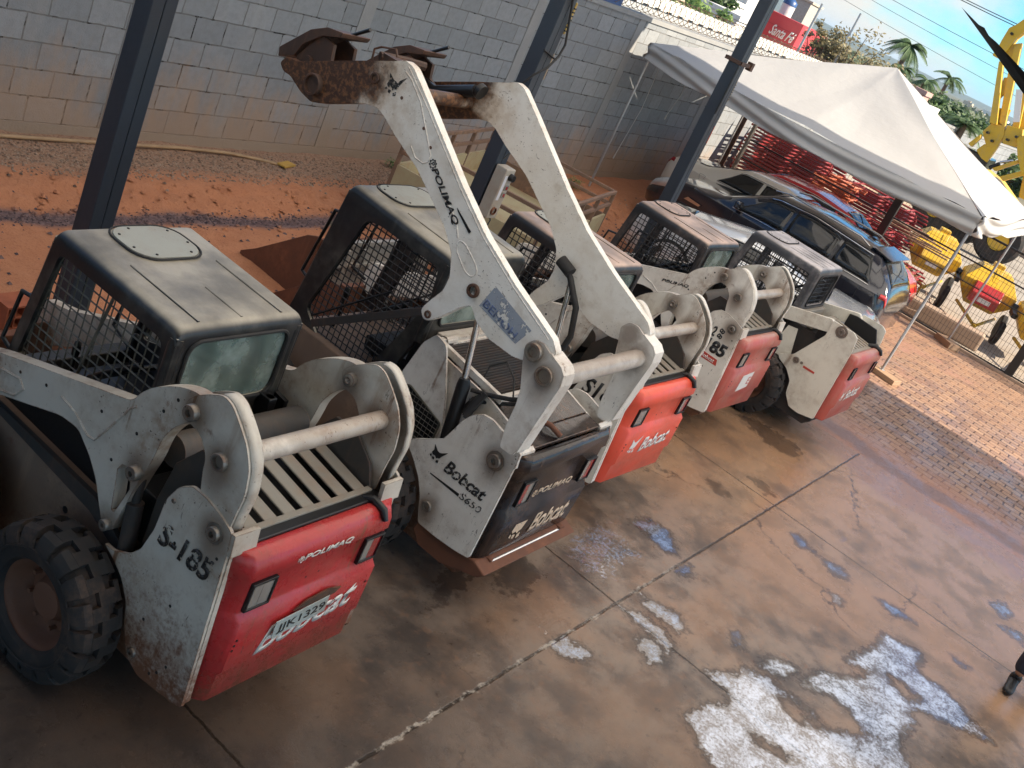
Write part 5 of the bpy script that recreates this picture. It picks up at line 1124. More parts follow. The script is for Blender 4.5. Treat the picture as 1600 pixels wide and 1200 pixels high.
def make_car(name, x, y, yaw, label, L, W, top, roofw, belt, paint, green, winx, sill=.26, cat='car', extra=None):
    """top: [(x, z)] centreline from the tail (x=-L/2) to the nose; green: (tail glass foot, roof rear, roof front, windscreen foot)"""
    root = empty(name, (x, y, 0), yaw, label, cat, 'cars under the canopy')
    h = L / 2
    g0, g1, g2, g3 = green
    def sect(xx):
        zt = smooth_tab(top, xx); e = min(1, (h - abs(xx)) / .45); wf = W * (.80 + .20 * math.sqrt(max(0, 1 - (1 - e) ** 2)))
        gr = interp([(g0, 0), (g1, 1), (g2, 1), (g3, 0)], xx)
        bt = min(belt, zt - .03); wr = lerp(wf * .90, roofw, gr)
        zr = zt - .05 - .03 * gr; zr = max(zr, bt + .01)
        zs = sill + .10 * (1 - e)
        return [(wf * .88, zs), (wf * .97, zs + .12), (wf, .58 if zt > .7 else zt * .8), (wf * .985, bt - .03), (wf * .955, bt), (lerp(wf * .955, wr, .5), lerp(bt, zr, .55)), (wr, zr), (wr * .86, zt - .015), (wr * .45, zt), (0, zt + .003)]
    def pt(xx, v, s, off=0.0):
        S = sect(xx); i = min(int(v), len(S) - 2); f = v - i
        y_ = lerp(S[i][0], S[i + 1][0], f); z_ = lerp(S[i][1], S[i + 1][1], f)
        if off:
            ny, nz = (S[i + 1][1] - S[i][1]), -(S[i + 1][0] - S[i][0]); l = math.hypot(ny, nz) or 1; y_ += ny / l * off; z_ += nz / l * off
        return (xx, s * y_, z_)
    xs_ = [-h, -h + .02, -h + .06, -h + .14, -h + .26] + [-h + .4 + (L - .8) * i / 40 for i in range(41)] + [h - .26, h - .14, h - .06, h - .02, h]
    mb = MB(); nv = 10
    for xx in xs_:
        S = sect(xx)
        for k in range(nv): mb.v.append(Vector((xx, S[k][0], S[k][1])))
        for k in range(nv - 2, -1, -1): mb.v.append(Vector((xx, -S[k][0], S[k][1])))
    n = 2 * nv - 1
    for i in range(len(xs_) - 1):
        for k in range(n - 1): a = i * n + k; mb.f.append((a, a + 1, a + n + 1, a + n))
        mb.f.append((i * n, (i + 1) * n, (i + 1) * n + n - 1, i * n + n - 1))
    mb.f.append(tuple(range(n))); mb.f.append(tuple((len(xs_) - 1) * n + k for k in reversed(range(n))))
    body = mb.build('body', paint, root, smooth=35)
    def patch(nm, mat, x0, x1, v0, v1, s, off=.006, parent=None, slant=(0, 0), n_=10):
        m_ = MB()
        def fn(u, w):
            v = lerp(v0, v1, w); xa = x0 + slant[0] * w; xb = x1 + slant[1] * w
            return pt(lerp(xa, xb, u), v, s, off)
        m_.grid(fn, n_, 5); return m_.build(nm, mat, parent or root, smooth=60, solid=.004)
    for s in (1, -1):
        for (a, b, sl) in winx: patch('side_window', M['car_glass'], a, b, 4.25, 5.9, s, slant=sl)
        pth = MB(); pth.tube([pt(lerp(winx[0][0] + winx[0][2][0], winx[-1][1] + winx[-1][2][1], k / 12), 6.02, s, .008) for k in range(13)], .010, 6)
        pth.build('roof_rail', M['chrome_trim'], root, smooth=60)
        pth = MB(); pth.tube([pt(lerp(winx[0][0], winx[-1][1], k / 12), 4.15, s, .006) for k in range(13)], .008, 6); pth.build('belt_trim', M['chrome_trim'], root, smooth=60)
        patch('headlight', M['headlamp'], h - .42, h - .03, 2.6, 3.9, s, .005, slant=(.0, 0))
        patch('tail_light', M['redlens'], -h + .02, -h + .17, 2.9, 4.0, s, .005)
        mr = MB(); p = pt(winx[-1][1] - .12, 4.6, s); mr.obox((p[0], p[1] + s * .11, p[2] + .03), .10, .20, .13); mr.build('mirror', paint, root, bevel=.03, seg=3)
        dl = MB()
        for xx in (winx[0][0] + .1, (winx[0][1] + winx[-1][0]) / 2, winx[-1][1] - .08): dl.tube([pt(xx, v, s, .001) for v in (.6, 1, 1.5, 2, 2.5, 3, 3.9)], .004, 4)
        dl.build('door_seam', M['plastic'], root)
        for xc in (-h + .82, h - .85):
            ar = MB(); ar.lathe([(.385, s * (W - .06)), (.385, s * (W + .004)), (.335, s * (W + .004)), (.335, s * (W - .12)), (.001, s * (W - .12))], c=(xc, 0, .34), n=28); ar.build('wheel_arch', M['plastic'], root)
            key = 'car'
            if key not in WH:
                w = MB(); w.lathe([(.21, -.09), (.30, -.10), (.318, -.07), (.322, 0), (.318, .07), (.30, .10), (.21, .09)], n=32); 
                rm = MB(); rm.lathe([(.21, .085), (.20, .06), (.19, .03), (.001, .03)], n=28)
                for k in range(5):
                    a = k * 1.2566; rm.beam((.05 * math.cos(a), .05, .05 * math.sin(a)), (.20 * math.cos(a), .07, .20 * math.sin(a)), .05, .03, up=(0, 1, 0))
                ro = rm.build('wheel', M['alloy'], None, smooth=35); w.build('tyre', M['tyre'], ro, smooth=35); WH[key] = ro; c_ = ro
            else: c_ = copy_tree(WH[key])
            c_.parent = root; c_.location = (xc, s * (W - .10), .322); c_.rotation_euler = (0, random.uniform(0, 1), 0 if s > 0 else math.pi)
    for nm, a, b in (('windscreen', g2 + .03, g3 - .04), ('rear_window', g0 + .04, g1 - .03)):
        m_ = MB(); m_.grid(lambda u, w: (lambda q: (q[0], q[1], q[2] + .008))(pt(lerp(a, b, u), 7.2 + 1.8 * abs(2 * w - 1) * -1 + 1.8, 1 if w > .5 else -1)), 8, 12); m_.build(nm, M['car_glass'], root, smooth=60, solid=.004)
    bp = MB(); bp.box(h - .03, h + .01, -.45, .45, .30, .44); bp.build('lower_grille', M['plastic'], root, bevel=.01)
    if extra: extra(root, pt, patch, h)
    return root

SIL = car_paint('silver_car_paint', (0.62, 0.64, 0.66), 0.3, 0.25)
BLK = car_paint('black_car_paint', (0.012, 0.014, 0.022), 0.0, 0.15)
BEI = car_paint('greige_car_paint', (0.72, 0.69, 0.63), 0.0, 0.3)
RED = car_paint('red_car_paint', (0.62, 0.012, 0.02), 0.0, 0.2)
def exA(root, pt, patch, h):
    patch('fog_lamp', M['headlamp'], h - .2, h - .02, 1.0, 1.5, -1, .01)
    mb = MB(); mb.box(h - .02, h + .02, -.35, .35, .50, .62); mb.build('grille', M['plastic'], root, bevel=.01)
make_car('parked_car', 16.2, 4.95, -math.pi / 2 + .24, 'low silver coupe parked nose out, closest to the rearmost loader', 4.15, .86,
         [(-2.075, .75), (-2.03, .92), (-1.75, .99), (-1.35, 1.06), (-.4, 1.22), (.30, 1.21), (1.05, .97), (1.75, .93), (2.0, .80), (2.075, .60)], .58, .90, SIL, (-1.95, -1.25, .25, 1.15),
         [(-1.50, -.72, (.18, 0)), (-.66, .10, (0, 0)), (.16, .95, (0, -.55))], extra=exA)
def exB(root, pt, patch, h):
    bd = MB(); p = [pt(1.45, 3.1, 1, .012), pt(1.28, 3.1, 1, .012)]
    b_ = MB(); b_.prism([(1.56, .80), (1.50, .86), (1.22, .84), (1.25, .80)], .945, .951, 'y'); o = b_.build('fender_badge', M['chrome_trim'], root)
    sp = MB(); sp.prism([(-2.05, 1.56), (-1.7, 1.625), (-1.62, 1.60), (-2.02, 1.53)], -.58, .58, 'y'); sp.build('spoiler', BLK, root, bevel=.01)
    for s in (1, -1):
        rr = MB(); rr.tube([(-1.6, s * .60, 1.60), (-1.4, s * .60, 1.67), (.0, s * .60, 1.70), (.25, s * .60, 1.64)], .016, 8); rr.build('roof_bar', M['chrome_trim'], root, smooth=60)
make_car('parked_car', 18.85, 5.75, math.pi / 2, 'black sport utility car with chrome window trim and a badge on its wing', 4.75, .92,
         [(-2.375, .80), (-2.33, 1.10), (-2.15, 1.32), (-1.85, 1.58), (-.6, 1.66), (.15, 1.61), (1.0, 1.16), (2.0, 1.02), (2.3, .85), (2.375, .65)], .64, 1.06, BLK, (-2.30, -1.80, .1, 1.0),
         [(-1.95, -1.22, (.20, 0)), (-1.16, -.30, (0, 0)), (-.24, .72, (0, -.50))], sill=.32, extra=exB)
def exC(root, pt, patch, h):
    fd = MB(); q = [pt(-1.45 + .07 * math.cos(a * math.pi / 8), 3.2 + .45 * math.sin(a * math.pi / 8), -1, .002) for a in range(17)]; fd.tube(q, .003, 4); fd.build('fuel_flap', M['plastic'], root)
make_car('parked_car', 20.75, 6.55, -math.pi / 2, 'greige saloon car with its tail to the wall, between the black and the red car', 4.6, .86,
         [(-2.3, .80), (-2.26, 1.02), (-2.0, 1.10), (-1.55, 1.14), (-.75, 1.44), (0, 1.48), (.45, 1.42), (1.25, 1.02), (1.95, .88), (2.25, .72), (2.3, .60)], .60, 1.0, BEI, (-1.75, -.80, .35, 1.25),
         [(-1.15, -.35, (.30, 0)), (-.28, 1.0, (0, -.55))], extra=exC)
make_car('parked_car', 22.22, 5.95, -math.pi / 2, 'bright red hatchback parked nose out beside the wire fence', 4.1, .80,
         [(-2.05, .75), (-2.0, 1.0), (-1.7, 1.30), (-1.3, 1.47), (-.4, 1.53), (.35, 1.45), (1.1, 1.05), (1.7, .92), (1.98, .75), (2.05, .58)], .57, .96, RED, (-1.95, -1.25, .25, 1.1),
         [(-1.50, -.72, (.18, 0)), (-.66, .10, (0, 0)), (.16, .90, (0, -.55))])
# ------------------------------------------------------------------ canopy
t = NT('canopy_fabric'); n1 = t.noise(1.2, 4); n2 = t.noise(9, 4)
t.base(t.mix(t.math('MULTIPLY', n2, .25), (0.46, 0.46, 0.455), (0.40, 0.395, 0.385)), .55, normal=t.bump(t.math('ADD', n1, t.math('MULTIPLY', n2, .15)), .5, .05))
tl = t.n('ShaderNodeBsdfTranslucent'); tl.inputs[0].default_value = (.5, .48, .44, 1); ms = t.n('ShaderNodeMixShader'); ms.inputs[0].default_value = .22
t.l(t.b.outputs[0], ms.inputs[1]); t.l(tl.outputs[0], ms.inputs[2]); t.l(ms.outputs[0], t.out.inputs[0]); M['fabric'] = t.m
TX0, TX1, TY0, TY1, EZ, AZ = 17.72, 22.95, 2.80, 9.10, 2.86, 4.20
tent = empty('canopy', (TX0, TY0, 0), 0, 'white peaked canopy tent with a hanging valance sheltering the parked cars', 'canopy')
ax_, ay_ = TX1 - TX0, TY1 - TY0; cx_, cy_ = 3.05, 3.15
rn = random.Random(5)
cor = [(0, 0), (ax_, 0), (ax_, ay_), (0, ay_)]
panels = MB()
for k in range(4):
    a, b = cor[k], cor[(k + 1) % 4]
    def fn(u, v, a=a, b=b, k=k):
        x = lerp(a[0], b[0], u); y = lerp(a[1], b[1], u); X_ = lerp(x, cx_, v); Y_ = lerp(y, cy_, v)
        sag = -.10 * math.sin(math.pi * v) * (.35 + .65 * math.sin(math.pi * u))
        sag += .055 * max(0, 1 - abs(u - .5) / .03) * (1 - v) * 0 + (.035 * max(0, 1 - abs(u - .5) * 9) * (1 - v))
        fold = .022 * math.sin(u * 46 + k) * math.exp(-v * 7) * (abs(u - .5) * 2) ** 3 + .012 * math.sin(u * 13 + v * 9 + k * 2) * math.sin(math.pi * v)
        if k == 0: fold += .05 * math.sin(u * 9.5) * math.sin(math.pi * u) * (1 - v)
        return (X_, Y_, lerp(EZ - (.06 * math.sin(math.pi * u)), AZ, v) + sag + fold)
    panels.grid(fn, 80, 24)
panels.build('roof_fabric', M['fabric'], tent, smooth=180, fix=False)
for k in range(4):
    a, b = cor[k], cor[(k + 1) % 4]; d = Vector((b[0] - a[0], b[1] - a[1], 0)).normalized(); nn = Vector((d.y, -d.x, 0))
    va = MB(); ph = k * 1.7
    def fv(u, v):
        x = lerp(a[0], b[0], u); y = lerp(a[1], b[1], u); L_ = 6.0
        e = abs(u - .5) * 2
        z = EZ - .06 * math.sin(math.pi * u) - v * (.31 + .02 * math.sin(u * 21 + ph))
        w = (.018 + .02 * v) * math.sin(z * 34 + 5 * math.sin(u * 5 + ph) + u * 9) + .012 * math.sin(u * 90 + 4 * v) * e ** 3 + .02 * v * math.sin(u * 17 + ph)
        q = Vector((x, y, z)) + nn * (w + .012); return tuple(q)
    va.grid(fv, 130, 16); va.build('valance', M['fabric'], tent, smooth=180, solid=.003, fix=False)
M['galv'] = worn('galvanised_tube', (0.42, 0.43, 0.44), 0.35, dust=.3, rust=.15, metal=.7, edges=False)
fm = MB()
for k in range(4):
    a, b = cor[k], cor[(k + 1) % 4]; i_ = .05
    A = (a[0] + (i_ if a[0] == 0 else -i_), a[1] + (i_ if a[1] == 0 else -i_), EZ - .10); B = (b[0] + (i_ if b[0] == 0 else -i_), b[1] + (i_ if b[1] == 0 else -i_), EZ - .10)
    fm.tube([A, B], .022, 10); fm.tube([A, (cx_, cy_, AZ - .12)], .02, 10)
fm.build('roof_frame', M['galv'], tent, smooth=60)
M['block_wood'] = worn('wood_block', (0.30, 0.19, 0.115), 0.85, dust=.6, rust=.1, edges=False)
for (px, py), bl in (((.06, .06), 1), ((ax_ - .10, .10), 1), ((ax_ - .06, ay_ - .1), 0), ((.06, ay_ - .06), 0)):
    pm = MB(); pm.tube([(px, py, .07 if bl else .10), (px, py, EZ - .1)], .024, 14); pm.tube([(px, py, 1.25), (px, py, 1.29)], .029, 14); pm.tube([(px, py, .07 if bl else .1), (px, py, .085 if bl else .115)], .05, 12); pm.build('pole', M['galv'], tent, smooth=50)
for i, (x, y, r_, s) in enumerate(((TX0 + .0, TY0 - .05, -.25, (.26, .46, .085)), (TX1 - .12, TY0 + .08, -.7, (.28, .50, .12)))):
    b = MB(); b.obox((0, 0, s[2] / 2), *s); o = b.build('footing_block', M['block_wood'], None, bevel=.008, loc=(x, y, -.004)); o.rotation_euler = (0, 0, r_)
    tag(o, ('muddy wooden block under the front canopy pole nearest the loaders', 'muddy block under the canopy pole by the wire fence')[i], 'block', 'blocks under the canopy poles')
for (px, py, L_) in ((18.6, 8.6, .9), (18.2, 9.0, 1.9)):
    rp_ = MB(); rp_.tube([(px, py, 2.7), (px + .05, py - .02, 2.7 - L_ * .5), (px - .02, py + .03, 2.7 - L_)], .008, 6); rp_.tube([(px - .02, py + .03, 2.7 - L_), (px - .03, py + .03, 2.62 - L_)], .014, 6)
    tag(rp_.build('rope', M['fabric'], None, smooth=60), 'slack white rope hanging inside the canopy' if L_ < 1 else 'long knotted white rope hanging by the rear canopy pole', 'rope')

# ------------------------------------------------------------------ column fittings
M['beige_box'] = worn('beige_enamel', (0.36, 0.33, 0.28), .5, dust=.35, rust=.2)
bx = empty('socket_box', (9.33, 5.78, 0), 0, 'beige electrical socket box with a white strip label on the middle column', 'electrical box')
b = MB(); b.box(-.02, .15, -.14, .0, 1.25, 1.80); b.build('housing', M['beige_box'], bx, bevel=.012)
b = MB(); b.box(.0, .045, -.143, -.141, 1.46, 1.73); b.build('paper_label', worn_ink('strip_label', (.62, .62, .66), .97), bx)
for z_ in (1.52, 1.60):
    b = MB(); b.box(.06, .13, -.15, -.141, z_ - .03, z_ + .03); so_ = b.build('socket', M['lampglass'], bx, bevel=.003); b = MB(); b.box(.08, .11, -.153, -.151, z_ - .018, z_ + .018); b.build('socket_face', M['redlens'], so_)
b = MB(); b.lathe([(.001, -.19), (.035, -.19), (.04, -.141)], c=(.09, 0, 1.72), n=14); b.build('plug', M['black'], bx, smooth=50)
b = MB(); b.lathe([(.03, -.16), (.042, -.16), (.042, -.141), (.03, -.141)], c=(.04, 0, 1.34), n=16); b.build('outlet_ring', M['rust'], bx, smooth=50)
b = MB(); b.tube([(.02, -.08, 1.25), (.03, -.11, 1.16), (.12, -.10, 1.14), (.22, -.05, 1.18), (.25, .02, 1.25)], .008, 6); b.build('cable', M['rubber'], bx, smooth=60)
b = MB(); b.box(.03, .17, -.03, .0, .55, 1.1); b.build('conduit_cover', M['beige_box'], bx, bevel=.01)
M['yellow_plastic'] = plain('yellow_plastic', (0.50, 0.34, 0.08), .45, var=.5)
lt = [('work_light', (9.53, 5.85), 3.18, 3.50, 'yellow strip work light strapped high on the middle column'), ('work_light', (14.04, 5.86), 2.92, 3.22, 'yellow strip light strapped to the column before the canopy')]
for nm, (x, y), z0, z1, lb in lt:
    r_ = empty(nm, (x, y, z0), 0, lb, 'work light', 'strip lights on the columns')
    b = MB(); b.box(0, .035, -.04, .05, 0, z1 - z0); b.build('body', M['yellow_plastic'], r_, bevel=.01)
    b = MB()
    for k in range(7): b.box(.0, .037, -.042, .052, .03 + k * (z1 - z0 - .06) / 7, .045 + k * (z1 - z0 - .06) / 7)
    b.build('rib', M['black'], r_)
bd = MB(); bd.box(0, .03, -.03, .05, 2.70, 2.98); o = bd.build('cable_box', plain('tan_plastic', (.36, .26, .16), .5), None, bevel=.012, loc=(9.53, 5.85, 0)); tag(o, 'small tan cable box below the yellow light, middle column', 'box')
for i, (x, z_) in enumerate(((9.31, 3.60), (13.82, 3.42))):
    b = MB(); b.box(-.02, .30, -.03, -.012, z_, z_ + .05); b.box(-.02, -.008, -.03, .23, z_, z_ + .05); b.box(-.02, .30, .212, .23, z_, z_ + .05); b.box(.28, .36, -.05, .03, z_ - .03, z_ + .08)
    o = b.build('clamp', M['rust_dark'], None, bevel=.004, loc=(x, 5.8, 0)); tag(o, ('dark steel clamp around the middle column, at the top of the photo', 'brown steel clamp around the column before the canopy')[i], 'clamp', 'clamps around the columns')
b = MB(); b.tube([(9.36, 5.78, 3.58), (9.56, 5.76, 3.10), (9.50, 5.74, 2.98), (9.33, 5.70, 2.86), (9.18, 5.72, 2.76), (9.14, 5.78, 2.64), (9.16, 5.82, 2.58)], .012, 8); b.tube([(9.27, 5.78, 3.0), (9.55, 5.78, 2.93)], .010, 6)
b.tube([(9.56, 5.80, 2.1), (9.60, 5.78, 2.05), (9.42, 5.76, 1.92), (9.36, 5.76, 1.86)], .009, 6)
tag(b.build('power_cable', M['rubber'], None, smooth=60), 'black power cable looping down the middle column', 'cable')
b = MB(); b.tube([(13.79, 5.79, 3.40), (13.77, 5.78, 3.2), (13.775, 5.78, 2.75)], .016, 8); tag(b.build('conduit', M['black'], None, smooth=60), 'black conduit on the edge of the column before the canopy', 'conduit')
tp = MB(); tp.box(14.026, 14.030, 5.80, 6.0, 2.33, 2.58); o = tp.build('warning_tape', worn_ink('red_white_tape', (.55, .07, .04), .97), None); tag(o, 'red and white tape mark stuck on the far column', 'tape')
b = MB(); b.box(.0, .002, .01, .19, 2.345, 2.36); b.box(.0, .002, .01, .19, 2.55, 2.565); b.build('tape_band', M['white_ink'], o); bpy.data.objects[o.name].children[0].location = (14.0305, 5.80, 0)

# ------------------------------------------------------------------ wire fence and yard beyond
M['fence_paint'] = plain('fence_black', (0.02, 0.018, 0.016), .5)
FX = 23.12
fn_ = empty('wire_fence', (FX, 0, 0), 0, 'dark steel mesh fence between the canopy and the machine yard', 'fence')
for y in (1.62, 5.22, -2.2, -6.0):
    b = MB(); b.box(-.06, .06, y - .08, y + .08, -.05, 2.35); b.build('post', M['fence_paint'], fn_, bevel=.006)
for z_, th in ((.06, .03), (1.20, .022), (1.62, .03), (2.18, .04)):
    b = MB(); b.box(-th / 2, th / 2, -8, 8.75, z_ - th / 2, z_ + th / 2); b.build('rail', M['fence_paint'], fn_)
b = MB()
for i in range(230):
    y = -8 + i * .073; b.tube([(.02, y, .06), (.02, y, 2.18)], .0035, 4, cap=False)
for i in range(14): z_ = .1 + i * .16; b.tube([(.025, -8, z_), (.025, 8.75, z_)], .003, 4, cap=False)
b.build('wire_mesh', M['fence_paint'], fn_, fix=False)
b = MB(); b.tube([(0, 8.72, -.05), (0, 8.72, 2.55)], .05, 12); b.build('end_post', M['steel'], fn_, smooth=50)
b = MB(); b.tube([(0, 9.02, -.05), (0, 9.02, 2.9)], .06, 12); b.build('wall_post', M['rust_dark'], fn_, smooth=50)
M['kerb_conc'] = worn('kerb_concrete', (0.36, 0.26, 0.19), .9, dust=.5, rust=.1, edges=False)
b = MB(); b.box(FX - .10, FX + .10, -10, 9.4, -.1, .05); o = b.build('kerb', M['kerb_conc'], None, bevel=.01); o['kind'] = 'structure'
b = MB(); b.obox((0, 0, .17), .40, 1.75, .38); o = b.build('concrete_barrier', M['kerb_conc'], None, bevel=.05, loc=(24.15, 3.35, -.05)); o.rotation_euler = (0, 0, .12); tag(o, 'long tan concrete block lying just behind the wire fence', 'barrier')
# stacked red scaffold frames
M['scaf'] = worn('scaffold_red', (0.24, 0.016, 0.018), .5, dust=.2, rust=.35, edges=False)
M['scaf_or'] = worn('scaffold_orange', (0.42, 0.10, 0.04), .5, dust=.3, rust=.3, edges=False)
def frame_mb(L_, W_, sq=False):
    f = MB(); r = .024
    for y in (0, W_): f.tube([(y, 0, 0), (y, L_, 0)], r, 6)
    nx = 3
    for k in range(nx): f.tube([(0, L_ * (k + .5) / nx, 0), (W_, L_ * (k + .5) / nx, 0)], r * .85, 6)
    f.tube([(0, L_ * .1, 0), (W_ * .5, L_ * .1, 0)], r, 5); f.tube([(0, .02, 0), (0, .02, .055)], .012, 5); f.tube([(0, L_ - .02, 0), (0, L_ - .02, .055)], .012, 5)
    return f
fr1 = None; rnd = random.Random(11)
stacks = [(24.0, 7.05, 2.1, 26, .078, 'far', 0), (24.05, 5.05, 1.85, 15, .078, 'mid', 0), (24.1, 4.35, .62, 9, .075, 'near', 0), (25.4, 5.2, 2.0, 21, .078, 'back', 0), (25.4, 7.4, 1.9, 25, .078, 'backfar', 0)]
SL = {'far': 'red scaffold frame in the tall stack by the block wall', 'mid': 'red scaffold frame in the stack behind the middle fence post', 'near': 'short red scaffold frame in the low pile nearest the yellow mixers', 'back': 'red scaffold frame in the second row of stacks', 'backfar': 'red scaffold frame in the second row of stacks by the wall'}
for (x, y, L_, n_, dz, key, _) in stacks:
    proto = None
    for k in range(n_):
        if proto is None: o = proto = frame_mb(L_, 1.1).build('scaffold_section', M['scaf'], None, smooth=60)
        else: o = proto.copy(); col.objects.link(o)
        o.location = (x + rnd.uniform(-.008, .008), y + rnd.uniform(-.05, .05), .04 + k * dz); o.rotation_euler = (0, 0, rnd.uniform(-.003, .003)); tag(o, SL[key], 'scaffold', 'stacked red scaffold frames')
proto = None
for k in range(7):
    if proto is None: o = proto = frame_mb(.9, .5).build('scaffold_clip', M['scaf_or'], None, smooth=60)
    else: o = proto.copy(); col.objects.link(o)
    o.location = (23.85 + rnd.uniform(-.03, .03), 6.3 + rnd.uniform(-.08, .08), 1.35 + k * .055); o.rotation_euler = (rnd.uniform(-.05, .05), 0, rnd.uniform(-.35, .15)); tag(o, 'bright orange scaffold bracket on top of the red stacks', 'scaffold', 'orange scaffold brackets')
for i in range(9):
    b = MB(); a = (24.0 + rnd.uniform(0, .6), 5.4 + rnd.uniform(-.5, .5), 1.24 + .03 * i); b.beam(a, (a[0] + rnd.uniform(-.3, .3), a[1] - rnd.uniform(.8, 1.5), a[2] + rnd.uniform(-.1, .1)), .05, .025)
    tag(b.build('loose_plank', plain('plank_wood', (.42, .27, .17), .8, var=.5), None), 'loose board lying on top of the red scaffold stack', 'board', 'boards on the scaffold stack')
# scrap heap
b = MB()
for i in range(150):
    p = Vector((24.3 + rnd.gauss(0, .5), 4.55 + rnd.gauss(0, .35), .05 + abs(rnd.gauss(0, .16)))); d = Vector((rnd.gauss(0, 1), rnd.gauss(0, 1), rnd.gauss(0, .5))).normalized() * rnd.uniform(.06, .25)
    b.tube([p, p + d, p + d + Vector((rnd.gauss(0, .06), rnd.gauss(0, .06), rnd.gauss(0, .05)))], rnd.uniform(.008, .022), 5)
t = NT('scrap'); g_ = t.n('ShaderNodeNewGeometry'); t.base(t.mix(g_.outputs['Random Per Island'], (.08, .045, .03), (.42, .30, .22)), .7); tag(b.build('scrap_heap', t.m, None, fix=False), 'tangled heap of pale and rusty scrap fittings behind the fence', 'scrap', kind='stuff')
# towable concrete mixers
M['yellow'] = worn('yellow_machine_paint', (0.62, 0.38, 0.015), .4, dust=.3, rust=.15, dustc=(.40, .30, .16))
MIXL = ('yellow hopper machine on wheels, farthest left behind the fence', 'yellow hopper machine with a red front panel', 'yellow hopper machine at the right edge of the photo')
for i, (x, y, rz) in enumerate(((27.4, 4.85, .30), (26.3, 3.25, .25), (25.6, 1.75, .25))):
    r_ = empty('hopper_machine', (x, y, 0), rz, MIXL[i], 'hopper', 'yellow hopper machines')
    b = MB(); o_ = 0
    def ring(w, d, z): return [(-w, -d, z), (w, -d, z), (w, d, z), (-w, d, z)]
    rs = [ring(.30, .32, .45), ring(.62, .60, .80), ring(.62, .60, 1.02), ring(.30, .34, 1.36), ring(.22, .22, 1.38)]
    for q in rs: b.v += [Vector(p) for p in q]
    for k in range(4):
        for j in range(4): j2 = (j + 1) % 4; b.f.append((k * 4 + j, k * 4 + j2, k * 4 + 4 + j2, k * 4 + 4 + j))
    b.f += [(0, 3, 2, 1), (16, 17, 18, 19)]
    hp_ = b.build('hopper', M['yellow'], r_, bevel=.012)
    b = MB(); b.beam((-.50, -.02, 1.12), (-.28, -.02, 1.37), .14, .05); b.box(.02, .35, -.12, .12, 1.37, 1.47); b.build('lid', M['yellow'], hp_, bevel=.01)
    b = MB(); b.prism([(-.98, .62), (-.60, .60), (-.58, 1.04), (-.80, 1.06), (-.98, .84)], -.28, .34, 'y'); eb = b.build('engine_cover', M['red'] if i == 1 else M['yellow'], r_, bevel=.012)
    if i < 2:
        b = MB(); b.box(-.985, -.981, -.12, .16, .68, .78); b.build('label_panel', M['white_ink'], eb); eb.children[0].rotation_euler = (0, 0, 0)
    b = MB(); b.tube([(-.4, -.45, .42), (-1.5, -.05, .30)], .035, 6); b.tube([(-.4, .45, .42), (-1.5, .05, .30)], .035, 6); b.tube([(-1.5, 0, .30), (-1.75, 0, .30)], .035, 6); b.tube([(-1.35, 0, .30), (-1.35, 0, .02)], .025, 6); b.build('tow_frame', M['yellow'], r_)
    for s in (1, -1):
        b = MB(); b.lathe([(.10, -.06), (.24, -.07), (.27, -.04), (.27, .04), (.24, .07), (.10, .06), (.001, .05)], n=20); o = b.build('wheel', M['tyre'], r_, smooth=40, loc=(.1, s * .70, .27))
    b = MB(); b.box(-.3, .3, .61, .72, .75, .86); b.lathe([(.001, .72), (.07, .72), (.07, .6)], c=(.35, 0, .9), n=12); b.box(-.3, .3, -.72, -.61, .75, .86); b.build('gearbox', M['black'], r_, bevel=.01)

# ------------------------------------------------------------------ farm trailer, bucket, bits by the wall
M['tr_wood'] = worn('trailer_boards', (0.40, 0.34, 0.20), .75, dust=.5, rust=.25, edges=False, dustc=(.36, .22, .12))
M['tr_steel'] = worn('trailer_steel', (0.17, 0.105, 0.07), .7, dust=.6, rust=.5, dustc=(.34, .19, .11))
tr = empty('farm_trailer', (12.05, 7.15, 0), .245, 'open farm trailer with rusty side rails parked below the wall', 'trailer')
hx_, hy_ = 1.45, .98
b = MB(); b.box(-hx_, hx_, -hy_, hy_, .52, .58); b.build('deck', M['tr_wood'], tr, bevel=.006)
for s in (1, -1):
    b = MB(); b.box(-hx_, hx_, s * hy_ - .02, s * hy_ + .02, .58, .86); b.build('side_board', M['tr_wood'], tr)
    b = MB(); b.box(s * hx_ - .02, s * hx_ + .02, -hy_ + .02, hy_ - .02, .58, .86); b.build('end_board', M['tr_wood'] if s < 0 else M['tr_steel'], tr)
b = MB()
for z_ in (1.02, 1.20):
    for s in (1, -1):
        b.box(-hx_ - .02, hx_ + .02, s * hy_ - .022, s * hy_ + .022, z_ - .025, z_ + .02); b.box(s * hx_ - .022, s * hx_ + .022, -hy_, hy_, z_ - .025, z_ + .02)
for x in (-hx_, -.7, 0, .7, hx_):
    for s in (1, -1): b.box(x - .02, x + .02, s * hy_ - .026, s * hy_ + .026, .58, 1.20)
b.build('rail_frame', M['tr_steel'], tr, bevel=.004)
for s in (1, -1):
    b = MB(); b.lathe([(.16, -.09), (.30, -.10), (.34, -.06), (.34, .06), (.30, .10), (.16, .09), (.001, .06)], n=24); b.build('wheel', M['tyre'], tr, smooth=40, loc=(.0, s * 1.12, .34))
    b = MB(); b.box(hx_ + .02, hx_ + .10, s * .75 - .10, s * .75 + .10, .38, .62); b.build('rear_lamp_box', M['black'], tr, bevel=.01)
b = MB(); b.beam((-hx_, 0, .48), (-hx_ - 1.0, 0, .46), .08, .08); b.build('drawbar', M['tr_steel'], tr)
tm = MB(); tm.prism([(.0, .0), (.26, .0), (.26, .04), (.0, .04)], -.4, .4, 'x'); 
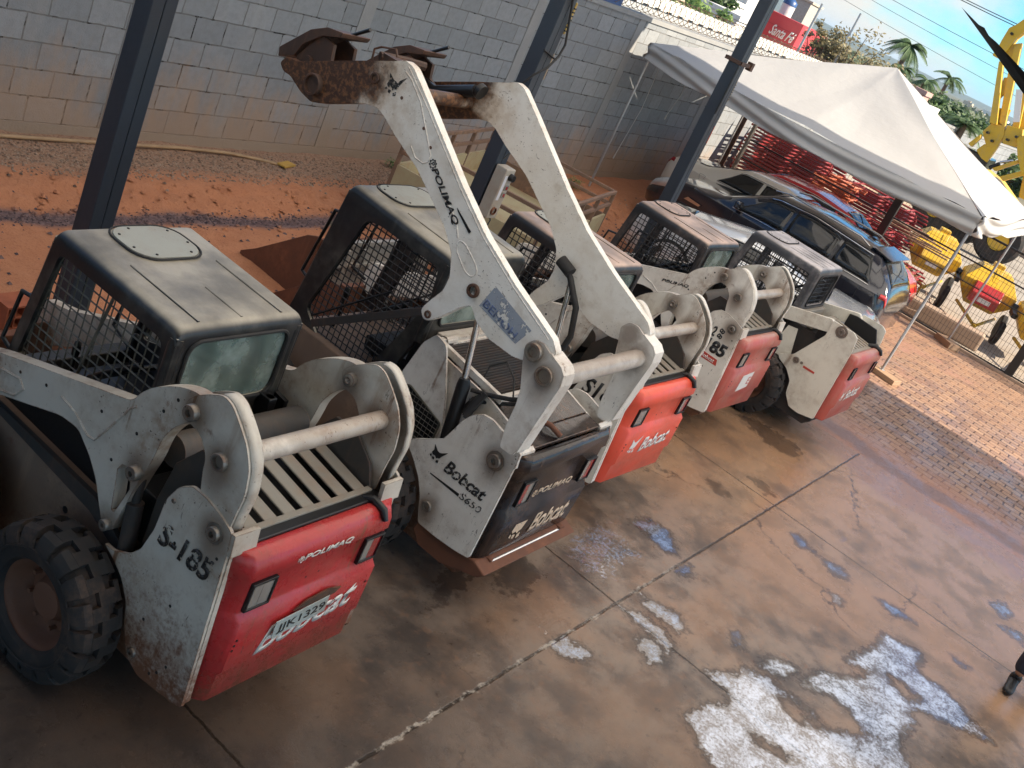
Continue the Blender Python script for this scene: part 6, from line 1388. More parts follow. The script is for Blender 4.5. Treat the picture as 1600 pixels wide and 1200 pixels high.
for i, (x, y, z_, rz, L_) in enumerate(((10.0, 6.35, .05, .5, 1.0), (10.35, 6.2, .05, -.2, .8), (14.55, 6.75, .0, -.6, .55))):
    b = MB(); b.obox((0, 0, .045), L_, .15, .09); o = b.build('timber_baulk', plain('dark_timber', (.05, .035, .028), .8), None, bevel=.008, loc=(x, y, z_)); o.rotation_euler = (0, 0, rz); tag(o, ('dark timber baulk on the earth below the socket box', 'shorter dark timber crossing below the socket box', 'dark timber offcut beside the trailer corner')[i], 'timber')
# loose bucket in front of the second loader
bk = empty('loader_bucket', (7.85, 6.36, 0), 0, 'rust brown loader bucket lying on the red earth in front of the raised-arm loader', 'bucket')
b = MB(); b.prism([(-.05, -.04), (-.02, .62), (.02, .65), (.14, .60), (.70, .14), (.88, .02), (.88, -.01), (.70, -.03)], 0, -.03, 'x'); b.xf(Matrix.Identity(4)); b.build('side_plate', M['rust'], bk, bevel=.004)
b = MB(); b.prism([(-.05, -.04), (-.02, .62), (.02, .65), (.14, .60), (.70, .14), (.88, .02), (.88, -.01), (.70, -.03)], 1.82, 1.85, 'x'); b.build('side_plate', M['rust'], bk, bevel=.004)
b = MB(); b.prism([(-.06, .64), (-.06, .10), (.04, -.03), (.88, -.03), (.88, -.005), (.08, .0), (.0, .14), (.0, .64)], 0, 1.82, 'x'); b.build('shell', M['rust'], bk, bevel=.003)
M['grey_steel'] = worn('grey_backplate', (0.27, 0.265, 0.25), .55, dust=.5, rust=.4)
b = MB(); b.prism([(.05, .10), (1.77, .10), (1.77, .62), (.05, .62)], -.075, -.095, 'y'); b.box(.02, 1.80, -.12, -.06, .60, .65)
for x in (.30, .55, 1.25, 1.5): b.box(x - .02, x + .02, -.16, -.095, .30, .58)
b.box(.2, 1.62, -.15, -.095, .38, .42); b.build('back_plate', M['grey_steel'], bk, bevel=.005)
b = MB(); b.tube([(5.6, 9.33, .15), (8.0, 9.30, .17), (8.6, 9.34, .16), (9.3, 9.28, .165), (9.75, 9.16, .155), (10.0, 9.05, .15)], .022, 8); tag(b.build('hose', plain('tan_hose', (.40, .26, .14), .6), None, smooth=60), 'tan pipe lying on the gravel along the foot of the wall', 'hose')
b = MB(); b.obox((0, 0, 0), .26, .12, .02, Matrix.Rotation(.3, 3, 'Z')); tag(b.build('yellow_board', plain('ochre_board', (.55, .33, .07), .7), None, loc=(10.05, 9.05, .17)), 'small ochre board at the end of the tan pipe', 'board')
br = empty('hollow_brick', (4.75, 6.28, 0.02), .1, 'broken red hollow clay brick on the earth at the left edge', 'brick')
b = MB()
M['clay'] = plain('clay_brick', (.38, .11, .05), .85, var=.4)
b.prism([(-.15, 0), (.15, 0), (.15, .19), (-.15, .19)], -.10, .10, 'y', holes=[[(-.14 + .072 * i, .01 + .09 * j), (-.078 + .072 * i, .01 + .09 * j), (-.078 + .072 * i, .085 + .09 * j), (-.14 + .072 * i, .085 + .09 * j)] for i in range(4) for j in range(2)]); b.build('brick_body', M['clay'], br)
# weeds
t = NT('weed_leaf'); g_ = t.n('ShaderNodeNewGeometry'); t.base(t.mix(g_.outputs['Random Per Island'], (.06, .14, .03), (.16, .24, .07)), .6); M['leaf'] = t.m
def weed(x, y, s, n_, lb):
    b = MB(); z0 = earth_z(x, y)
    for i in range(n_):
        a = rnd.uniform(0, 6.28); r = rnd.uniform(0, s); p = Vector((x + r * math.cos(a), y + r * math.sin(a), z0 + rnd.uniform(0, s * .9))); d = Vector((math.cos(a), math.sin(a), rnd.uniform(.1, .8))).normalized() * rnd.uniform(.02, .05); w_ = d.cross(Vector((0, 0, 1))).normalized() * .012
        b.add([p, p + d * .5 + w_, p + d, p + d * .5 - w_], [(0, 1, 2, 3)])
    tag(b.build('weed', M['leaf'], None, fix=False), lb, 'weed', 'weeds along the wall')
weed(12.35, 9.25, .13, 160, 'small green weed left of the raised arms, at the wall foot'); weed(16.2, 9.2, .25, 420, 'clump of green weeds behind the trailer, under the canopy edge'); weed(16.95, 8.9, .18, 240, 'green weed beside the rear canopy pole'); weed(9.6, 7.5, .14, 200, 'low yellow-green weed on the earth beside the second loader cab'); weed(15.4, 9.3, .16, 220, 'green weed at the wall foot behind the trailer rail')
# earth clods as counted rubble would be: one mass
b = MB()
for i in range(500):
    x = rnd.uniform(4.5, 20); y = rnd.gauss(8.15, .22); s = rnd.uniform(.015, .045); z0 = earth_z(x, y); a = rnd.random() * 6; o = len(b.v)
    for k in range(5): b.v.append(Vector((x + s * math.cos(a + k * 1.2566) * rnd.uniform(.7, 1.2), y + s * math.sin(a + k * 1.2566) * rnd.uniform(.7, 1.2), z0 + s * rnd.uniform(.0, .4))))
    b.v.append(Vector((x, y, z0 + s * .8))); b.f += [(o + k, o + (k + 1) % 5, o + 5) for k in range(5)]
tag(b.build('earth_clods', M['earth'], None, fix=False), 'red earth clods crumbling down the verge', 'clods', kind='stuff')

# ------------------------------------------------------------------ person at the right edge
def person():
    root = empty('person', (10.31, -.89, 0), math.pi, 'person in dark navy work trousers and black boots, only a foot and shin in view', 'person')
    def skin(name, pts, edges, mat, parent):
        me = bpy.data.meshes.new(name); me.from_pydata([p[0] for p in pts], edges, []); o = bpy.data.objects.new(name, me); col.objects.link(o); o.parent = parent
        md = o.modifiers.new('skin', 'SKIN'); md.use_smooth_shade = True
        for i, p in enumerate(pts): r = p[1]; me.skin_vertices[0].data[i].radius = (r if isinstance(r, tuple) else (r, r))
        me.skin_vertices[0].data[0].use_root = True
        sb = o.modifiers.new('sub', 'SUBSURF'); sb.levels = 2; sb.render_levels = 2; me.materials.append(mat); return o
    nav = plain('navy_workwear', (0.012, 0.015, 0.028), .8, var=.4); bt = plain('black_boot', (0.012, 0.011, 0.011), .5); sk = plain('skin', (0.30, 0.16, 0.10), .55); hr = plain('hair', (0.015, 0.012, 0.01), .6)
    # stride: left foot forward (towards +x), right foot behind
    MIR = lambda L: [((p[0][0], -p[0][1], p[0][2]), p[1]) for p in L]
    body = MIR([((0, 0, .98), .15), ((0, 0, 1.18), .145), ((.02, 0, 1.38), .16), ((.02, 0, 1.50), .06), ((.04, 0, 1.58), .058), ((.05, 0, 1.66), .092), ((.05, 0, 1.74), .085),
            ((.03, .10, .90), .10), ((.16, .11, .52), .068), ((.10, .11, .14), .048), ((-.03, -.10, .90), .10), ((-.08, -.11, .52), .068), ((-.28, -.11, .16), .048),
            ((.02, .19, 1.42), .062), ((.0, .25, 1.15), .046), ((.12, .24, .92), .034), ((.02, -.19, 1.42), .062), ((-.02, -.25, 1.15), .046), ((.06, -.26, .91), .034)])
    ed = [(0, 1), (1, 2), (2, 3), (3, 4), (4, 5), (5, 6), (0, 7), (7, 8), (8, 9), (0, 10), (10, 11), (11, 12), (2, 13), (13, 14), (14, 15), (2, 16), (16, 17), (17, 18)]
    b_ = skin('body', body, ed, sk, root)
    tr_ = MIR([((0, 0, .99), .165), ((.03, .10, .88), .115), ((.12, .11, .52), .092), ((.10, .11, .30), .085), ((.09, .11, .155), .080), ((-.03, -.10, .88), .115), ((-.08, -.11, .52), .092), ((-.20, -.11, .33), .082), ((-.27, -.11, .19), .078)])
    skin('trousers', tr_, [(0, 1), (1, 2), (2, 3), (3, 4), (0, 5), (5, 6), (6, 7), (7, 8)], nav, root)
    jk = MIR([((0, 0, 1.0), .165), ((0, 0, 1.2), .165), ((.02, 0, 1.40), .175), ((.02, .19, 1.43), .08), ((.0, .25, 1.15), .065), ((.11, .24, .96), .05), ((.02, -.19, 1.43), .08), ((-.02, -.25, 1.15), .065), ((.05, -.26, .95), .05)])
    skin('jacket', jk, [(0, 1), (1, 2), (2, 3), (3, 4), (4, 5), (2, 6), (6, 7), (7, 8)], nav, root)
    for nm, (x, y, z, tip) in (('boot', (.08, -.11, .055, 0)), ('boot', (-.30, .11, .075, .03))):
        skin(nm, [((x, y, z + .11), .062), ((x - .03, y, z + .01), .055), ((x + .08, y, z), .052), ((x + .19, y, z - .012), (.055, .042)), ((x + .25, y, z - .016), (.045, .035))], [(0, 1), (1, 2), (2, 3), (3, 4)], bt, root)
    for s, hx, hy, hz in ((-1, .12, -.24, .90), (1, .06, .26, .89)):
        pts = [((hx, hy, hz), .026), ((hx + .01, hy, hz - .06), (.034, .018))]; ee = [(0, 1)]
        for k in range(4):
            b0 = (hx - .025 + .02 * k, hy, hz - .09); L_ = (.06, .075, .07, .055)[k]; i = len(pts)
            pts += [(b0, .010), ((b0[0] + .004, hy - s * .01, b0[2] - L_ * .55), .009), ((b0[0] + .006, hy - s * .025, b0[2] - L_), .007)]; ee += [(1, i), (i, i + 1), (i + 1, i + 2)]
        i = len(pts); pts += [((hx + .045, hy - s * .01, hz - .05), .010), ((hx + .06, hy - s * .02, hz - .09), .008)]; ee += [(0, i), (i, i + 1)]
        skin('hand', pts, ee, sk, root)
    h = MB(); h.grid(lambda u, v: (.04 + .100 * math.cos(v * 6.283) * math.sin(u * 1.75), .092 * math.sin(v * 6.283) * math.sin(u * 1.75), 1.70 + .105 * math.cos(u * 1.75)), 10, 24); h.build('hair', hr, root, smooth=180)
    f = MB(); f.tube([(.135, 0, 1.69), (.160, 0, 1.665), (.140, 0, 1.655)], [.008, .012, .008], 8)
    for s in (1, -1): f.lathe([(.001, .012), (.010, .006), (.012, 0)], 'x', (.128, s * .032, 1.695), 8); f.obox((.05, s * .095, 1.68), .03, .012, .055)
    f.obox((.136, 0, 1.628), .012, .045, .010); f.build('face', sk, b_, bevel=.003)
person()

# torn black strip poking out close to the camera, its split tip against the sky
A0 = Vector((2.41, 0.637, 4.384)); D0 = (Vector((2.475, 0.43, 4.293)) - A0); L0 = D0.length; D0.normalize(); N0 = (A0 - Vector((0, 0, CAM_H))).normalized(); W0 = N0.cross(D0).normalized()
sp = MB()
out = [(0, 0), (.05, .004), (.062, .0085), (.066, .0075), (.080, .0055), (.10, .0085), (.16, .012), (L0, .016), (L0 + .5, .03), (L0 + .5, -.035), (L0, -.014), (.12, -.007), (.05, -.003)]
for k in range(2):
    for p in out: sp.v.append(A0 + D0 * p[0] - W0 * p[1] + N0 * (.003 * k + .004 * math.sin(p[0] * 20)))
n_ = len(out)
for tr3 in tessellate_polygon([[Vector((p[0], p[1], 0)) for p in out]]): sp.f += [tuple(tr3), tuple(n_ + i for i in reversed(tr3))]
sp.f += [(i, (i + 1) % n_, n_ + (i + 1) % n_, n_ + i) for i in range(n_)]
tag(sp.build('torn_strip', M['plastic']), 'black torn strip with a split pointed tip, across the sky at upper right', 'strip')
# ------------------------------------------------------------------ far yard: excavator, wheel loader
def exc():
    X0 = 40.0; K = 4 / 3; CZ = 4.234
    S_ = lambda q: (q[0] * K - 6.93, CZ + (q[1] - CZ) * K)
    r_ = empty('excavator', (X0, 6.93, 0), 0, 'big yellow digger arm folded upright, cut by the right edge of the photo', 'excavator')
    P = {'top': [(6.61, 5.39), (6.59, 5.65), (6.6, 5.77), (6.6, 6.1), (6.49, 6.23), (6.41, 6.39), (6.21, 6.59), (5.6, 6.75), (5.2, 6.5), (5.6, 6.40), (6.05, 6.34), (6.25, 6.13), (6.32, 5.97), (6.35, 5.63), (6.39, 5.39)],
         'postL': [(6.37, 5.33), (6.26, 5.34), (5.61, 4.0), (5.78, 3.97), (6.0, 4.48)], 'postM': [(6.29, 5.78), (6.16, 5.92), (5.43, 4.02), (5.62, 4.08), (5.97, 4.92)], 'postR': [(5.98, 5.96), (5.85, 6.02), (5.16, 4.15), (5.31, 4.08), (5.53, 4.7)],
         'node': [(5.85, 3.71), (5.76, 3.99), (5.45, 4.06), (5.34, 3.85), (5.34, 3.54), (5.56, 3.43)], 'nodeR': [(5.41, 4.1), (5.03, 4.17), (4.92, 3.93), (4.96, 3.73), (5.27, 3.67), (5.37, 3.79)],
         'plate1': [(6.10, 5.05), (5.98, 5.10), (5.86, 4.80), (5.92, 4.55), (6.02, 4.60)], 'plate2': [(5.90, 4.35), (5.55, 4.45), (5.50, 4.02), (5.75, 3.95)], 'plate3': [(6.42, 5.75), (6.20, 5.90), (6.12, 5.60), (6.30, 5.35)], 'postX': [(5.80, 5.55), (5.66, 5.60), (4.98, 4.05), (5.16, 3.98)],
         'armL': [(5.96, 3.32), (5.81, 3.66), (5.77, 3.57), (5.85, 3.28)], 'armL2': [(5.74, 3.26), (5.65, 3.47), (5.33, 3.62), (5.36, 3.11), (5.53, 3.14)], 'rod2': [(4.91, 2.95), (4.44, 3.38), (4.38, 3.28), (4.78, 2.89)], 'rod1': [(5.17, 3.05), (4.75, 3.49), (4.69, 3.43), (5.08, 3.01)], 'bodyR': [(5.05, 3.94), (4.83, 4.14), (4.15, 3.31), (4.48, 3.23), (4.79, 3.56)]}
    nm = dict(plate1='gusset', plate2='gusset', plate3='gusset', postX='arm_beam', top='boom', postL='arm_beam', postM='arm_beam', postR='arm_beam', node='pivot_plate', nodeR='pivot_plate', armL='link', armL2='link', rod2='link', rod1='link', bodyR='boom')
    for i, (k, p) in enumerate(P.items()):
        b = MB(); d = .18 if k in ('top', 'bodyR') else (.055 if 'plate' in k else .10); xo = {'postX': .30, 'plate2': .03, 'node': -.01, 'nodeR': .015, 'postL': -.18, 'postR': .18, 'armL': -.2}.get(k, 0)
        b.prism([S_(q) for q in p], (xo - d) * K, (xo + d) * K, 'x'); b.build(nm[k], M['yellow'], r_, bevel=.02)
    b = MB()
    for q in ((5.70, 3.75), (5.50, 3.62), (5.05, 3.95), (5.20, 3.80), (6.45, 6.0)): q = S_(q); b.tube([(-.40, *q), (.40, *q)], .045, 8)
    b.build('pivot_pin', M['black'], r_)
    b = MB(); b.tube([(0, *S_((6.0, 5.95))), (0, *S_((5.4, 6.35)))], .06, 10); b.tube([(0, *S_((5.1, 3.25))), (0, *S_((4.85, 3.42)))], .045, 10); b.build('ram_rod', M['chrome'], r_, smooth=60)
    b = MB(); b.tube([(0, *S_((5.25, 3.02))), (0, *S_((5.08, 3.22)))], .07, 10); b.build('ram_barrel', M['black'], r_, smooth=60)
    b = MB(); b.beam((-.26, *S_((5.60, 4.95))), (-.26, *S_((5.25, 4.25))), .20, .012, up=(1, 0, 0)); b.build('decal', M['white_ink'], r_)
    b = MB(); b.prism([(-1.2, 1.0), (1.9, 1.0), (2.3, 1.3), (2.2, 2.2), (.6, 2.6), (-.4, 2.4), (-1.2, 2.0)], -.2, 1.4, 'x'); b.prism([(-1.6, 2.2), (-1.2, 2.2), (-.9, 3.0), (-1.3, 3.2)], .3, .7, 'x'); b.build('carrier_body', M['yellow'], r_, bevel=.05)
    b = MB(); b.box(.0, 1.3, .2, 1.6, 2.3, 2.9); b.build('cab', M['car_glass'], r_, bevel=.06)
    for (x, y) in ((-.5, .75), (-.1, -.15), (1.7, .75), (1.7, -.15), (-.5, -1.55)):
        b = MB(); b.lathe([(.36, -.20), (.70, -.22), (.80, -.14), (.80, .14), (.70, .22), (.36, .20), (.25, .12), (.001, .10)], 'x', n=30); w = b.build('wheel', M['tyre'], r_, smooth=40, loc=(x, y, .76))
        b = MB(); b.lathe([(.34, -.10), (.34, -.215), (.30, -.16), (.001, -.14)], 'x', n=20); b.build('rim', M['yellow'], w, smooth=40)
exc()
# yard road and kerb
M['asphalt'] = plain('sunlit_road', (.34, .30, .25), .9, var=.3, scale=.6)
o = MB().add([(33, -30, -.05), (47, -30, -.05), (47, 40, -.05), (33, 40, -.05)], [(0, 1, 2, 3)]).build('yard_road', M['asphalt'], fix=False); o['kind'] = 'structure'
b = MB(); b.box(46.8, 47.1, -30, 8.2, -.1, .35); tag(b.build('low_wall', M['kerb_conc'], None), 'low pale wall along the far side of the yard road', 'wall')

# ------------------------------------------------------------------ vegetation
def leafmat(name, a, b_):
    t = NT(name); g_ = t.n('ShaderNodeNewGeometry'); n1 = t.noise(.8, 3)
    c = t.mix(g_.outputs['Random Per Island'], a, b_); c = t.mix(t.math('MULTIPLY', n1, .3), c, tuple(v * .6 for v in a)); t.base(c, .6)
    tl = t.n('ShaderNodeBsdfTranslucent'); t.l(c, tl.inputs[0]); ms = t.n('ShaderNodeMixShader'); ms.inputs[0].default_value = .25; t.l(t.b.outputs[0], ms.inputs[1]); t.l(tl.outputs[0], ms.inputs[2]); t.l(ms.outputs[0], t.out.inputs[0]); return t.m
M['bark'] = plain('bark', (.16, .12, .09), .9)
M['lv_dry'] = leafmat('dry_olive_leaves', (.16, .13, .06), (.30, .26, .13)); M['lv_green'] = leafmat('green_leaves', (.035, .07, .02), (.10, .17, .05)); M['lv_bright'] = leafmat('bright_leaves', (.10, .18, .04), (.24, .34, .10)); M['lv_palm'] = leafmat('palm_leaves', (.05, .10, .035), (.13, .20, .08))
rt_ = random.Random(21)
def tree(name, x, y, h, rad, clumps, leaves, leafs, mat, label, group='trees beyond the wall', zc=.6, squash=.7, spread=1.0, loose=.0):
    r_ = empty(name, (x, y, 0), 0, label, 'tree', group)
    b = MB(); tips = []
    b.tube([(0, 0, -.1), (.05 * h * .1, 0, h * .3), (.02 * h, .03 * h, h * .55)], [h * .025 + .05, h * .02 + .03, h * .012 + .02], 7)
    for i in range(clumps):
        a = rt_.uniform(0, 6.28); q = math.sqrt(rt_.random()); rr = rad * q * spread; z = h * zc + h * (1 - zc) * rt_.uniform(-.9, 1) * (1 - .45 * q)
        c = Vector((rr * math.cos(a), rr * math.sin(a), z)); tips.append((c, rad * rt_.uniform(.16, .36)))
        b.tube([(.02 * h, .02 * h, h * rt_.uniform(.25, .5)), c * .6 + Vector((0, 0, h * .18)), c], [h * .009 + .015, h * .005 + .01, .008], 5)
    b.build('trunk', M['bark'], r_, smooth=60)
    b = MB(); per = leaves // clumps
    for c, cr_ in tips:
        for k in range(per):
            d = Vector((rt_.gauss(0, 1), rt_.gauss(0, 1), rt_.gauss(0, squash))); d = d.normalized() * cr_ * (rt_.random() ** .45) * rt_.uniform(.8, 1.25 + loose)
            p = c + d; u = Vector((rt_.gauss(0, 1), rt_.gauss(0, 1), rt_.gauss(0, .6))).normalized(); w = u.orthogonal().normalized(); s = leafs * rt_.uniform(.6, 1.4)
            b.add([p - u * s, p + w * s * .45, p + u * s, p - w * s * .45], [(0, 1, 2, 3)])
    b.build('crown', mat, r_, fix=False); return r_
tree('shrub_tree', 46.2, 16.5, 4.9, .9, 40, 2400, .09, M['lv_dry'], 'thin olive brown tree behind the canopy ridge, beside the red shop', loose=.5)
tree('shrub_tree', 46.8, 15.4, 5.15, 1.35, 56, 3600, .09, M['lv_dry'], 'scraggly dry tree, tallest of the olive brown ones above the canopy', loose=.9, zc=.5)
tree('shrub_tree', 48.2, 14.3, 4.3, 1.4, 34, 3600, .10, M['lv_dry'], 'small dry bush right of the scraggly olive trees', loose=.4)
for i, (x, y, h, rd, lb) in enumerate(((60, 15.2, 3.9, 1.8, 'dark green tree left of the canopy peak, under the taller palm'), (63, 13.4, 3.9, 2.0, 'dark leafy tree right of the canopy peak'), (58, 11.2, 3.7, 1.9, 'dark green tree between the small palm and the digger'), (70, 18.6, 4.0, 1.3, 'dark green tree behind the dry bushes'), (70, 15, 4.2, 2.3, 'broad dark tree on the skyline behind the canopy peak'), (56, 12.6, 3.5, 1.5, 'dark bushy tree just above the canopy slope'), (62, 10.2, 3.2, 1.6, 'low dark tree by the folded digger arm'))):
    tree('leafy_tree', x, y, h, rd, 30, 4200, .16, M['lv_green'], lb, 'dark trees on the skyline')
tree('leafy_tree', 30.0, 15.6, 3.9, 1.5, 30, 4200, .11, M['lv_bright'], 'bright green garden tree behind the white wall')
tree('leafy_tree', 32.5, 14.9, 3.7, 1.3, 26, 3600, .11, M['lv_bright'], 'smaller bright green shrub beside the white house')
tree('leafy_tree', 27.5, 16.0, 4.3, 1.4, 26, 3000, .11, M['lv_bright'], 'bright green tree at the top edge, left of the houses')
tree('leafy_tree', 52.0, 24.5, 5.2, 1.5, 26, 3000, .14, M['lv_green'], 'green tree between the white house and the red roof')
def palm(x, y, h, L_, n_, label, droop=1.0):
    r_ = empty('palm_tree', (x, y, 0), 0, label, 'palm', 'palms on the skyline')
    b = MB(); b.tube([(0, 0, -.1), (.06, 0, h * .5), (0, .05, h)], [.20, .15, .12], 8); b.build('trunk', M['bark'], r_, smooth=60)
    b = MB()
    for i in range(n_):
        a = i * 2.39996; up = rt_.uniform(-.25, 1.1); Ls = L_ * rt_.uniform(.8, 1.1); pts = []
        for k in range(10):
            t_ = k / 9; rr = Ls * t_ * math.cos(up * .8); z = h + Ls * (math.sin(up * .8) * t_ - droop * .62 * t_ * t_); pts.append(Vector((rr * math.cos(a), rr * math.sin(a), z)))
        b.tube(pts, [.03 * (1 - k / 10) + .006 for k in range(10)], 4, cap=False)
        side = Vector((-math.sin(a), math.cos(a), 0))
        for k in range(1, 10):
            for e in (0, .33, .66):
                p = pts[k - 1].lerp(pts[k], e); f = (pts[k] - pts[k - 1]).normalized(); l = L_ * .30 * math.sin(math.pi * min(1, (k + e) / 10.5)) + .05
                for s in (1, -1):
                    d = (side * s * .8 + f * .5 + Vector((0, 0, -.35 * droop))).normalized() * l; w = f * .035 * L_ / 1.5
                    b.add([p - w, p + w, p + d], [(0, 1, 2)])
    b.build('crown', M['lv_palm'], r_, fix=False)
palm(57.7, 16.45, 5.3, 1.35, 24, 'tall palm with a drooping crown against the clouds', 1.1)
palm(77.8, 18.8, 4.9, 1.5, 16, 'small slender palm right of the taller one')
palm(44.5, 9.35, 3.4, 1.0, 16, 'low palm beside the yellow digger arm'); palm(56.5, 15.9, 4.2, .9, 14, 'short palm just behind the canopy peak'); palm(62, 16.0, 4.2, 1.0, 14, 'short palm between the dry bush and the tall palm'); palm(55, 12.0, 3.3, 1.0, 12, 'low palm on the slope right of the canopy peak')
# distant scrub that reads as one mass
b = MB()
for i in range(14000):
    d = rt_.uniform(85, 420); a = R_(rt_.uniform(-4, 32)); x, y = d * math.cos(a), d * math.sin(a)
    if abs(y) < 0: continue
    z = -.3 - (d - 85) * .0 + rt_.random() ** 2 * (2.6); s = rt_.uniform(.3, .9) * d / 160; p = Vector((x, y, z)); u = Vector((rt_.gauss(0, 1), rt_.gauss(0, 1), rt_.gauss(0, .5))).normalized(); w = u.orthogonal().normalized()
    b.add([p - u * s, p + w * s * .6, p + u * s, p - w * s * .6], [(0, 1, 2, 3)])
tag(b.build('scrub', leafmat('distant_scrub', (.05, .08, .035), (.14, .16, .08)), None, fix=False), 'distant band of green scrub and treetops toward the horizon', 'scrub', kind='stuff')

# ------------------------------------------------------------------ buildings beyond the wall
M['house_white'] = worn('house_white', (.70, .70, .67), .8, dust=.2, rust=.08, edges=False, streak=True)
M['house_beige'] = worn('house_beige', (.50, .42, .32), .8, dust=.2, rust=.08, edges=False)
M['roof_red'] = plain('red_tile_roof', (.38, .10, .07), .7, var=.4); M['win_dark'] = plain('dark_window', (.05, .06, .07), .2)
def house(x, y, rz, w, d, h, label, mat, roof=None, wins=(), grp='houses beyond the wall'):
    r_ = empty('house', (x, y, 0), rz, label, 'house', grp)
    b = MB(); b.box(0, d, 0, w, -1, h); b.build('wall', mat, r_, bevel=.03)
    if roof:
        b = MB(); b.prism([(-.3, h + .01), (w + .3, h + .01), (w / 2, h + roof)], -.3, d + .3, 'x'); b.build('roof', M['roof_red'], r_)
    else:
        b = MB(); b.box(-.08, d + .08, -.08, w + .08, h + .004, h + .22); b.build('parapet', mat, r_)
    for (yy, zz, ww, hh) in wins:
        b = MB(); b.prism([(yy, zz), (yy + ww, zz), (yy + ww, zz + hh), (yy, zz + hh)], -.012, -.06, 'x', holes=[[(yy + .08, zz + .08), (yy + ww - .08, zz + .08), (yy + ww - .08, zz + hh - .08), (yy + .08, zz + hh - .08)]]); wo_ = b.build('window', M['house_white'], r_)
        b = MB(); b.box(-.02, -.005, yy + .06, yy + ww - .06, zz + .06, zz + hh - .06); b.build('pane', M['win_dark'], wo_)
    return r_
house(53.0, 24.2, .1, 2.2, 2.5, 3.5, 'white house with small square windows behind the wall', M['house_white'], wins=((.4, 2.4, .7, .7), (1.5, 2.4, .7, .7)))
house(58.0, 25.6, .1, 4.2, 5, 5.3, 'taller white house at the top edge of the photo', M['house_white'], wins=((.6, 3.9, .9, .8), (2.4, 3.9, .9, .8), (.6, 2.6, .9, .8)))
house(48.0, 21.2, .1, 1.7, 3, 3.05, 'low white block with one window beside the column', M['house_white'], wins=((.5, 2.2, .6, .55),))
house(62.0, 30.0, .1, 6, 6, 4.6, 'house with a red tiled roof at the top edge', M['house_beige'], roof=1.4, wins=((1, 3.0, 1, .9),))
house(40.0, 21.5, .1, 3.5, 4, 3.3, 'low beige house behind the bright green tree', M['house_beige'], roof=.9)
# steel-railed white building
b = empty('railing', (50.5, 22.3, 0), .1, 'white building ledge with a row of upright bars next to the far column', 'railing')
m_ = MB(); m_.box(0, .2, 0, 3.2, 1.5, 2.35); m_.box(0, .2, 0, 3.2, 3.0, 3.12); m_.build('ledge', M['house_white'], b)
m_ = MB()
for k in range(22): m_.box(.05, .12, .05 + k * .145, .10 + k * .145, 2.354, 2.998)
m_.build('bars', M['house_white'], b)
# red shop front
M['shop_red'] = plain('shop_red', (.50, .045, .055), .5, var=.1, scale=1)
sh = empty('shop_building', (64.8, 24.7, 0), .075, 'red shop building with white script lettering, left of the dry trees', 'shop')
m_ = MB(); m_.box(0, 6, 0, 3.6, -1, 4.02); m_.build('facade', M['shop_red'], sh, bevel=.02)
m_ = MB(); m_.box(-.03, -.005, 0.02, 3.58, 3.33, 3.36); m_.build('panel_joint', plain('dull_red', (.36, .03, .04), .6), sh)
lettering('Santa F\u00e9', sh, (-.04, 1.75, 2.78), (0, -1, 0), UZ, 1.65, .62, M['white_ink'], shear=.5, bold=.02)
m_ = MB()
for k in range(5): m_.box(-.05, -.01, .1 + k * .16, .2 + k * .16, 2.42, 2.52)
m_.build('small_lettering', M['white_ink'], sh)
sh2 = empty('shop_building', (63.5, 29.5, 0), .1, 'second red building left of the far column at the top edge', 'shop')
m_ = MB(); m_.box(0, 5, 0, 3.5, -1, 4.9); m_.build('facade', M['shop_red'], sh2, bevel=.02); m_ = MB(); m_.box(-.06, 5, -.05, 3.55, 4.91, 5.1); m_.build('parapet', M['house_white'], sh2)
wtw = empty('water_tank', (72.5, 29.2, 0), 0, 'white water tank with a blue cap above the red shop', 'water tank')
m_ = MB(); m_.lathe([(.45, 3.6), (.45, 4.7)], 'z', n=20); m_.build('tank_shell', M['house_white'], wtw, smooth=60); m_ = MB(); m_.lathe([(.47, 4.7), (.47, 4.95), (.2, 5.15), (.001, 5.18)], 'z', n=20); m_.build('cap', plain('blue_cap', (.03, .09, .24), .4), wtw, smooth=60)
m_ = MB(); m_.tube([(0, 0, -1), (0, 0, 3.6)], .25, 10); m_.build('tank_stand', M['house_beige'], wtw)
ap = empty('grey_tower', (76.0, 29.2, 0), .1, 'plain grey tower block right of the water tank', 'building'); m_ = MB(); m_.box(0, 3, 0, 1.5, -1, 5.4); m_.build('wall', plain('grey_tower_wall', (.40, .38, .34), .8), ap, bevel=.02); m_ = MB(); m_.box(-.1, 3.1, -.1, 1.6, 5.41, 5.55); m_.build('roof_slab', M['house_beige'], ap)
# pink house gable behind the canopy
house(56.5, 14.35, .1, .9, 2, 3.55, 'small pinkish wall end showing above the canopy ridge', plain('pink_render', (.55, .33, .28), .8))
house(61.0, 13.5, .1, 3.0, 3, 2.9, 'grey roofed shed among the dark trees', plain('grey_shed', (.3, .3, .3), .8))
# city blocks far away
for i in range(26):
    d = rt_.uniform(420, 700); a = R_(rt_.uniform(7.0, 12.5)); s = rt_.uniform(3, 7); h = rt_.uniform(3, 8.5)
    m_ = MB(); m_.box(-s / 2, s / 2, -s / 2, s / 2, -2, h - 4); m_.box(-s / 6, s / 6, -s / 6, s / 6, h - 4, h - 3.4)
    tag(m_.build('tower_block', M['house_white'] if i % 3 else M['house_beige'], None, loc=(d * math.cos(a), d * math.sin(a), 0)), 'tiny pale tower block of the distant city on the horizon', 'building', 'distant city blocks')
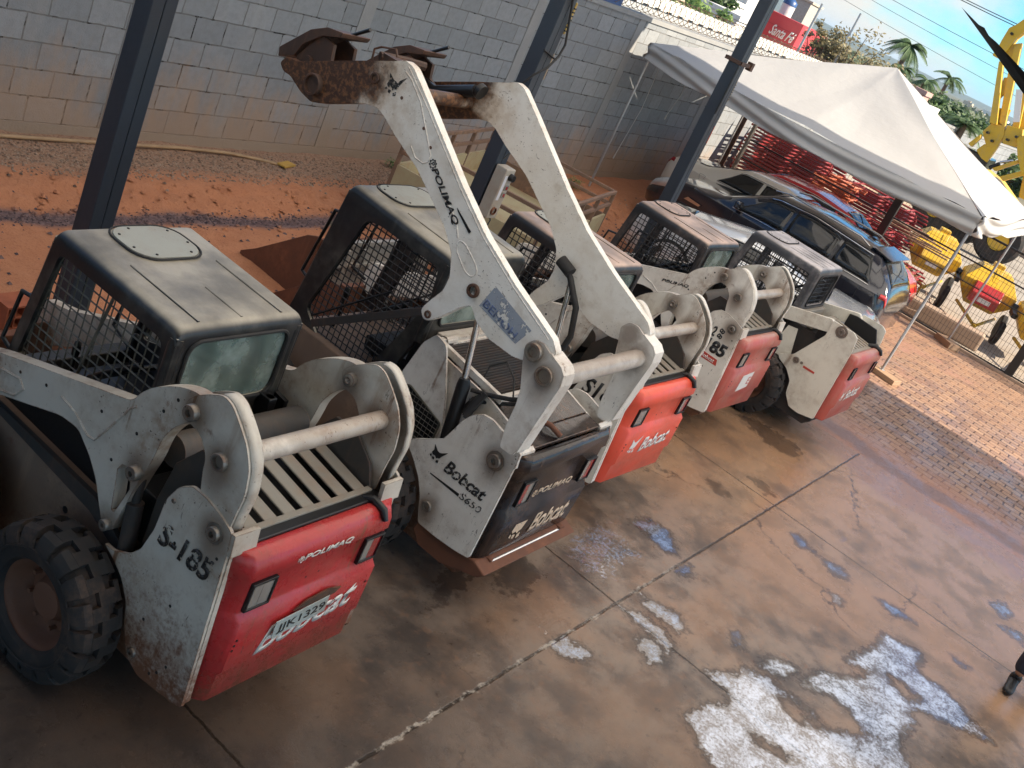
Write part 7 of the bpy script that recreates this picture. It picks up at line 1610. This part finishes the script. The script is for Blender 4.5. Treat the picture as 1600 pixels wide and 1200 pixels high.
# hills
t = NT('far_hills'); n1 = t.noise(.004, 6); t.base(t.mix(n1, (.045, .06, .035), (.10, .10, .06)), 1.0); M['hill'] = t.m
def hills(d, h, name, a0=-30, a1=75, seed=0):
    b = MB(); n_ = 160
    def fn(u, v):
        a = R_(lerp(a0, a1, u)); hh = h * (.55 + .45 * noise.fractal(Vector((u * 9 + seed, seed, 0)), 1, 2, 4) + .35 * math.exp(-((math.degrees(a) - 22.5) / 2.5) ** 2)); rr = d + 900 * v
        return (rr * math.cos(a), rr * math.sin(a), -10 + (hh + 10) * math.sin(math.pi * min(1, v * 1.0) * .5))
    b.grid(fn, n_, 6); o = b.build(name, M['hill'], None, smooth=180, fix=False); o['kind'] = 'structure'
hills(2200, 30, 'hills', seed=2)
# power lines and their poles
pl_ = M['black']
for i, (x, y, h, lb) in enumerate(((68, -6, 7.5, 'grey utility pole beyond the digger'), (60, 42, 10.5, 'utility pole outside the top of the photo'))):
    r_ = empty('utility_pole', (x, y, 0), 0, lb, 'utility pole'); b = MB(); b.tube([(0, 0, -1), (0, 0, h + 1)], [.16, .10], 8); b.build('pole', M['kerb_conc'], r_); b = MB(); b.box(-.06, .06, -1, 1, h + .2, h + .34); b.build('crossarm', M['bark'], r_)
LN = [((52, 30, 9.4), (41, -8, 7.6), .016, 'thick power line crossing above the tall palm'), ((60, 42, 10.6), (60, -8, 8.6), .02, 'black power line running across the clouds'), ((60, 42, 9.4), (62, -10, 6.6), .012, 'thin power line below the black one'), ((60, 42, 9.0), (64, -10, 6.0), .010, 'thin grey cable crossing the lower sky'), ((60, 42, 8.4), (66, -10, 5.2), .010, 'lowest thin cable above the dark trees'), ((58, 40, 11.8), (58, -8, 10.2), .012, 'high cable near the top right corner'), ((58, 40, 12.3), (58, -8, 10.8), .010, 'highest cable in the top right corner')]
for a, c, r, lb in LN:
    a, c = Vector(a), Vector(c); b = MB(); b.tube([a.lerp(c, k / 24) - Vector((0, 0, 1.2 * math.sin(math.pi * k / 24))) for k in range(25)], r, 5); tag(b.build('power_line', pl_, None), lb, 'power line', 'overhead lines')
# slim post with a stay by the white wall
for x, y, h in ((40, 15.0, 5.0), (46.0, 15.6, 5.4)):
    b = MB(); b.tube([(x, y, -.1), (x, y, h)], .05, 8); tag(b.build('steel_post', M['galv'], None), 'slim pale post standing before the white houses' if x == 40 else 'slim pale post in front of the red shop', 'post')

# ------------------------------------------------------------------ tidy: one object per separate piece of the named small parts
SPLIT = set()
def bbox(vs): return [min(v[i] for v in vs) for i in range(3)], [max(v[i] for v in vs) for i in range(3)]
def split_parts(names):
    for o in [q for q in col.objects if q.type == 'MESH' and q.name.split('.')[0] in names]:
        bm = bmesh.new(); bm.from_mesh(o.data); seen = set(); isl = []
        for v in bm.verts:
            if v.index in seen: continue
            st = [v]; seen.add(v.index); g_ = []
            while st:
                w = st.pop(); g_.append(w.index)
                for e in w.link_edges:
                    q = e.other_vert(w)
                    if q.index not in seen: seen.add(q.index); st.append(q)
            isl.append(g_)
        bm.free()
        if len(isl) < 2: continue
        V_ = [v.co.copy() for v in o.data.vertices]; cl = []
        for g_ in isl:
            lo, hi = bbox([V_[i] for i in g_]); g2 = list(g_)
            mg = [c for c in cl if all(c[0][i] <= hi[i] + .002 and c[1][i] >= lo[i] - .002 for i in range(3))]
            for c in mg: lo = [min(a, b_) for a, b_ in zip(lo, c[0])]; hi = [max(a, b_) for a, b_ in zip(hi, c[1])]; g2 += c[2]; cl.remove(c)
            cl.append([lo, hi, g2])
        if len(cl) < 2: continue
        polys = [(tuple(p.vertices), p.use_smooth) for p in o.data.polygons]; kids_ = list(o.children)
        own = {}
        for k, c in enumerate(cl):
            for i in c[2]: own[i] = k
        news = []
        for k, c in enumerate(cl):
            idx = sorted(c[2]); mp2 = {a: b_ for b_, a in enumerate(idx)}
            me = bpy.data.meshes.new(o.data.name); fs = [(tuple(mp2[i] for i in f), s_) for f, s_ in polys if own[f[0]] == k]
            me.from_pydata([V_[i] for i in idx], [], [f for f, _ in fs]); me.polygons.foreach_set('use_smooth', [s_ for _, s_ in fs])
            if any(s_ for _, s_ in fs): me.set_sharp_from_angle(angle=R_(45))
            for m2 in o.data.materials: me.materials.append(m2)
            if k == 0: tgt = o; old = o.data; o.data = me
            else:
                tgt = o.copy(); tgt.data = me; col.objects.link(tgt)
            news.append(tgt)
split_parts(('pivot_pin', 'pivot_bolt', 'hydraulic_hose', 'bay_side', 'pressed_ridge', 'cab_mount', 'lock_hole', 'fender_panel', 'lift_cylinder', 'grab_handle', 'upright_flange', 'bar_bracket', 'lid', 'gearbox', 'bolt_hole'))

# ------------------------------------------------------------------ air: thin haze that lets only the far hills and city fade
hz = MB(); hz.box(-1200, 6500, -3600, 3600, -14, 48)
t = bpy.data.materials.new('thin_air'); t.use_nodes = True; tt_ = t.node_tree; tt_.nodes.clear(); o_ = tt_.nodes.new('ShaderNodeOutputMaterial'); v_ = tt_.nodes.new('ShaderNodeVolumePrincipled')
v_.inputs['Color'].default_value = (.55, .78, 1, 1); v_.inputs['Density'].default_value = 0.00016; v_.inputs['Anisotropy'].default_value = 0.2; tt_.links.new(v_.outputs[0], o_.inputs['Volume'])
tag(hz.build('haze', t), 'thin blue air between the yard and the distant hills', 'haze', kind='stuff')
